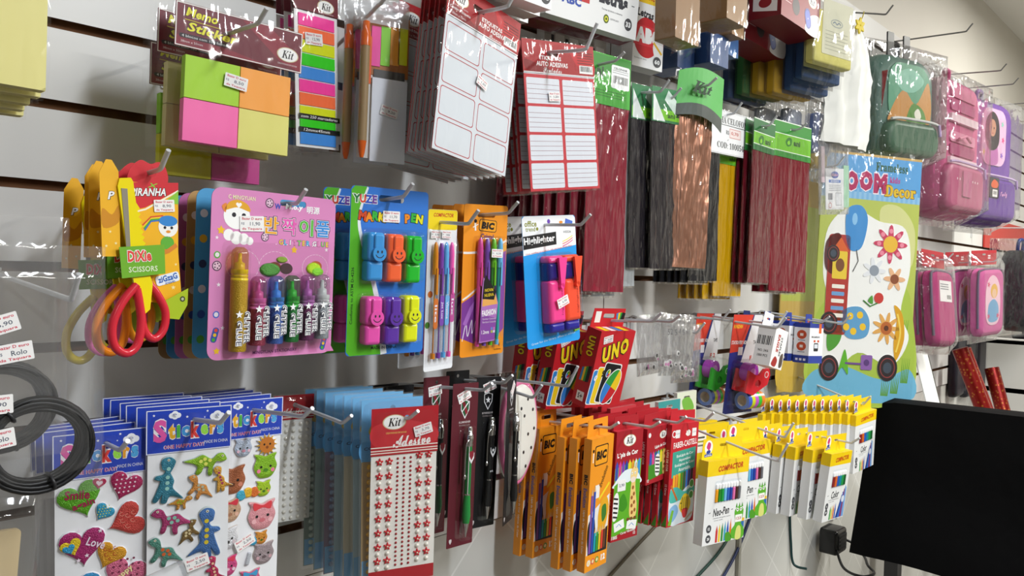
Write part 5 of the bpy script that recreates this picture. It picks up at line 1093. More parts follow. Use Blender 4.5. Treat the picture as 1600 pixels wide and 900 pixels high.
# giraffe and zebra pencil boxes
def kitbox(label, giraffe):
    p = thing('colour_pencil_box', label, 'pencil box', 'animal picture pencil boxes'); w, h, t = (8.0, 21.6, 1.5) if giraffe else (9.6, 11.4, 1.4)
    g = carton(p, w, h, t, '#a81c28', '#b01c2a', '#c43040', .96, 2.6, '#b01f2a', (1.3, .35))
    if giraffe:
        kit_logo(g, 0, -2.0, 3.4, -.02); g.t('Lápis de Cor', -.4, -4.7, 1.2, '#f8f2ee', 6.2, .05, 0, 3, -.03)
        g.poly([(-3.9, -20.6), (3.9, -19.6), (3.9, -6.0), (-3.9, -7.2)], '#6cb82a', -.014)
        for i, c in enumerate(('#3a4fb0', '#d83a8a', '#7a3fb0', '#2a3fa0', '#e8d42a', '#f0a02c', '#e8e8e8', '#3f8fd0')): x = -3.8+.95*i; g.poly([(x, -9.6), (x+.8, -9.5), (x+.8, -6.6), (x+.4, -5.8), (x, -6.7)], c, -.02)
        g.poly(blob([(-3.8, -10), (-1, -7.9), (2, -8), (3.8, -9.6), (3.8, -11), (-3.8, -11)]), '#e6f0f4', -.026); g.poly([(-3.9, -10.6), (-2, -9.6), (0, -10.4), (2, -9.8), (3.9, -10.2), (3.9, -19.6), (-3.9, -20.6)][::-1], '#5fae24', -.03); g.poly(blob([(-2.6, -14.6), (-1, -12.4), (.4, -14.8), (-1, -16)]), '#3f8f1c', -.034)
        g.poly(blob([(1.4, -9.2), (2.3, -9.2), (2.6, -12), (3.3, -15.6), (2.9, -17.6), (1.3, -17.4), (1.0, -14.5)]), '#eec87a', -.04); g.poly(blob([(.9, -9.6), (1.1, -8.0), (2.2, -7.5), (3.1, -8.3), (2.6, -10.0), (1.6, -10.6)]), '#f2d490', -.046); g.poly(circ(1.7, -10.0, .8, 16, .6), '#f0dcd0', -.05)
        for x in (1.3, 2.2): g.poly(circ(x, -8.7, .2, 10, .28), '#fdfdfb', -.052); g.poly(circ(x, -8.75, .1, 8), '#181414', -.056); g.poly(strip([(x+.1, -7.8), (x+.2, -6.7)], .22), '#c8924a', -.05)
        for x, z in ((1.8, -11.6), (2.2, -12.9), (1.6, -13.6), (2.4, -14.6), (1.7, -15.2), (2.7, -16.2), (1.9, -16.6)): g.poly(circ(x, z, .34, 7, .42), '#9a5a24', -.054)
        for x in (.8, 1.8, 2.9): g.poly(circ(x, -17.8, .5, 10, .35), '#7a4a22', -.05)
        g.poly(blob([(-3.8, -13), (-2.8, -12), (-2.2, -14), (-2.6, -17), (-3.8, -17.2)]), '#f0f0ee', -.04)
        for q in range(5): g.poly(strip([(-3.8, -13-.9*q), (-2.5, -13.3-.9*q)], .35), '#1c1c1e', -.05)
        for x, z, a in ((-1.8, -18.6, 12), (2.0, -19.0, -8)): g.poly(tf(rr(-1.5, 1.5, -.9, .9, .05), x, z, 1, a), '#f4f4f0', -.05); g.poly(strip([(x-.8, z-.2), (x, z+.3), (x+.7, z-.3)], .14), '#3f8fd0', -.055)
        g.t('Cores Vibrantes', 1.0, -20.2, .5, '#f6f6ee', 4.4, .02, 0, 3, -.05); g.t('1085', -3.0, -20.8, .7, '#f6f6ee', 1.7, .02, y=-.05); g.slab(rr(-2.9, -.5, -11.8, -9.6, .05), -.06, -.04, '#f2eeee'); g.t('2,90', -1.7, -10.7, .7, '#77788a', 1.6, .02, y=-.07)
    else:
        kit_logo(g, 1.4, -1.9, 2.4, -.02); g.t('Lápis de Cor', .6, -4.1, .85, '#f8f2ee', 4.6, .03, 0, 3, -.03); g.poly(circ(-3.8, -1.4, .5, 14), '#f2eeee', -.02)
        g.poly([(-3.9, -10.6), (4.6, -9.9), (4.6, -6.5), (3.0, -4.9), (-1.8, -5.2), (-3.9, -7.4)], '#3f8a24', -.014)
        for i, c in enumerate(('#3a4fb0', '#d83a8a', '#2a3fa0', '#5f9fd8', '#e8d42a', '#f0a02c', '#d83a2c', '#3f8fd0')): x = -3.6+1.0*i; g.poly([(x, -7.6), (x+.85, -7.5), (x+.85, -5.6), (x+.4, -4.8), (x, -5.6)], c, -.02)
        g.poly(blob([(-1.2, -9.8), (-1.4, -6.4), (-.4, -5.6), (.4, -6.6), (.3, -9.8)]), '#ecebe6', -.03)
        for q in range(5): g.poly(strip([(-1.3, -6.2-.75*q), (.3, -6.5-.75*q)], .28), '#1c1c1e', -.04)
        g.poly(blob([(1.6, -9.8), (1.5, -6.2), (2.2, -5.0), (3.0, -6.2), (2.6, -9.8)]), '#e0b868', -.03)
        for z in (-6, -7.2, -8.2, -9.2): g.poly(circ(2.1+.2*math.sin(z*5), z, .3, 7), '#8a5224', -.04)
        g.slab(rr(2.6, 4.5, -2.2, -.9, .05), -.04, -.02, '#e8e0e4')
    sidetext(g, 'LÁPIS DE COR', w, t, -5.0 if not giraffe else -14, .6, 4.6, '#f4e4e0', .02, -90); g.t('12', -w/2+.8 if not giraffe else 3, -h+.8, .6, '#f6f0ee', None, .03, y=-.05)
    g.build('carton', p); return p
p = kitbox('pencil box with giraffe on bright green, front of its hook', True); at(p, 1.292, .205, 1.297, -5, 2, .6)
for i in range(3):
    q = dup(p, f'giraffe pencil box, {ORD[i]} on its hook'); at(q, 1.291-.002*i, .185-.018*i, 1.297, -5, 2, .6)
p = kitbox('short pencil box with zebra and giraffe hanging between two taller boxes', False); at(p, 1.392, .208, 1.293, 2, 1, -.8)
row(p, 4, .02, 'short zebra pencil box', 'animal picture pencil boxes', dz=.004, where='from the front of its row')
# tall red pencil boxes
def faber(label, full):
    p = thing('colour_pencil_box', label, 'pencil box', 'tall red pencil boxes'); w, h, t = 10.2, 21.2, 1.2
    g = carton(p, w, h, t, '#c4222e', '#b81e2a', '#c8323c', .94, 2.6, '#c4222e', (1.4, .4))
    sidetext(g, 'LÁPIS DE COR', w, t, -7.5, .6, 4.4, '#f4e4e0', .02, -90); sidetext(g, '12 Cores', w, t, -13.5, .5, 2.2, '#f4e4e0', .02, -90)
    sidepoly(g, [(t, -21), (0, -21), (0, -18.4)], w, '#4a9a2c')
    if full:
        g.t('FABER-CASTELL', .3, -4.2, 1.25, '#faf4f0', 8.8, .02, 0, 3, -.03); g.poly(circ(-4.1, -2.0, .75, 16), '#f4f0ee', -.02); g.poly(circ(-4.1, -2.0, .5, 16), '#c4222e', -.024)
        g.poly(blob([(.2, -2.2), (1.2, -1.4), (2.0, -1.9), (1.6, -2.6), (.8, -2.7)]), '#faf4f0', -.02); g.poly(strip([(.4, -1.6), (1.9, -2.6)], .16), '#faf4f0', -.022)
        for x in (-2.8, 3.4): g.poly(rr(x-.8, x+.8, -2.9, -1.2, .05), '#f0eeec', -.03); g.t('12,90', x, -2.0, .35, '#777788', 1.2, y=-.04)
        g.poly([(-4.2, -11.2), (4.4, -9.6), (4.4, -5.2), (-4.2, -5.8)], '#3fa08e', -.016)
        for i, s_ in enumerate(('EcoLápis de Cor', 'Aquarelável', 'EcoLápices de Color', 'Acuarelable')): g.t(s_, .4, -6.6-.95*i, .75, '#eef6f2', (6.2, 4.4, 7.2, 4.4)[i], .02, 0, 4, -.03)
        for i, c in enumerate(('#f0b02a', '#e8902c', '#d8d02a', '#4a9a2c', '#1f6a3a', '#2f7fd0', '#234a9a', '#1c1c22')): x = -3.6+.95*i; g.poly(rr(x, x+.8, -15, -10.6+.12*i, 0), c, -.02)
        g.poly(blob([(-4.2, -13.4), (-1, -14.6), (2, -13.4), (4.4, -13.6), (4.4, -20), (0, -21), (-4.2, -20.4)]), '#dfe9ee', -.026); g.poly(blob([(-4.2, -13.6), (-2, -13.2), (1, -14.4), (4.4, -13.4), (4.4, -15.2), (0, -16), (-4.2, -16.2)]), '#4fb8a8', -.03); g.poly(blob([(-4.2, -17.6), (-2, -16.8), (-1, -18.4), (-2.6, -20.2), (-4.2, -20.0)]), '#8ab8e0', -.03)
        g.poly(blob([(-.8, -17.2), (.8, -15.0), (2.6, -15.4), (3.6, -17.2), (2.6, -18.8), (.6, -19.0)]), '#f0c82a', -.036); g.poly(blob([(.4, -18.2), (2.6, -18.2), (2.2, -19.8), (1.0, -19.9)]), '#d83a3a', -.04)
        for q in range(4): g.poly(strip([(.4+.7*q, -15.6), (.2+.7*q, -18.3)], .22), '#1f1f22', -.042)
        g.poly(circ(-.1, -16.8, .2, 10), '#141414', -.044)
        for z in (-13.0, -15.4): g.poly(circ(3.6, z, .95, 18), '#e8f0dc', -.034); g.poly(circ(3.6, z, .75, 18), '#4f9a3c', -.038)
        g.poly([(-4.6, -20.9), (-3.4, -20.9), (-2.6, -18.0), (-3.4, -17.8)], '#7ab83a', -.04); g.poly(strip([(-4.2, -12.6), (-1.6, -16)], .55), '#c86a2c', -.034); g.poly(strip([(1.6, -20.6), (4.4, -19.2)], .5), '#d0b8a0', -.034)
    g.build('carton', p); return p
p = faber('tall red pencil box with striped fish picture, front of its hook', True); at(p, 1.470, .222, 1.291, -2, .5, 2.6)
for i in range(4):
    q = dup(p, f'tall red pencil box, {ORD[i]} on its hook behind the striped fish box'); at(q, 1.466-.001*i, .200-.017*i, 1.288, -2, .5, 2.6+.4*i)
# folded red and teal packs behind the pencil boxes
def flatcard(label, c, w=9, h=9, nm='card_pack', hdr=None, grp=None):
    p = thing(nm, label, 'card pack', grp); g = G(); g.holed(rr(-w/2, w/2, -h, 0, .1), rr(-1.2, 1.2, -1.7, -1.0, .3), 0, .9, c, side='#d8d4cc' if hdr else c)
    if hdr: hdr(g)
    g.build('card', p); return p
for i in range(5):
    p = flatcard(f'red card top in the stack behind the pencil boxes, {("front one",)[0] if i == 0 else ORD[i-1]+" from its front"}', '#b8242e' if i % 2 else '#c43a42', 9, 10, grp='red card tops behind the pencil boxes'); at(p, 1.345-.001*i, .150-.022*i, 1.330+.004*i, 0, 0, 0)
p = flatcard('teal topped card pack between the red pencil boxes and the adhesive tape cards', '#3f9a98', 8.5, 13, hdr=lambda g: (g.t('Ideal para', 0, -2.6, .8, '#e4f2f0', 5, .01, y=-.02), g.t('colorir', 0, -3.8, .8, '#e4f2f0', 4, .01, y=-.02), g.poly(rr(-4.2, 4.2, -12.9, -5.5, 0), '#c43a42', -.02))); at(p, 1.520, .150, 1.325, -2, 0, 0)
p = flatcard('pale green leaf printed pack beside the teal topped pack', '#dfe6d0', 8, 13, hdr=lambda g: (g.poly(blob([(-2, -2), (1, -1.4), (3, -4), (0, -5.4)]), '#7ab84a', -.02), g.poly(blob([(-3, -5), (0, -5), (2, -8), (-2, -9)]), '#5f9a3a', -.02))); at(p, 1.610, .140, 1.335, -2, 0, 0)

# felt pen boxes
def penbox(label, kind, grp, full=True):
    p = thing('felt_pen_box', label, 'felt pens', grp)
    w, h, t = {'neo': (14.4, 17.6, 2.3), 'color': (12.6, 17.6, 2.4), 'tall': (15.5, 17.4, 1.55)}[kind]
    zy = -3.2
    g = carton(p, w, h, t, '#e9e9e8', '#e6e6e5', '#e8c614', .98 if kind != 'tall' else .8, 4.2, '#f4d21a', (1.1, .3))
    g.poly(rr(-w/2, w/2, zy, 0, 0), '#f2cd10', -.012); sidepoly(g, [(0, 0), (t, 0), (t, zy), (0, zy)][::-1], w, '#f0ca10', .012)
    y = t-.4-.012
    g.poly(circ(-w*.34, 2.4, 1.35, 20, 1.5), '#f6f4f0', y); g.poly(blob([(-w*.34-.7, 2.5), (-w*.34-.2, 3.5), (-w*.34+.6, 3.2), (-w*.34+.6, 2.4), (-w*.34+.2, 1.8), (-w*.34-.3, 2.0)]), '#c8387a', y-.006); g.poly(blob([(-w*.34-.5, 1.7), (-w*.34+.5, 1.8), (-w*.34+.6, 1.2), (-w*.34-.6, 1.1)]), '#2a3f98', y-.008)
    g.slab(tf(rr(-1.3, 1.3, -.3, .3, .1), -w*.34, .75, 1, 4), y-.012, y-.004, '#2f58b0'); g.t('LAVÁVEL', -w*.34, .75, .34, '#f6f6f6', 2.2, .03, 0, 4, y-.02)
    if full:
        g.t('COMPACTOR', w*.05, -1.65, 1.25, '#c8471a', w*.6, .05, .25, 3, -.03)
        win = rr(-w*.30, w*.34, -9.0, -4.3, .5); g.poly(win, '#d8dcdf', -.02)
        cs = ('#f0a01c', '#2f8a2c', '#1f9a3c', '#6fb8e0', '#2f5fb8', '#23409a', '#e070a8', '#4a2a24', '#6a6a70') if kind == 'neo' else ('#8a2a2a', '#d86a2a', '#2f5fb8', '#1f8a9a', '#2a9a4a', '#1c5a2c')
        n = len(cs); dx = w*.62/n
        for i, c in enumerate(cs):
            x = -w*.29+dx*i; g.rbox(x+.08, x+dx-.08, -8.8, -6.0, -.3, -.02, c+'!', .2, .2); g.rbox(x+.08, x+dx-.08, -6.1, -4.9, -.32, -.02, '#f2f2f2', .3, .2)
        for x in (-w*.40, w*.14 if kind == 'neo' else w*.30): g.poly(strip([(x, -10.95), (x+.6, -10.85)], .14), '#333333', -.02)
        g.t('Neo-Pen' if kind == 'neo' else 'Color', -1.5 if kind == 'neo' else -.6, -10.9, 1.7 if kind == 'neo' else 1.9, '#2a2a2c', 5.6 if kind == 'neo' else 4.4, .02, .2, 2, -.02); g.t('canetinha hidrográfica lavável', -1.2, -12.2, .34, '#66666a', 6, y=-.02); g.t('ponta média', -2.2, -12.7, .3, '#66666a', 3, y=-.02)
        for z, s_ in ((-14.2, '12'), (-16.3, '20')) if kind == 'neo' else ((-13.6, '6'), (-15.2, '3+')): g.poly(circ(-w*.37, z, .85, 18), '#4a4a4e', -.02); g.t(s_, -w*.37, z, .6, '#f4f4f4', None, .04, y=-.03)
        for i, c in enumerate(('#c8302c', '#e8c82a', '#2f8a3c', '#3fa0c0', '#2f4fb0', '#e0702a') if kind == 'neo' else ('#3a9a3c', '#d8c82a', '#d86a2a', '#2a4fb0')): x = -w*.2+.95*i; g.poly([(x, -17.4), (x+.7, -17.4), (x+.7, -15), (x+.35, -13.8+.2*i), (x, -15)], c, -.016)
        if kind == 'neo':   # plain green dragon at a desk
            g.T = Matrix.Translation((1.5, 0, -.3))
            g.poly(blob([(1.4, -16.9), (1.0, -15.2), (2.2, -14.0), (2.0, -12.6), (1.9, -11.0), (3.4, -10.2), (4.9, -11.0), (4.8, -12.8), (4.4, -14.0), (5.6, -15.4), (5.2, -17.2)]), '#5fae2c', -.03); g.poly(blob([(2.6, -17.2), (2.8, -15.0), (3.6, -14.4), (4.4, -15.0), (4.5, -17.2)]), '#d8d87a', -.036)
            g.poly(rr(2.1, 4.6, -13.6, -12.0, .2), '#f4f2ea', -.04); g.t('123', 3.3, -12.8, .6, '#b84a5a', 1.8, .02, y=-.05)
            for x in (2.8, 4.0): g.poly(circ(x, -10.9, .42, 14), '#f6f6f0', -.04); g.poly(circ(x, -10.9, .18, 10), '#161616', -.046)
            for x in (2.4, 3.4, 4.4): g.poly([(x-.35, -10.4), (x+.35, -10.4), (x, -9.4)], '#4a9a24', -.025)
            g.poly(blob([(-.8, -17.2), (-1.0, -15.6), (.3, -15.4), (1.2, -16.6), (1.0, -17.3)]), '#4f9a28', -.03); g.T = Matrix(); g.poly(rr(5.6, 7.0, -16.0, -13.6, .1), '#2f6aa8', -.028); g.poly(rr(5.6, 7.0, -13.9, -13.2, .1), '#e8b82a', -.029)
        else:
            for i, c in enumerate(('#23408a', '#3a6ac0', '#8a3a6a', '#6fa0d8')): g.poly([(1.2+1.2*i, -17.4), (2.5+1.2*i, -17.4), (4.4+.5*i, -12.2+.8*i), (3.6+.5*i, -11.4+.8*i)], c, -.02-.003*i)
            g.poly(circ(4.4, -12.6, .9, 16), '#d8dce8', -.035)
    g.build('carton', p); return p
GN = 'white and yellow felt pen boxes'
p = penbox('felt pen box with a green dragon, front of its hook', 'neo', GN); at(p, 1.545, .285, 1.215, -8, 1.2, 3)
p = dup(p, 'felt pen box standing just behind the green dragon box'); at(p, 1.695, .262, 1.226, -8, 1.2, .9)
# older flat yellow packs behind
def yelflat(label):
    p = thing('yellow_card_pack', label, 'card pack', 'yellow card packs with white label'); g = G(); g.holed(rr(-6.6, 6.6, -12, 0, .1), rr(-1.2, 1.2, -2.4, -1.8, .25), 0, 1.4, '#ecca14', side='#e0c22a')
    g.poly(rr(-5.8, -2.2, -6.2, -1.2, .3), '#eeeade', -.02)
    for q in range(3): g.poly(rr(-5.3, -2.8, -3-.9*q, -2.6-.9*q, .1), ('#4a4a40', '#a8a03a', '#777770')[q], -.03)
    g.poly(circ(4.6, -3.0, 1.2, 18, 1.4), '#f6f4f0', -.02); g.poly(blob([(4.0, -2.8), (4.4, -2.0), (5.2, -2.3), (5.0, -3.4), (4.3, -3.5)]), '#c8387a', -.026); g.poly(blob([(4.0, -3.7), (5.2, -3.7), (5.2, -4.1), (4.0, -4.1)]), '#2f58b0', -.026); g.build('card', p); return p
p = yelflat('yellow card pack with white label behind the green dragon box, front of three'); at(p, 1.650, .185, 1.262, -6, 0, 2)
for i in range(2):
    q = dup(p, f'yellow card pack with white label behind the green dragon box, {("middle", "rearmost")[i]} of three'); at(q, 1.640-.004*i, .160-.028*i, 1.264, -6, 0, 2)
p = penbox('thin felt pen box with blue sketch picture, front of the lower row of five', 'color', GN); at(p, 2.070, .325, 1.158, -3, 5, 3.5)
for i, (x, d, yw) in enumerate(((2.055, .283, -2), (2.035, .243, 1), (2.018, .215, 1), (2.000, .187, 1), (1.984, .159, 1), (1.968, .131, 1))):
    q = dup(p, f'thin felt pen box, {ORD[i]} from the front of the lower row'); at(q, x, d, 1.162+.004*i, yw, 2, 4.5-.4*i)
p = penbox('felt pen box with blue sketch picture, end of the upper row beside the black cover', 'tall', GN); at(p, 2.470, .245, 1.205, -2, 2, -1.5)
for i in range(11):
    q = dup(p, f'thin felt pen box of the upper row, {ORD[i]} from the black cover'); at(q, 2.448-.021*i, .226-.0162*i, 1.208+.002*(i % 2), 0, 1, rnd.uniform(-1.2, 1.2)+1)

# adhesive tape cards
def tapecard(label, disp, roll):
    p = thing('adhesive_tape_card', label, 'adhesive tape', 'adhesive tape cards'); W, H = 5.9, 25
    g = G(); g.holed(rr(-W, W, -H, 0, .2), rr(-1.5, 1.5, -2.0, -1.2, .35), 0, .08, '#232a6a', '#cfcfd6'); g.poly([(-W, -9.6), (-1.6, -9.2), (2.2, -.03), (-W, -.03)], '#d8402c', -.01); g.poly([(-1.0, -12), (5.88, -13), (5.88, -.03), (2.6, -.03)], '#e4e2e4', -.012); g.poly([(-W+.02, -14), (0, -12.4), (-1.6, -9.2), (-W+.02, -9.6)], '#2a2f8a', -.01)
    g.t('FANGZHEN', -3.6, -3.0, .9, '#f0b82a', 3.6, .05, .1, y=-.02); g.t('STATIONERY ADHESIVE TAPE', -.5, -7.0, .95, '#f4f0f0', 10.2, .03, 0, 0, -.025); g.t('TAPE', 4.2, -7.0, .95, '#35353a', 1.9, .03, 0, 0, -.03); g.slab(rr(-2.6, -.8, -10.2, -8.2, .05), -.04, -.02, '#efecec'); g.t('F 2', 3.6, -11.0, 1.2, '#c8402c', 2.4, .04, y=-.02)
    g.build('printed_card', p)
    b = G(); pl = [(-4.2, -18.6), (-1.0, -19.4), (4.6, -17.0), (5.4, -14.6), (4.6, -12.8), (2.6, -13.0), (.8, -14.6), (-1.2, -14.2), (-3.4, -13.2)]
    b.holed(pl, circ(.6, -16.6, 1.15, 20, .95), -4.6, -4.0, disp+'!'); b.slab(pl, -1.2, -.5, disp+'!'); b.slab([(-2.6, -18.9), (-1.0, -19.3), (4.4, -17.1), (4.2, -16.2), (-1.0, -18.2), (-2.6, -17.9)], -4.05, -1.15, disp+'!'); b.poly(circ(3.7, -14.4, .85, 18), '#f3d6d8' if disp == '#e0323a' else '#d6f0d4', -4.63); b.poly(circ(3.7, -14.4, .6, 18), disp, -4.65)
    b.build('tape_dispenser', p)
    b = G(); b.slab(circ(-.9, -14.0, 2.3, 32, 2.3), -3.8, -1.4, roll+'!', sm=True); b.slab(circ(-.9, -14.0, 1.2, 20), -3.84, -1.36, '#d890dc!'); b.build('tape_roll', p)
    for i, c in enumerate(('#3f62d0', '#d8e02a', '#c85ad0', '#3fc83a', '#f08a3a')):
        b = G(); x0 = -1.9+1.35*i
        vs = [(x0+dx, -2.3+2.2*math.cos(a), -21.2+2.2*math.sin(a)) for dx in (0, 1.3) for a in [2*math.pi*j/28 for j in range(28)]]
        b.add(vs, [(j, (j+1) % 28, 28+(j+1) % 28, 28+j) for j in range(28)], c+'!', True)
        for dx, f in ((0, 1), (1.3, -1)):
            ring = [(x0+dx, -2.3+q*math.cos(a), -21.2+q*math.sin(a)) for q in (2.2, 1.35) for a in [2*math.pi*j/28 for j in range(28)]]
            b.add(ring, [(j, (j+1) % 28, 28+(j+1) % 28, 28+j)[::f] for j in range(28)], '#7f9fe8!' if i == 0 else c+'!')
        inn = [(x0+dx, -2.3+1.35*math.cos(a), -21.2+1.35*math.sin(a)) for dx in (0, 1.3) for a in [2*math.pi*j/28 for j in range(28)]]
        b.add(inn, [(28+j, 28+(j+1) % 28, (j+1) % 28, j) for j in range(28)], '#e8dccc', True); b.build('tape_roll', p)
    b = G(); b.rbox(-4.7, 5.8, -24, -11.2, -5.0, -.02, 'blister', 1.2, 1.0); b.build('blister', p); return p
p = tapecard('adhesive tape card with red dispenser, front of its hook', '#e0323a', '#b84ac8'); at(p, 1.852, .165, 1.508, -9, 5, 1.2)
p = tapecard('adhesive tape card with green dispenser behind the red dispenser card', '#2fb02a', '#b84ac8'); at(p, 1.842, .062, 1.506, -2, 4, 1.6)
# tilted staple box
p = thing('staple_box', 'small white staple box hanging tilted in front of the blue and white boxes', 'staples')
w, h, t = 7.0, 9.5, 4.4
g = carton(p, w, h, t, '#f3f1f0', '#f0eeee', '#f6f4f4', .8, 3.6, '#f2f0f0', (1.0, .3)); g.t('EAGLE', -.9, -3.6, 1.3, '#b8342c', 4.2, .05, 0, -90, -.02); g.t('STAPLES', .7, -4.2, .9, '#2a2a2c', 4.6, .03, 0, -90, -.02)
g.poly(blob([(1.4, -6.4), (2.8, -5.6), (3.2, -8.4), (1.6, -9.0)]), '#5a4a40', -.02); g.poly(blob([(-2.8, -8.8), (-1.4, -6.8), (.2, -7.6), (-.6, -9.2)]), '#a8302c', -.02)
for i in range(9): sidepoly(g, [(.6+.4*i, -4.6), (.6+.4*i+(.24 if i % 3 else .12), -4.6), (.6+.4*i+(.24 if i % 3 else .12), -2.4), (.6+.4*i, -2.4)][::-1], w, '#1c1c1e')
for i, s_ in enumerate(('NO. 24/6', '1000 PCS')): sidetext(g, s_, w, t, -6-1.2*i, .6, 2.6, '#333333', .01, 0)
g.build('carton', p); at(p, 1.835, .262, 1.478, 0, 4, 13)
# blue and white boxes
def bluebox(label):
    p = thing('webcam_light_box', label, 'small box', 'blue and white boxes'); p.name = 'gadget_box'; w, h, t = 7.4, 10.6, 4.4
    g = carton(p, w, h, t, '#f1f1f2', '#f0f0f2', '#2a3f98', .5, 2.4, '#2a3f98', (1.0, .3), tabback=2.0)
    for z0, z1 in ((-1.2, 0), (-h, -h+2.0)): g.poly(rr(-w/2, w/2, z0, z1, 0), '#2a3f98', -.012); sidepoly(g, [(0, z0), (0, z1), (t, z1), (t, z0)], w, '#2a3f98')
    g.poly(rr(1.2, 2.6, -2.6, .0, .1), '#d8622a', -.02); g.poly(rr(-.7, .7, .2, .55, .1), '#d8622a', t-2.02); g.t('MINI GRAMPEADOR', -.4, -3.6, .5, '#333338', 4.4, .02, y=-.02)
    g.poly(rr(-1.2, 1.2, -7.4, -5.2, .3), '#202024', -.02); g.poly(rr(-.9, .9, -6.6, -5.5, .1), '#d8dce4', -.026); g.poly(rr(-1.4, -.4, -5.0, -4.4, .1), '#c8502c', -.02); g.poly(rr(.6, 1.6, -5.0, -4.4, .1), '#c8502c', -.02)
    for z in (-3.1, -6.2):
        q = [(t/2+1.35*math.cos(a), z+1.2*math.sin(a)) for a in [2*math.pi*j/20 for j in range(20)]]; sidepoly(g, q, w, '#c8502c'); sidepoly(g, [(t/2+.65*math.cos(a), z+.5*math.sin(a)) for a in [2*math.pi*j/4+.78 for j in range(4)]], w, '#f1e4dc', .018)
        sidepoly(g, [(t/2-1, z-1.6), (t/2+1, z-1.6), (t/2+1, z-1.4), (t/2-1, z-1.4)], w, '#888890', .015)
    for i in range(3): sidepoly(g, [(.8+1.1*i, -10), (.8+1.1*i, -9.4), (1.5+1.1*i, -9.4), (1.5+1.1*i, -10)], w, '#e8eaf4', .018)
    g.build('carton', p); return p
p = bluebox('blue and white gadget box with orange icons, front of its hook'); at(p, 2.105, .235, 1.482, -5, 0, 3)
for i in range(3):
    q = dup(p, f'blue and white gadget box with orange icons, {ORD[i]} on its hook'); at(q, 2.090-.018*i, .185-.052*i, 1.485, -5, 0, 3)
# clear bags of joggle eyes
def eyes(label, seed):
    p = thing('joggle_eye_bag', label, 'craft eyes', 'clear bags of craft eyes'); q = random.Random(seed)
    g = G(); g.box(-5.4, 5.4, -12, 0, .12, .16, 'blister'); [g.t(s_, -3.0+2.6*i, -3.2, 1.3, '#3a3a40', None, .0, 0, 6, -.35) for i, s_ in enumerate(('52', '5.4', '5,6'))] if seed < 3 else None; g.build('pouch_back', p)
    for i in range(12):
        d = G(); x, z, r = q.uniform(-4, 4), q.uniform(-11.2, -7.5) if i > 6 else q.uniform(-11, -9.8), q.uniform(.45, .75)
        d.slab(circ(x, z, r, 18), -.22, -.05, '#eceae8!'); d.slab(circ(x+.1, z-.2*r, r*.55, 14), -.26, -.2, '#151518!' if i % 3 else '#d87ab8!'); d.build('joggle_eye', p)
    bag(p, 11, -12.6, .6, .5, back=.3, seed=seed, m='crumpled', wr=1.8); return p
p = eyes('crumpled clear bag with handwritten number and craft eyes, front of its hook', 1); at(p, 1.490, .185, 1.512, -6, 0, 3)
p = eyes('clear bag of craft eyes hanging second on its hook', 4); at(p, 1.475, .130, 1.510, -3, 0, -3)
p = eyes('clear bag of pink and white craft eyes hanging lowest beside the adhesive tape cards', 6); at(p, 1.590, .150, 1.485, -3, 0, 2)
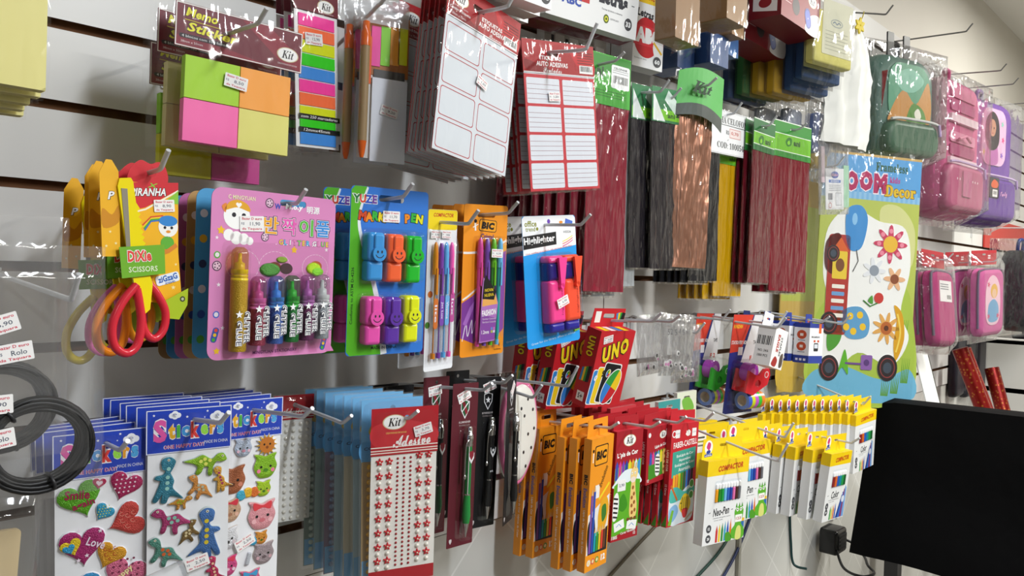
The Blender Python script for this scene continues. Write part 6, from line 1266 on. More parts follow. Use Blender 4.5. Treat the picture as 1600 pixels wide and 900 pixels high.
# ------------------------------------------------------------------ cellophane packs
def cello(label, w, h, c, grp, hc=None, hh=6.5, kind=None, seed=1, thick=.2, name='cellophane_pack', lo=0):
    p = thing(name, label, 'cellophane', grp); q = random.Random(seed)
    g = G(); nx, nz = 8, 16
    vs = [(-w/2+w*i/nx+(q.uniform(-.12, .12) if i in (0, nx) else 0), -.12*q.random()-.06*math.sin(i*2.1+seed), -h+(h-hh)*j/nz) for j in range(nz+1) for i in range(nx+1)]
    cm = c if c[7:] else c+'^'
    g.add(vs, [(j*(nx+1)+i, j*(nx+1)+i+1, (j+1)*(nx+1)+i+1, (j+1)*(nx+1)+i) for j in range(nz) for i in range(nx)], cm, False)
    g.slab(rr(-w/2, w/2, -h, -hh, .02), .02, thick, cm); g.build('folded_sheet', p)
    if hc:
        g = G()
        if kind == 'kit':                                                # curled soft green header
            nx = 10; pts = []
            for j in range(5):
                for i in range(nx+1): u = i/nx; pts.append((-w/2-.5+(w+2.2)*u+(.8*(j/4)), -1.6*math.sin(u*2.6)*(1-.2*j)-.2, -hh-.8+(hh+.8)*j/4-2.4*u*(1-.25*j)+1.4*math.sin(math.pi*u)))
            g.add(pts, [(j*(nx+1)+i, j*(nx+1)+i+1, (j+1)*(nx+1)+i+1, (j+1)*(nx+1)+i) for j in range(4) for i in range(nx)], hc)
            g.add([(x, y-.04, z) for x, y, z in pts[:2*(nx+1)]], [(i, i+1, nx+2+i, nx+1+i) for i in range(nx)], '#2f3a30')
            g.t(mt('Kit', 'sbi'), .2, -3.4, 2.6, '#1c3a20', 5.2, .02, 0, -8, -2.1)
        else:
            g.holed(rr(-w/2-.2, w/2+.2, -hh, 0, .05), rr(-1.2, 1.2, -2.0, -1.3, .3), -.2, -.14, hc, '#dfe8dc')
            if kind == 'ani':
                g.poly(rr(-w/2, w/2, -hh+1.6, -3.4, 0), '#6fb81e', -.21); g.poly(rr(-w/2, w/2, -3.5, -3.3, 0), '#e6efe0', -.215); g.poly(rr(-w/2, w/2, -hh+1.7, -hh+1.5, 0), '#e6efe0', -.215); g.poly(rr(-w/2, w/2, -.25, 0, 0), '#e6efe0', -.215)
                g.poly(blob([(-3.2, -5.2), (-1.8, -4.0), (-.4, -4.4), (-.8, -6.0), (-2.4, -6.4)]), '#2f7a1e', -.22); g.poly(blob([(-2.4, -5.4), (-1.6, -4.8), (-1.2, -5.6), (-2.0, -6.0)]), '#8ad02e', -.225); g.t('ani', 1.9, -5.2, 1.5, '#1f4a1e', 3.0, .05, y=-.225); g.t('papel celofane', 0, -hh+.95, .3, '#2a5a2a', 5, y=-.225)
            if kind == 'bar':
                g.poly(rr(-w/2, w/2, -3.2, -.2, 0), '#2f8a24', -.21); g.t('ani', -w*.32, -3.4, 1.9, '#1f4a1e', w*.3, .05, y=-.225); g.slab(rr(.2, w/2-.1, -6.0, -1.6, .4), -.24, -.21, '#f0f1f0'); g.t('CELOFANE', w*.25, -2.2, .4, '#333333', w*.34, .02, y=-.25); barcode(g, .5, w/2-.3, -5.6, -3.4, -.25)
                for z in (-2.6, -3.0): g.poly(rr(.5, w/2-.5, z-.08, z, 0), '#555555', -.25)
                for z in (-6.8, -7.3, -7.8): g.poly(rr(-w*.4, w*.4, z-.12, z, 0), '#2f6a24', -.215)
            if kind == 'dark':
                g.poly(rr(-w/2, w/2, -hh+.5, -hh+2.6, 0), '#7ac41e', -.21); g.t('ani', 0, -hh+1.5, 1.0, '#1f4a1e', 2.4, .03, y=-.22)
        g.build('header_card', p)
    bag(p, w+.5, -h-.4, .2, .12, back=thick+.06, seed=seed, wr=.6, nx=10, nz=24, flare=.1, m='crisp'); return p
MR = 'maroon cellophane packs behind the ruled labels'
p = cello('maroon cellophane pack with green barcode header beside the ruled labels', 10.2, 44.5, '#8c2034', MR, '#3fa82c', 9.5, 'bar', 3); at(p, 1.220, .185, 2.012, -10, -1, 1.2)
q = cello('maroon', 10, 44.5, '#8a2236', MR, '#2f8a2c', 9, 'dark', 5)
q['label'] = 'maroon cellophane pack, second behind the barcode header pack'; at(q, 1.205, .165, 2.010, -9, 0, 1.5)
for i in range(6): c = dup(q, f'maroon cellophane pack, {ORD[i+1]} behind the barcode header pack', MR); at(c, 1.19-.012*i, .146-.018*i, 2.006, -9+rnd.uniform(-1.5, 1.5), 0, 2+.3*i)
p = cello('greyish clear cellophane pack half behind the maroon barcode header pack', 11.5, 41, '#a4a8aa', 'clear cellophane packs', '#cfd6d0', 6, None, 8); at(p, 1.288, .150, 1.985, -6, 0, -2)
p = cello('rear greyish clear cellophane pack close to the wall', 11.5, 43, '#9a9ea2', 'clear cellophane packs', '#c2cac4', 6, None, 9); at(p, 1.268, .120, 1.985, -6, 0, -1)
BK = 'black cellophane packs'
q = cello('black cellophane pack with green and white header just behind the copper pack', 12.0, 37, '#2a262b', BK, '#2a7a48', 7, 'dark', 12)
hg = G(); hg.poly([(-5.8, -1), (-2, -6.8), (-5.8, -6.8)], '#e6ece8', -.22); hg.poly([(-1, -.3), (2.8, -3), (1.4, -5.2), (-2.2, -2.4)], '#cfe0d6', -.225); hg.t(mt('K', 'sbi'), 2.8, -4.4, 2.4, '#1a3a24', None, .02, y=-.23); hg.build('header_print', q)
at(q, 1.425, .190, 1.985, -6, 0, -1.5)
for i in range(9): c = dup(q, f'black cellophane pack in the row before the copper one, {(["front one"]+[o+" from its front" for o in ORD])[i]}', BK); at(c, 1.385-.004*i, .170-.015*i, 1.985+.003*(i % 3), -6+rnd.uniform(-2, 2), 0, -1.0+rnd.uniform(-.8, .8))
p = cello('copper coloured cellophane pack with curled light green header', 10.2, 41, '#b8846c&', 'copper cellophane packs', '#4fb04a', 8.6, 'kit', 21); at(p, 1.493, .208, 2.028, -18, 0, 1.4)
BD = 'dark cellophane packs beside the yellow ones'
p = cello('dark cellophane pack between the copper and yellow packs', 10, 36, '#232326', BD, '#1f4a2c', 5, 'dark', 24); at(p, 1.655, .145, 1.950, -8, 0, -.4)
for i in range(5): c = dup(p, f'dark cellophane pack, {ORD[i]} behind the one between the copper and yellow packs', BD); at(c, 1.648-.006*i, .130-.015*i, 1.945, -8+rnd.uniform(-1, 1), 0, rnd.uniform(-.6, .6))
YB = 'yellow cellophane packs'
p = cello('yellow cellophane pack hanging below the white price sign', 12, 38.5, '#c79a0c', YB, '#5fae2c', 6, 'dark', 27); at(p, 1.815, .125, 1.938, -6, 0, .6)
for i in range(4): c = dup(p, f'yellow cellophane pack, {ORD[i]} behind the one below the price sign', YB); at(c, 1.795-.010*i, .108-.016*i, 1.93, -5, 0, .8)
DM = 'dark maroon cellophane packs past the price sign'
p = cello('dark maroon cellophane pack with green header just past the price sign', 11.5, 41, '#6a1a26', DM, '#1f6a30', 8, 'ani', 31); at(p, 1.905, .165, 1.998, 0, 0, 1.2)
for i in range(6): c = dup(p, f'dark maroon cellophane pack, {ORD[i]} behind the one just past the price sign', DM); at(c, 1.897-.006*i, .148-.0165*i, 1.996, rnd.uniform(-1.2, 1.2), 0, 1.2+rnd.uniform(-.8, .8))
p = cello('flat maroon cellophane pack with green leaf header, last before the paper poster', 16.6, 44.8, '#7e1c2a', 'flat maroon cellophane packs', '#2f8a2c', 9.5, 'ani', 33); at(p, 2.060, .170, 2.014, -10, -1, 1.8)
for i in range(2): c = dup(p, f'flat maroon cellophane pack, {ORD[i]} behind the last one before the poster'); at(c, 2.050-.004*i, .150-.018*i, 2.010, -9, -1, 1.8)
# price sign for the cellophane
p = thing('price_sign', 'white card sign with black serif writing among the cellophane packs', 'sign')
g = G(); w, h = 26, 10.4; g.slab(rr(-w/2, w/2, -h, 0, .1), 0, .05, '#eeeff1'); g.frame(rr(-w/2+.2, w/2-.2, -h+.2, -.2, .1), .05, '#55565a')
g.t(mt('FOLHA CELOFONE', 'sb'), -1.0, -2.3, 1.5, '#141416', 21.5, .0, y=-.02); g.poly(rr(-11.6, 9.8, -3.5, -3.35, 0), '#141416', -.02); g.t(mt('R$', 'sb'), -3.0, -5.1, 1.1, '#1c1c1e', 1.7, y=-.02); g.poly(rr(-1.8, 4.6, -6.2, -4.0, .1), '#f1e2e0', -.02); g.t('0,70', 1.2, -5.1, .9, '#c0504a', 4.2, .02, y=-.03); g.frame(rr(-1.8, 4.6, -6.2, -4.0, .1), .12, '#d06a60', -.03)
g.t(mt('COD: 1000541', 'sb'), -.4, -8.2, 1.5, '#141416', 16.5, y=-.02); g.poly(strip([(-3.0, -7.0), (-2.4, -6.7)], .14), '#141416', -.02); g.build('card', p); bag(p, w+.8, -h-.3, .3, .04, 'plastic_pocket', .12, 'film', 40, .02, wr=.15); at(p, 1.768, .150, 1.998, 4, 0, -2.5)
# narrow green leafed pack and clear bag with a white card beside the poster
p = thing('craft_bag', 'clear bag with white printed card hanging in front of the poster edge', 'plastic bag')
g = G(); g.box(-4.6, 4.6, -15.6, -4.0, 0, .1, '#eeeef0'); g.poly(circ(0, -5.8, 1.9, 24, 1.0), '#3f58b0', -.02); g.t('REGALA', 0, -5.8, .7, '#e8a8b8', 3.2, .04, y=-.03); g.poly(rr(-3, 3, -8, -7.2, .1), '#3f6ab8', -.02); g.t('ADESIVO', 0, -7.6, .5, '#f2f4f8', 4, .02, y=-.03)
for i in range(4): g.poly(rr(-3, 3, -8.8-.5*i, -8.65-.5*i, 0), '#8a8c94', -.02)
g.poly(rr(-3.4, -1.2, -12.8, -11, 0), '#7a7c84', -.02); g.poly(rr(.4, 3.4, -14.4, -10.8, .1), '#dfe0e4', -.02); g.frame(rr(.4, 3.4, -14.4, -10.8, .1), .1, '#555560', -.026); g.frame(circ(-2.4, -14.4, .8, 18), .16, '#c8402c', -.02); g.build('printed_card', p)
g = G(); g.box(4.7, 7.4, -15, -3, 0, .3, '#a8d8b8'); g.box(-6.4, -4.8, -8, 2, .1, .3, '#e0c8d0'); g.build('contents', p); bag(p, 15, -17, 5, .5, back=.4, seed=52, m='crumpled', wr=1.6); at(p, 2.262, .205, 1.955, -10, 0, -4)
p = thing('craft_bag', 'crumpled clear bag above the white printed card bag', 'plastic bag'); g = G(); g.box(-4, 4, -7, -2, 0, .5, '#c9ccd2', .8); g.build('contents', p); bag(p, 14, -12, 4, 1.6, back=.6, seed=57, m='crumpled', wr=2.4); at(p, 2.285, .150, 2.075, 0, 0, 3)

# ------------------------------------------------------------------ boxes and bags on the top hooks
def letras(label, w, h, t, num, big, grp=None):
    p = thing('stencil_box', label, 'letter stencils', grp)
    g = carton(p, w, h, t, '#f2f2f1', '#e9e8e6', '#f4f4f4', .7, 3.5, '#f2f2f1', (1.4, .35), tabback=.3)
    if big:
        g.poly(rr(-8.4, -1.6, -9.4, -2.0, .05), '#c82a30', -.02); g.t('ABC', -4.6, -7.0, 3.6, '#f4f2f0', 5.4, .1, y=-.03); g.t('ABC', -6.4, -9.7, 1.6, '#2f4fb0', 5.2, .05, y=-.025)
        g.t('Letras', 5.2, -7.2, 2.6, '#2c2e38', 8.4, .06, 0, 0, -.02)
        for x in (-.0, 10.6): g.poly(rr(x, x+.9, -7.3, -7.15, 0), '#55565c', -.02)
        g.t('Formas de letras e números', 5.0, -9.4, .34, '#55565c', 6, y=-.02); g.poly(circ(3.4, -11.0, .8, 18), '#5a6a20', -.02); g.poly(circ(3.4, -11.0, .5, 16), '#e0e040', -.026); g.poly(circ(3.4, -11.0, .25, 12), '#3a4a18', -.03); g.t('CERTIFICADO', 5.8, -10.8, .3, '#55565c', 2.6, y=-.02)
        g.poly(circ(10.0, -10.8, 1.15, 22), '#4a4a4e', -.02); g.t(num, 10.0, -10.8, 1.0, '#f0f0f0', 1.5, .05, y=-.03)
    elif num == '60':
        g.poly(rr(-w/2, w/2, -2.8, 0, 0), '#f2c916', -.015); g.t('COMPACTOR', 0, -1.4, 1.2, '#c8401c', w*.82, .04, .25, -2, -.025); g.t('Letras', -1.2, -5.0, 1.7, '#2a2a2e', 4.6, .04, .1, -4, -.025); g.slab(rr(1.6, 3.8, -5.0, -3.2, .05), -.03, -.02, '#efe4e4')
        g.poly(circ(-.6, -10.0, 3.6, 32, 4.3), '#c81c24', -.02); g.poly(rr(-w/2+.05, w/2-.05, -11.8, -7.6, 0), '#d83038', -.026); g.t('ABC', -.2, -9.6, 3.4, '#f4f2f0', 7.0, .1, y=-.034)
        g.poly(blob([(1.4, -11), (2.0, -9.0), (3.2, -8.6), (4.1, -10.0), (4.1, -14.4), (2.4, -14.4), (1.4, -12.4)]), '#f2f0ee', -.04); g.poly(strip([(1.4, -10.6), (3.9, -12.8)], .5), '#e8b82a', -.046); g.poly(circ(2.7, -14.6, 1.15, 20), '#4a4a4e', -.05); g.t(num, 2.7, -14.6, 1.0, '#f0f0f0', 1.5, .05, y=-.06); g.t('Formas de letras', -2, -14.6, .3, '#66666a', 3.4, y=-.02)
    else:
        g.poly(circ(w/2-1.4, -h+1.7, 1.15, 20), '#3c3c40', -.02); g.t(num, w/2-1.4, -h+1.7, 1.1, '#f0f0f0', 1.6, .05, y=-.03); g.poly(rr(-2, 3, -h+3.0, -h+3.2, 0), '#8a8a8e', -.02); g.t('Letras', 0, -h+5.6, 1.8, '#2c2e38', 5, .04, y=-.02)
    g.build('carton', p); return p
GL = 'white letter stencil boxes'
p = letras('wide white letter stencil box numbered 33, just above the ruled labels', 25.5, 13.2, 3, '33', True, GL); at(p, 1.152, .205, 2.180, -2, 6, -2)
p = letras('tall white letter stencil box numbered 60 with yellow top', 8.6, 16.4, 3.6, '60', False, GL); at(p, 1.440, .125, 2.205, -14, 0, 2)
for i, (x, d, z) in enumerate(((.850, .305, 2.125), (.873, .262, 2.130), (.892, .220, 2.132))):
    p = letras(('white stencil box numbered 35, front one above the blank labels', 'white stencil box numbered 35, middle one of three above the blank labels', 'white stencil box numbered 35, rear one of three above the blank labels')[i], 12.5, 13, 3.4, '35', False, GL); at(p, x, d, z, 0, 3, -1)
for i, (x, z) in enumerate(((1.080, 2.132), (1.186, 2.142), (1.300, 2.156))):
    p = thing('dotted_case', ('maroon dotted case under the white stencil boxes, first of three along the wall', 'maroon dotted case under the wide white stencil box, middle one of three', 'maroon dotted case under the wide white stencil box, beside the tall one')[i], 'case', 'maroon dotted cases')
    g = G(); g.rbox(-4.9, 4.9, -8.2, 0, 0, 3.5, '#7c1e30', .5, .5); g.build('case_body', p)
    g = G(); [g.poly(circ(-3.9+1.5*k, -6.2+2*j, .14, 8), '#efe2e4', -.02) for k in range(6) for j in range(3)]; g.build('dots', p); g = G(); g.rbox(-5.1, 5.1, -8.5, .3, -.3, 3.7, 'blister', .6, .4); g.build('clear_shell', p); at(p, x, .135, z, -4, -6, -2)
p = thing('label_roll_pack', 'grey pack with white label strips showing under the maroon dotted cases', 'label pack'); g = G(); g.box(-10, 10, -12, 0, 0, 2, '#b9b6b0', .3); [g.box(-8+4.4*i, -7.2+4.4*i, -10, -2.5, -.06, 0, '#3a3a3c') for i in range(4)]; [g.box(-6.8+4.4*i, -4.0+4.4*i, -10.6, -2, -.05, 0, '#e4e2de') for i in range(4)]; g.build('pack', p); at(p, 1.27, .062, 2.095, 0, 0, -1)

def paperbox(label, nx, w, t, h, c, grp):
    p = thing('paper_pack', label, 'paper pack', grp)
    g = G(); g.box(0, w, 0, h, 0, t, c, .2); g.build('paper_block', p)
    b = G(); b.box(-.25, w+.25, -.3, h+.2, -.25, t+.25, 'film', .5)
    q = random.Random(len(label))
    for k in range(5): x = q.uniform(0, w); b.add([(x, q.uniform(0, t), -.3), (x+2.2, q.uniform(0, t), -.3), (x+1.4+q.uniform(-1, 1), q.uniform(0, t), -1.6-q.random())], [(0, 1, 2)], 'film')
    b.build('plastic_wrap', p); return p
KR, BL = 'kraft paper packs on the top hooks', 'blue paper packs on the top hooks'
p = paperbox('kraft brown paper pack at the top, beside the tall stencil box', 0, 8.6, 4.6, 26, '#94704a', KR); at(p, 1.300, .275, 2.050, 0, 0, 0)
p = paperbox('kraft brown paper pack with the lowest front corner, middle of the top three', 0, 8.6, 7.6, 26, '#98744c', KR); at(p, 1.466, .290, 2.124, 0, 0, 0)
p = paperbox('kraft brown paper pack nearest the red boxes at the top', 0, 5.6, 11, 24, '#9c7850', KR); at(p, 1.648, .205, 2.150, 0, 0, 0)
p = paperbox('dark blue paper pack below the middle kraft pack', 0, 8.2, 9, 6.9, '#2a4c80', BL); at(p, 1.590, .185, 2.078, 0, 0, 0)
p = paperbox('lighter blue paper pack beside the dark blue one', 0, 5.8, 9, 16, '#4f78b0', BL); at(p, 1.708, .160, 2.126, 0, 0, 0)
p = paperbox('small dark blue paper pack nearest the wall under the kraft packs', 0, 7, 8, 15, '#2a4a80', BL); at(p, 1.515, .148, 2.058, 0, 0, 0)
# red boxes
def redbox(label):
    p = thing('eraser_box', label, 'box', 'red boxes on the top hooks'); w, h, t = 21.5, 10, 8
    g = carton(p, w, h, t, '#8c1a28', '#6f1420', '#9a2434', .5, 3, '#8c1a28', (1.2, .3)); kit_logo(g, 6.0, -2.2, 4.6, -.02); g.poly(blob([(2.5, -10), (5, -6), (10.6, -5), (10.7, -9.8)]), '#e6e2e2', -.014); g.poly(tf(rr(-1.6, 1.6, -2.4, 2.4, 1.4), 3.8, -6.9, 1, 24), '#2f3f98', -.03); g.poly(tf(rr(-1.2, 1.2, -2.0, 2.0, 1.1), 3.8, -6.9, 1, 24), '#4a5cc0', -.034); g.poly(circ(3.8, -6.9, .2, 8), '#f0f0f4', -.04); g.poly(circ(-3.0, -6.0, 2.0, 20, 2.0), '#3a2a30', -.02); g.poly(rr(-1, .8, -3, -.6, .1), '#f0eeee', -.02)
    for i in range(5): g.poly(rr(-9.6, -5.6, -3-.8*i, -2.8-.8*i, 0), '#d8b0b4', -.02)
    sidepoly(g, [(1, -9), (1, -5), (7, -4), (7, -8)], w, '#e2dede'); q = [(t/2+1.6*math.cos(a), -6.5+1.2*math.sin(a)) for a in [2*math.pi*j/18 for j in range(18)]]; sidepoly(g, q, w, '#8c1a28', .018)
    g.build('carton', p); return p
p = redbox('red box with white oval logo and blue eraser picture at the top'); at(p, 1.855, .275, 2.300, 0, 0, 2)
p = redbox('second red box with white oval logo just behind and below'); at(p, 1.880, .175, 2.272, 0, 0, 2)
# flat pads in film
PD = 'wrapped sponge pads under the red boxes'
for i, (lab, c, x, d, z) in enumerate((('pale yellow wrapped pad with printed white label, front of its hook', '#dcd47a', 2.018, .290, 2.272), ('blue wrapped pad just behind the pale yellow labelled pad', '#33527f', 2.050, .250, 2.245), ('blue wrapped pad with white sheen, third on its hook', '#3a5a8c', 2.070, .212, 2.225), ('yellow wrapped pad, fourth on its hook', '#c49a1a', 2.050, .174, 2.215), ('second yellow wrapped pad, fifth on its hook', '#b8921a', 2.042, .136, 2.220), ('green wrapped pad, sixth on its hook', '#2f6a34', 2.030, .098, 2.220), ('dark blue wrapped pad nearest the wall', '#3a4f78', 2.026, .058, 2.212))):
    p = thing('sponge_pad', lab, 'sponge', PD); g = G(); g.rbox(-7.6, 7.6, -13.2, 0, 0, 2.4, c+'-', .6, .4)
    if i == 0:
        g.slab(rr(-4.8, 7.2, -10.8, 2.8, .3), -.1, .0, '#dedcc4'); g.frame(circ(.8, -2.6, 2.4, 24, 1.0), .16, '#7a8a9a', -.12); g.poly(strip(smooth([(-.8, -2.7), (0, -2.3), (.8, -2.8), (1.6, -2.3), (2.4, -2.7)]), .3), '#7a8a9a', -.12)
        for k in range(6): g.poly(rr(-3.6, 5.4, -5-.9*k, -4.86-.9*k, 0), '#a8a890', -.12)
    g.build('pad', p); bag(p, 16.4, -14.2, 3.4, .2, back=2.5, seed=i+60, wr=1.2, m='wrap'); at(p, x, d, z, -14, 0, 1)
# white bag with yellow ribbon and the clear bags under it
p = thing('white_bag', 'long white translucent bag tied with a yellow ribbon on the top hook', 'plastic bag')
g = G(); q = random.Random(4); nx, nz = 12, 20; vs = []
for j in range(nz+1):
    v = j/nz; wd = 2.0+8.6*min(1, (1-v)*2.6)**.8
    for i in range(nx+1):
        u = i/nx-.5; vs.append((u*wd*2+.6*math.sin(v*9), -3.2*(math.cos(u*math.pi))*min(1, (1-v)*3)*(.7+.3*math.sin(u*19+v*2.5))-.5*q.random(), -34*(1-v)))
fs = [(j*(nx+1)+i, j*(nx+1)+i+1, (j+1)*(nx+1)+i+1, (j+1)*(nx+1)+i) for j in range(nz) for i in range(nx)]
g.add(vs, fs, '#e8e8e2', True); g.add([(x, .1, z) for x, y, z in vs], [f[::-1] for f in fs], '#e0e0da', True); g.build('bag_body', p)
g = G()
for a in range(6): g.puff(tf(blob([(0, 0), (.7, 1.2), (0, 2.4), (-.7, 1.2)]), 0, -.2, 1, a*60), '#d8c01e', -1.5, .3)
g.tube([(0, -1.2, 0), (1.2, -1.4, 2.6), (1.6, -1.4, 4.2)], .16, '#b8a83a', 6); g.build('yellow_ribbon', p); at(p, 2.300, .235, 2.318, -14, 2, 3)
for i, (x, d, z, c1, c2) in enumerate(((2.150, .138, 2.072, '#8f97a8', '#d8aa1e'), (2.225, .190, 2.065, '#6f7fb0', '#c8a83a'), (2.10, .085, 2.072, '#b0b4bc', '#d0a01c'))):
    p = thing('clear_bag', ('crumpled clear bag with grey and yellow contents under the sponge pads', 'crumpled clear bag with blue-grey contents under the white bag', 'clear bag with yellow end nearest the wall under the sponge pads')[i], 'plastic bag', 'clear bags under the sponge pads'); g = G(); g.rbox(-3.6, 3.6, -11, 0, 0, 2.5, c1+'-', 1.2, .8); g.rbox(-3.0, 3.0, -15, -11.2, .2, 2.3, c2+'-', 1.0, .7); g.build('contents', p); bag(p, 12, -19, 2, 1.2, back=2.6, seed=80+i, m='crumpled', wr=1.2); at(p, x, d, z, -8, 0, 2)

# ------------------------------------------------------------------ tall paper poster (flower garden decor instead of the printed cartoon)
p = thing('wall_decor_sheet', 'tall bagged wall decor sheet with blue heading, flowers and a little house', 'poster')
W, H = 20.5, 89
g = G(); g.slab(rr(-W, W, -H, 0, .2), 0, .3, '#b6c25a'); g.poly(rr(-W, W, -16.5, -.1, 0), '#5aa0d8', -.012); g.poly(rr(-W, W, -.9, -.02, 0), '#c6a462', -.02); g.poly(rr(-W, W, -16.6, -14.0, 0), '#8fc0e4', -.014)
for i in range(20): g.poly(rr(-W+2.05*i, -W+2.05*i+1, -16.6, -12.6, 0), '#7ab4e0', -.015)
for i, ch in enumerate('ROOM'): g.t(ch, -14.5+6.0*i, -9.8-.5*(i % 2), 7.2, '#b01f5a', 5.6, .08, y=-.03, outline='#f4e6ee', ob=.06)
g.t(mt('Frameless', 'sb'), 8.0, -4.2, 3.2, '#2a5a3a', 13.5, .02, 0, 0, -.03); g.t(mt('kids', 'sb'), 9.5, -8.6, 2.2, '#b03a8a', 4.4, .02, y=-.03); g.t(mt('Decor', 'sb'), 12.0, -12.6, 4.2, '#e0b81e', 13, .03, 0, 0, -.03, outline='#6a5212', ob=.03)
# meadow, sky and pond bands
g.poly(blob([(-W+.5, -60), (-8, -50), (4, -56), (14, -46), (W-.5, -56), (W-.5, -88), (-W+.5, -88)]), '#a8c04a', -.013); g.poly(blob([(-W+.3, -80), (-8, -77), (8, -81), (W-.3, -77), (W-.3, -88.6), (-W+.3, -88.6)]), '#6fb4d4', -.016); g.poly(blob([(4, -20), (12, -18), (19, -26), (18, -40), (8, -36)]), '#d2d490', -.013)
for x, z, s in ((14, -86, 1), (18, -82, 1.3), (10, -87, .8), (16.5, -66, 1)): [g.poly(strip([(x+.6*k, z), (x+.8*k+.5, z+7*s)], [.6, .1]), '#5f9a2c', -.018) for k in range(-2, 3)]
g.build('printed_sheet', p)
def cut(pts, m, nm, deco=None, y=-.05):
    q = G(); q.slab(pts, y-.2, y, m, '#f4f4f2')
    if deco: deco(q)
    q.build(nm, p)
def white(pts, y): q = G(); q.slab(pts, y-.06, y, '#f1f1ee'); q.build('sticker_border', p)
white(blob([(-17, -28), (-8, -20), (4, -24), (15, -26), (18, -40), (15, -56), (19, -66), (12, -76), (-2, -72), (-14, -82), (-19, -70), (-15, -56), (-18, -44)]), -.02)
Y2 = -.27
def wheel(q, x, z, r):
    q.poly(circ(x, z, r, 26, r*1.15), '#2a2226', Y2-.01); q.frame(circ(x, z, r*.8, 26, r*.92), r*.1, '#8a3a3a', Y2-.02); q.poly(circ(x, z, r*.45, 20, r*.5), '#3f4a58', Y2-.02)
cut(rr(-16.5, -7.5, -66, -30, 1.5), '#b0342c', 'toy_house_print', lambda q: (q.poly(rr(-14.5, -8.5, -46, -36, .5), '#e8c83a', Y2), q.poly([(-15, -36), (-8, -36), (-11.5, -31)], '#d8622a', Y2), [q.poly(rr(-14.2, -9, -49.4-2.6*k, -48-2.6*k, .3), '#6f9fd0' if k % 2 else '#f0ece0', Y2) for k in range(6)], q.poly(circ(-11.4, -41, 1.8, 16, 2.4), '#7a4a2a', Y2-.01)))
cut(blob([(-9.5, -20.5), (-4, -19), (-1, -24), (-3, -34), (-8, -35), (-10, -28)]), '#3f8fd0', 'balloon_print', lambda q: (q.poly(circ(-6.4, -24, 1.1, 14, 2.2), '#8cc4ec', Y2), q.poly(strip([(-5, -35), (-4, -39), (-6, -43)], .3), '#3a3a3a', Y2)))
cut(blob([(-17.5, -33), (-13, -29.5), (-11, -33), (-13, -44), (-17.4, -42)]), '#5a2a30', 'tyre_print', lambda q: wheel(q, -14.4, -37, 2.6))
cut(flower(9, -32, 7.2, 8, 64), '#c83a5e', 'blossom_print', lambda q: (q.poly(circ(9, -32, 3, 20), '#e8b83a', Y2), [q.poly(circ(9+4.8*math.cos(k*.785), -32+4.8*math.sin(k*.785), .9, 10), '#e88aa0', Y2) for k in range(8)]))
cut(flower(11.5, -44.5, 4.6, 6, 54), '#e6b48a', 'blossom_print', lambda q: q.poly(circ(11.5, -44.5, 1.8, 16), '#8a4a2a', Y2))
cut(flower(2.8, -42, 5.0, 7, 56), '#e4e6ea', 'blossom_print', lambda q: q.poly(circ(2.8, -42, 2.0, 16), '#8f98a4', Y2))
cut(circ(5.4, -51.8, 2.0, 18), '#c83a34', 'rose_print', lambda q: (q.poly(strip([(5, -53.6), (2, -55), (-1, -53)], .5), '#3a7a2c', Y2), q.poly(blob([(1, -53), (2.6, -51), (3, -54)]), '#4f9a34', Y2)))
cut(blob([(-9, -57), (-2, -55.5), (2, -60), (1, -66), (-6, -67), (-9.5, -63)]), '#5f9fcc', 'spotted_ball_print', lambda q: [q.poly(circ(x, z, 1.3, 14), '#f0c42c', Y2) for x, z in ((-6, -59), (-2, -58.4), (-.6, -62.6), (-4.4, -64.4), (-7.4, -63))])
cut(blob([(-12, -58), (-9, -59), (-9.5, -68), (-14, -72), (-15, -66)]), '#4f9a34', 'leaf_print')
cut(flower(9.2, -62.5, 6.0, 9, 64), '#e0a85a', 'blossom_print', lambda q: (q.poly(circ(9.2, -62.5, 2.4, 18), '#b8642c', Y2), q.poly(circ(9.2, -62.5, 1.0, 14), '#5a2f1c', Y2-.01)))
cut(blob([(12, -54), (15.6, -57), (17, -66), (14, -74), (12.6, -68), (13.4, -60)]), '#d8a01e', 'ribbon_print', lambda q: q.poly(strip(smooth([(13.6, -57), (15.2, -64), (13.8, -71)]), .7), '#f0d05a', Y2))
for x, z, r in ((-14.5, -62, 3.6), (-13.5, -78, 4.0), (10.6, -76.8, 4.2)): cut(circ(x, z, r, 30, r*1.15), '#2a2629', 'wheel_print', lambda q, x=x, z=z, r=r: wheel(q, x, z, r*.95))
cut(rr(-.5, 4.2, -78, -72.6, .6), '#8a5fa8', 'lantern_print', lambda q: (q.poly(circ(1.8, -75.4, 1.2, 14), '#5a3a78', Y2), q.poly(rr(-7, -.3, -76.3, -75.6, .2), '#6f4a90', Y2)))
cut(blob([(-9, -76), (-7.4, -71), (-6, -75.4), (-5.6, -80), (-8, -77.6), (-10, -80)]), '#5fb02c', 'plant_print')
bag(p, 44, -91, 1.5, .6, back=.5, seed=91, nx=20, nz=40, wr=1.6, m='film'); at(p, 2.616, .190, 1.999, -37, -2, 2.9); p.scale = (.835, 1, .872)
p = thing('wall_decor_sheet', 'rear bagged decor sheet showing a yellow-brown edge beside the last maroon cellophane', 'poster'); g = G(); g.slab(rr(-15, 15, -78, 0, .2), 0, .3, '#b89a4a'); g.poly(rr(-14.5, 14.5, -50, -20, 0), '#a8b04a', -.012); g.poly(blob([(-14, -64), (-4, -60), (4, -66), (14, -62), (14, -77), (-14, -77)]), '#c8a83a', -.014); g.build('printed_sheet', p); bag(p, 31, -79, 1, .2, back=.5, seed=93, wr=1, m='film'); at(p, 2.475, .040, 2.03, -2, 0, 1.0)

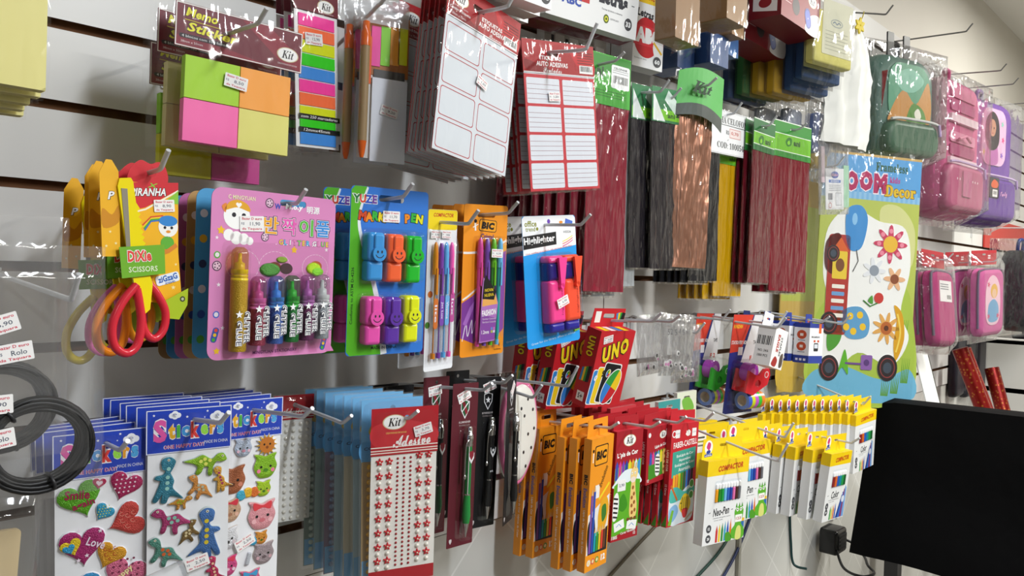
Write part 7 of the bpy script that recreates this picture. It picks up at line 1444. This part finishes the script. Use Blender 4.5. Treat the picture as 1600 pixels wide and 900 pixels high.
# ------------------------------------------------------------------ backpacks and cases
def pack3d(g, w, h, t, m, x0=0, z0=0, r=5, top=8, b=2.5): g.rbox(x0-w/2, x0+w/2, z0-h, z0, 0, t, m, top if r is None else r, b)
def backpack(label, w, h, t, c, c2, front, strap, loopc, seed, straps=True, cover=4.6):
    p = thing('backpack', label, 'backpack', 'wrapped school backpacks')
    g = G(); g.rbox(-w/2, w/2, -h, 0, -t, 0, c, 9, 4); g.build('body', p)
    g = G(); g.rbox(-w/2+2, w/2-2, -h+2, -h*.62, -t-2.8, -t+1, c2, 5, 2.2); g.build('front_pocket', p)
    g = G(); front(g, -t); g.build('front_panel', p)
    g = G(); z1 = -h*.60; g.tube(smooth([(-w/2+3, -t-2.7, z1-1.2), (-w/4, -t-3.0, z1-.6), (w/4, -t-3.0, z1-.6), (w/2-3, -t-2.7, z1-1.2)]), .5, '#c8b0d8' if seed else '#d8d8d8', 6); g.tube([(w/2-4, -t-3.2, z1-1), (w/2-3.6, -t-3.4, z1-5)], .55, '#b89ad0', 6); g.build('zip', p)
    g = G(); g.tube(smooth([(-2.4, -2, -1.0), (-2.6, -2.4, 3.2), (-1.5, -2.6, 5.0), (1.5, -2.6, 5.0), (2.6, -2.4, 3.2), (2.4, -2, -1.0)]), .9, loopc, 8); g.build('carry_loop', p)
    for s in (-1, 1) if straps else ():
        g = G(); g.tube(smooth([(s*w*.22, .6, -3), (s*w*.30, 3.0, -h*.3), (s*w*.34, 3.2, -h*.6), (s*w*.36, .8, -h+4)]), [1.9]*19, strap, 8); g.build('shoulder_strap', p)
    bag(p, w+4, -h-3, 6, t+cover, back=4 if straps else .5, seed=seed, nx=18, nz=26, wr=3.0, m='wrap', name='plastic_cover'); return p
def green_front(g, y):
    y -= .05; g.slab(rr(-13, 13, -24, -3, 7), y-.3, y+.6, '#4f9a78'); g.poly(blob([(-12, -20), (-4, -12), (4, -16), (12, -8), (12, -23), (-11, -23.5)]), '#c88a3c', y-.32); g.poly(blob([(-2, -22), (2, -16), (9, -18), (10, -23), (2, -23.8)]), '#4f8a2c', y-.34); g.poly(blob([(3, -19), (5.6, -17.4), (7.4, -20), (4.6, -21.4)]), '#f0ece0', y-.36); g.poly(blob([(-9, -8), (0, -4.4), (9, -7.6), (3, -12), (-5, -12)]), '#7fc0a8', y-.33)
p = backpack('wrapped green and orange backpack with red side hung by black straps', 36, 36, 8, '#54776c', '#456a52', green_front, '#1a1a1c', '#161618', 0, False)
g = G(); g.add([(-15.62, -9.5, -7), (-15.62, -7.0, -7), (-15.62, -3.5, -26), (-15.62, -6.5, -26)], [(0, 1, 2, 3)], '#b82a34'); g.add([(-15.61, -6, -26), (-15.61, -1, -7), (-15.61, -.5, -30), (-15.61, -6, -31)], [(0, 1, 2, 3)], '#1c1c1e'); g.build('side_trim', p)
for x in (-7, 3): g = G(); g.slab(rr(x-1.9, x+1.9, -1, 7.5, .4), -5.5, -5.0, '#161618'); g.build('hanging_strap', p)
at(p, 2.90, .125, 2.365, -12, 0, -2)
def pink_front(g, y):
    y -= .05
    for k, z in enumerate((-4, -9, -21, -26)): g.slab(rr(-13, 13, z-4, z, 1), y-.5-.02*k, y+.5, ('#d07a9a', '#b85a84', '#d890ac', '#a84a74')[k])
    for z in (-14.5, -31): g.slab(rr(-14, 14, z-3, z, .4), y-1.2, y, '#e8d0d8')
    for i in range(9): g.poly(circ(-11+2.7*i, -39.5, .5, 8), '#f0dce4', y-2.85)
    g.slab(rr(-6, 3, -46, -36, .6), y-3.3, y-2.7, '#c06a90'); g.tube([(-8, y-2, -24), (-2, y-2.4, -22.4), (4, y-2, -24)], .6, '#e088a8', 6)
p = backpack('wrapped pink patterned backpack hung by a pink loop', 42, 54, 9, '#c05a86', '#b85a80', pink_front, '#b03a70', '#d84a94', 4, False); at(p, 3.50, .130, 2.395, -5, 0, 0)
p = backpack('wrapped dark pink backpack squeezed behind the pink patterned one', 32, 48, 4.5, '#a03a6a', '#8a2f5c', lambda g, y: g.slab(rr(-9, 9, -30, -5, 5), y-.5, y, '#c0508a'), '#7a2a50', '#d03a88', 6, False, 3.2); at(p, 3.46, .006, 2.385, 0, 0, 0)
def purple_front(g, y):
    y -= .05; g.slab(rr(-12, 12, -29, -4, 6), y-.5, y+.5, '#e8b8d8'); g.poly(blob([(-8, -28), (-5, -18), (-1, -15), (3, -19), (4, -28)]), '#b86aa8', y-.52)
    g.poly(blob([(-8, -9), (-2, -5.4), (4, -9), (5, -18), (1, -22), (-6, -22), (-9.5, -16)]), '#2a1f24', y-.54); g.poly(circ(-2, -12.6, 3.4, 24, 3.8), '#c88f74', y-.56)
    for x in (-3.3, -.7): g.poly(circ(x, -12.6, .5, 10), '#2a1c1c', y-.58)
    g.poly(strip([(-2.8, -14.8), (-2, -15.1), (-1.2, -14.8)], .3), '#a83a4a', y-.58)
    for x, z, c in ((8, -10, '#8ad0c0'), (9, -17, '#d84a8a'), (-10, -24, '#f0d04a'), (8, -24, '#8a5fc0')): g.poly(flower(x, z, 1.5, 5, 30), c, y-.54)
    g.slab(rr(-9, 0, -44, -35, .4), y-3.2, y-2.7, '#2a2a2e'); g.poly(blob([(-8, -38), (-5, -36), (-1, -37.4), (-2, -39.4), (-7, -39.6)]), '#e0602a', y-3.25); g.poly(rr(-6.5, -1.6, -43.6, -40.4, .2), '#eeeeea', y-3.26); barcode(g, -6, -2, -43.2, -40.8, y-3.27)
    g.t(mt('Party', 'script'), 6, -42, 3, '#e8a8d8', 7, .03, 0, 6, y-2.85)
p = backpack('wrapped purple backpack with a printed doll and purple pocket', 44, 56, 9, '#6a3a9a', '#5f2f92', purple_front, '#4a2a7a', '#6a4aa0', 8, False); at(p, 4.08, .115, 2.42, -10, 0, 0)
def case(label, w, h, t, c, front, rol):
    p = thing('pencil_case', label, 'pencil case', 'wrapped pencil cases'); g = G(); g.rbox(-w/2, w/2, -h-8, -8, -t, 0, c+'-', 5, 2.2); g.build('body', p)
    g = G(); g.tube(smooth([(-w/2+.4, -t*.75, -h-4), (-w/2+.4, -t*.75, -12), (-w/2+4, -t*.75, -8.6), (w/2-4, -t*.75, -8.6), (w/2-.4, -t*.75, -12), (w/2-.4, -t*.75, -h-4)]), .5, '#6a5a72', 6); g.build('zip', p)
    g = G(); front(g, -t); g.build('front_print', p)
    g = G(); g.holed(rr(-w/2, w/2, -6.5, 0, .2), rr(-1.5, 1.5, -2.2, -1.4, .3), -.3, -.2, '#a8202c', '#dddddd'); g.t('ZZ', w*.2, -3, 1.6, '#f4f0f0', 2.6, .05, y=-.32); g.build('header_card', p)
    bag(p, w+4, -h-11, -1, t+.4, back=.3, seed=int(w*7), wr=1.0, m='wrap'); return p
p = case('plain dark pink pencil case with a white paper label', 19, 29, 4, '#b02a72', lambda g, y: (g.slab(rr(-4.5, 5.5, -20, -12, .1), y-.15, y, '#f0eeee'), [g.poly(rr(-4, 3, -13.6-.9*i, -13.2-.9*i, 0), '#8a8a90', y-.17) for i in range(3)], barcode(g, 1, 5, -19.6, -17.2, y-.17)), 0); at(p, 3.355, .165, 1.722, -8, -6, 3)
for i in range(2): q = case(f'pink pencil case {("just", "second")[i]} behind the one with the paper label', 19, 29, 4, ('#c83a80', '#d8508e')[i], lambda g, y: [g.poly(flower(-5+5*k, -16-4*(k % 2), 1.8, 5, 30), '#f0a8c8', y-.05) for k in range(3)], 0); at(q, 3.362+.006*i, .112-.052*i, 1.722, -7, -5, 3)
def princess(g, y):
    g.slab(blob([(-6, -30), (-6, -16), (0, -11), (6, -16), (6, -30), (0, -33)]), y-.2, y, '#f0c8d8'); g.poly(circ(1, -18, 3.2, 18), '#e8b84a', y-.22); g.poly(circ(1, -19, 2, 16), '#ecc4a4', y-.24); g.poly(blob([(-4, -24), (1, -21.6), (5, -25), (4, -31), (-4, -31)]), '#6fa8d0', y-.22)
    for x, z in ((-4, -15), (4.4, -29), (-4, -29)): g.poly(flower(x, z, 1.3, 5, 30), '#d84a7a', y-.24)
p = case('pink pencil case with printed doll picture under a red header', 23, 30, 4, '#d060a0', princess, 0); at(p, 4.01, .195, 1.748, -12, 0, -3)
p = case('pink pencil case just behind the doll picture case', 23, 30, 4, '#b84a8c', princess, 0); at(p, 3.985, .095, 1.74, -10, 0, -3)
p = case('dark pink pencil case nearest the poster', 12, 30, 4, '#96305e', princess, 0); at(p, 3.12, .05, 1.73, 0, 0, 1)
p = backpack('wrapped dark backpack with yellow print at the far edge', 30, 40, 12, '#1f2024', '#1c1d22', lambda g, y: (g.slab(rr(-11, 11, -22, -4, 5), y-.5, y, '#2a3a6a'), g.poly(blob([(-6, -18), (-2, -10), (5, -12), (6, -19)]), '#d8a82c', y-.55), g.slab(rr(2, 8, -34, -30, .2), y-3.4, y-2.7, '#e8e8e4')), '#141416', '#1f2f6a', 10); at(p, 4.62, .20, 1.77, -14, 0, -2)
hook(3.355, 2, .24, 1.712, 'display hook holding the pink pencil cases'); hook(4.0, 2, .26, 1.722, 'display hook holding the doll picture pencil cases'); hook(4.62, 0, .26, 1.905, 'display hook holding the dark backpack at the far edge'); hook(3.0, 0, .22, 1.93+.1, 'display hook behind the tall decor sheet'); hook(2.245, 0, .24, 1.945, 'display hook behind the white printed card bag')

# ------------------------------------------------------------------ table corner: covered monitor, adapter, cables, rolls
p = thing('glass_table', 'glass topped table standing against the tiled wall under the black cover', 'table'); g = G(); g.slab([(x, z) for x, z in rr(0, 312, 0, 110, 1)], 0, 1.0, 'glass'); o = g.build('glass_top', p); o.rotation_euler = (R(90), 0, 0); o.location = (1.72, -1.12, .645)
for x in (1.80, 3.30, 4.75):
    for y in (-1.05, -.08): g = G(); g.box(-2.5, 2.5, 0, 63.4, -2.5, 2.5, '#3a3a3c', .4); o = g.build('leg', p); o.location = (x, y, 0)
p = thing('covered_monitor', 'large monitor under a draped black cloth cover on the glass table', 'monitor')
g = G(); n = 26; mrows = 18; Wd, Ht, Tk = 92, 50, 9   # local: y runs out from the wall, z up; the broad face looks along the wall
def side(u, v, s):
    b = 1-abs(2*u-1)**10*.6; sag = .9*math.sin(u*7+v*3)+.6*math.sin(v*9+u*2); y = u*Wd
    return ((-1 if s == 0 else 1)*(Tk/2+(.6 if s == 0 else .2)*sag*(1-v*.6))*b - (1.6*(1-v)**2 if s == 0 else 0), -y - (1.6*(1-v) if u == 1 else 0) + (5.0*(1-v)**1.1*(1-u)**4), v*Ht+(.9*math.sin(u*11)-1.2*u)*(v < .01)-1.4*v*max(0, .08-u)*12)
for s in (0, 1):
    vs = [side(i/n, j/mrows, s) for j in range(mrows+1) for i in range(n+1)]; fs = [(j*(n+1)+i, j*(n+1)+i+1, (j+1)*(n+1)+i+1, (j+1)*(n+1)+i) for j in range(mrows) for i in range(n)]
    g.add(vs, fs if s else [f[::-1] for f in fs], 'blackcloth', True)
top = [side(i/n, 1, 0) for i in range(n+1)]+[(0, side(i/n, 1, 0)[1], Ht+.9) for i in range(n+1)]+[side(i/n, 1, 1) for i in range(n+1)]
g.add(top, [(i, i+1, n+1+i+1, n+1+i) for i in range(n)]+[(n+1+i, n+2+i, 2*n+3+i, 2*n+2+i) for i in range(n)], 'blackcloth', True)
for u in (0, n):
    e = [side(u/n, j/mrows, 0) for j in range(mrows+1)]+[side(u/n, j/mrows, 1) for j in range(mrows+1)]; g.add(e, [(j, j+1, mrows+2+j, mrows+1+j) for j in range(mrows)], 'blackcloth', True)
g.build('cloth_cover', p)
g = G(); g.box(-2.6, 2.6, 5, 46, -86, -6, '#1a1a1c', 1); g.box(-4, 5, -5.6, 8, -60, -34, '#141416', 1); g.box(-9, 13, -7.2, -5.4, -74, -20, '#18181a', 1); g.build('monitor_body', p)
p.location = (2.66, -.20, .722); p.rotation_euler = (0, 0, R(6))
p = thing('power_adapter', 'black power adapter by the wall beside the black cover', 'adapter'); g = G(); g.rbox(-4.6, 4.6, 0, 8.6, -6, 0, '#161618!', 1.2, 1.0); g.box(-3.4, 3.4, 1.2, 7, -6.3, -5.9, '#232326', .3); [g.box(-2.8, 2.8, 2+1.3*i, 2.5+1.3*i, -6.5, -6.2, '#0f0f10') for i in range(4)]; g.tube([(4.4, -3, 3), (6, -3, 3)], .8, '#161618', 8); g.build('adapter_body', p); p.location = (2.780, -.012, .656)
def cable(label, pts, r, c, grp='cables on the wall'):
    g = G(); g.tube([tuple(v*100 for v in q) for q in smooth(pts, 8)], r, c, 8); o = g.build('cable', None); tag(o, label, 'cable', grp); return o
cable('dark green cable sweeping down the tiles from behind the dragon pen box', [(2.18, .001, .96), (2.16, .001, .90), (2.06, -.002, .83), (1.92, -.004, .785), (1.78, -.008, .755), (1.66, -.012, .72)], .42, '#22453c')
cable('navy cable curving down the tiles beside the dark green one', [(2.28, .001, .95), (2.235, .001, .88), (2.14, -.002, .79), (2.02, -.006, .72), (1.93, -.012, .668), (1.90, -.05, .66)], .42, '#1c2a55')
cable('dark teal cable hanging straight down to the table', [(2.50, .001, .92), (2.515, .001, .83), (2.53, .001, .74), (2.54, -.006, .665), (2.54, -.05, .66)], .42, '#1a3a3a')
cable('short navy cable running behind the black cover', [(2.72, .001, .80), (2.80, .0, .77), (2.90, -.004, .74)], .4, '#1c2446')
cable('black cable looping from the power adapter onto the table', [(2.845, -.045, .69), (2.87, -.08, .672), (2.80, -.14, .661), (2.72, -.18, .661), (2.66, -.22, .661), (2.60, -.20, .662), (2.64, -.13, .661), (2.78, -.05, .68)], .45, '#131315')
g = G(); g.box(-.7, .7, 0, 32, -.9, .1, '#a8a69c', .1); o = g.build('cable_trunking'); tag(o, 'thin grey cable cover strip running down the tiles', 'cable cover'); o.location = (2.165, .004, .655)
cable('brown cable along the tiles below the orange pencil boxes', [(1.75, .001, .98), (1.62, .001, .93), (1.45, -.001, .86), (1.30, -.002, .79), (1.22, -.003, .74)], .38, '#6a6250')
# leaning sheets and gift wrap rolls past the poster
p = thing('white_board_sheet', 'blank white board leaning past the poster behind the black cover', 'board'); g = G(); g.slab([(-8, -75), (8, -75), (8, 0), (-8, 2)], 0, .4, '#e4e5e4'); g.build('sheet', p); at(p, 3.475, .105, 1.312, 0, -15, 0)
p = thing('dark_board_sheet', 'dark board leaning behind the blank white board', 'board'); g = G(); g.slab([(-8, -73), (8, -73), (8, 0), (-8, 2)], 0, .4, '#3a3a38'); g.build('sheet', p); at(p, 3.590, .080, 1.290, 0, -15, 0)
for i, (a, b, lab) in enumerate((((4.07, -.10, 1.30), (4.13, -.33, .665), 'red foil gift wrap roll leaning against the slatted wall'), ((4.17, -.09, 1.29), (4.26, -.30, .665), 'second red foil gift wrap roll behind the first'), ((4.64, -.11, 1.17), (4.58, -.26, .665), 'red foil gift wrap roll standing near the far edge'))):
    g = G(); A, B = Vector(a)*100, Vector(b)*100; g.tube([tuple(A), tuple(B)], 3.4, 'redfoil', 20); o1 = g
    o = g.build('gift_wrap_roll'); tag(o, lab, 'gift wrap', 'red gift wrap rolls')
# far shelf with dark bags
p = thing('shelf_unit', 'white shelf unit low at the far end of the wall', 'shelf')
for z in (.70, 1.02, 1.28): g = G(); g.box(0, 110, z*100, z*100+2.5, -38, 0, '#d9d8d4'); g.build('shelf_board', p)
for x in (0, 107.5): g = G(); g.box(x, x+2.5, 0, 130, -38, 0, '#cfcec9'); g.build('side_panel', p)
p.location = (4.92, -.005, 0)
for i, (x, z, w, h, c, lab) in enumerate(((5.12, 1.306, 22, 24, '#1c1c24', 'black wrapped bag on the top shelf at the far end'), (5.38, 1.306, 22, 20, '#2a3350', 'navy wrapped bag on the top shelf at the far end'), (5.64, 1.306, 22, 24, '#221f26', 'dark grey wrapped bag on the top shelf at the far end'), (5.12, 1.046, 22, 18, '#2a2a34', 'dark wrapped bag on the middle shelf'), (5.40, 1.046, 24, 19, '#c05a8c', 'pink wrapped bag on the middle shelf'), (5.70, 1.046, 22, 18, '#1f1f26', 'black wrapped bag on the middle shelf'))):
    p = thing('wrapped_bag', lab, 'bag', 'dark bags on the far shelf'); g = G(); g.rbox(-w/2, w/2, 0, h, -16, 0, c, 4, 3); g.build('body', p); bag(p, w+2, -.05+.05, h+3, 16.4, back=.5, seed=i+120, wr=1.5, m='film'); p.location = (x, -.12, z)
p = thing('red_sign_board', 'red board on the wall beneath the purple backpack', 'board'); g = G(); g.slab(rr(-60, 60, -16, 0, .2), 0, .8, '#c0342c'); g.build('board', p); at(p, 5.45, .012, 1.955)
for i, (x, d, z, c, lab) in enumerate(((4.36, .004, 1.38, '#1c1c28', 'dark wrapped bag hanging low behind the gift wrap rolls'), (4.56, .004, 1.36, '#24242e', 'second dark wrapped bag hanging low behind the gift wrap rolls'), (4.78, .004, 1.38, '#2a2030', 'dark plum wrapped bag hanging low beside the last gift wrap roll'))):
    p = thing('wrapped_bag', lab, 'bag', 'dark bags hanging low past the poster'); g = G(); g.rbox(-8, 8, -34, -2, -3.6, 0, c, 3, 2); g.build('body', p); bag(p, 18, -36, 0, 4.0, back=.1, seed=i+140, wr=2, m='film'); at(p, x, d, z)
    hook(x, 5, .13, z+.03, 'display hook '+('holding the first', 'holding the second', 'holding the plum')[i]+' dark bag low past the poster')
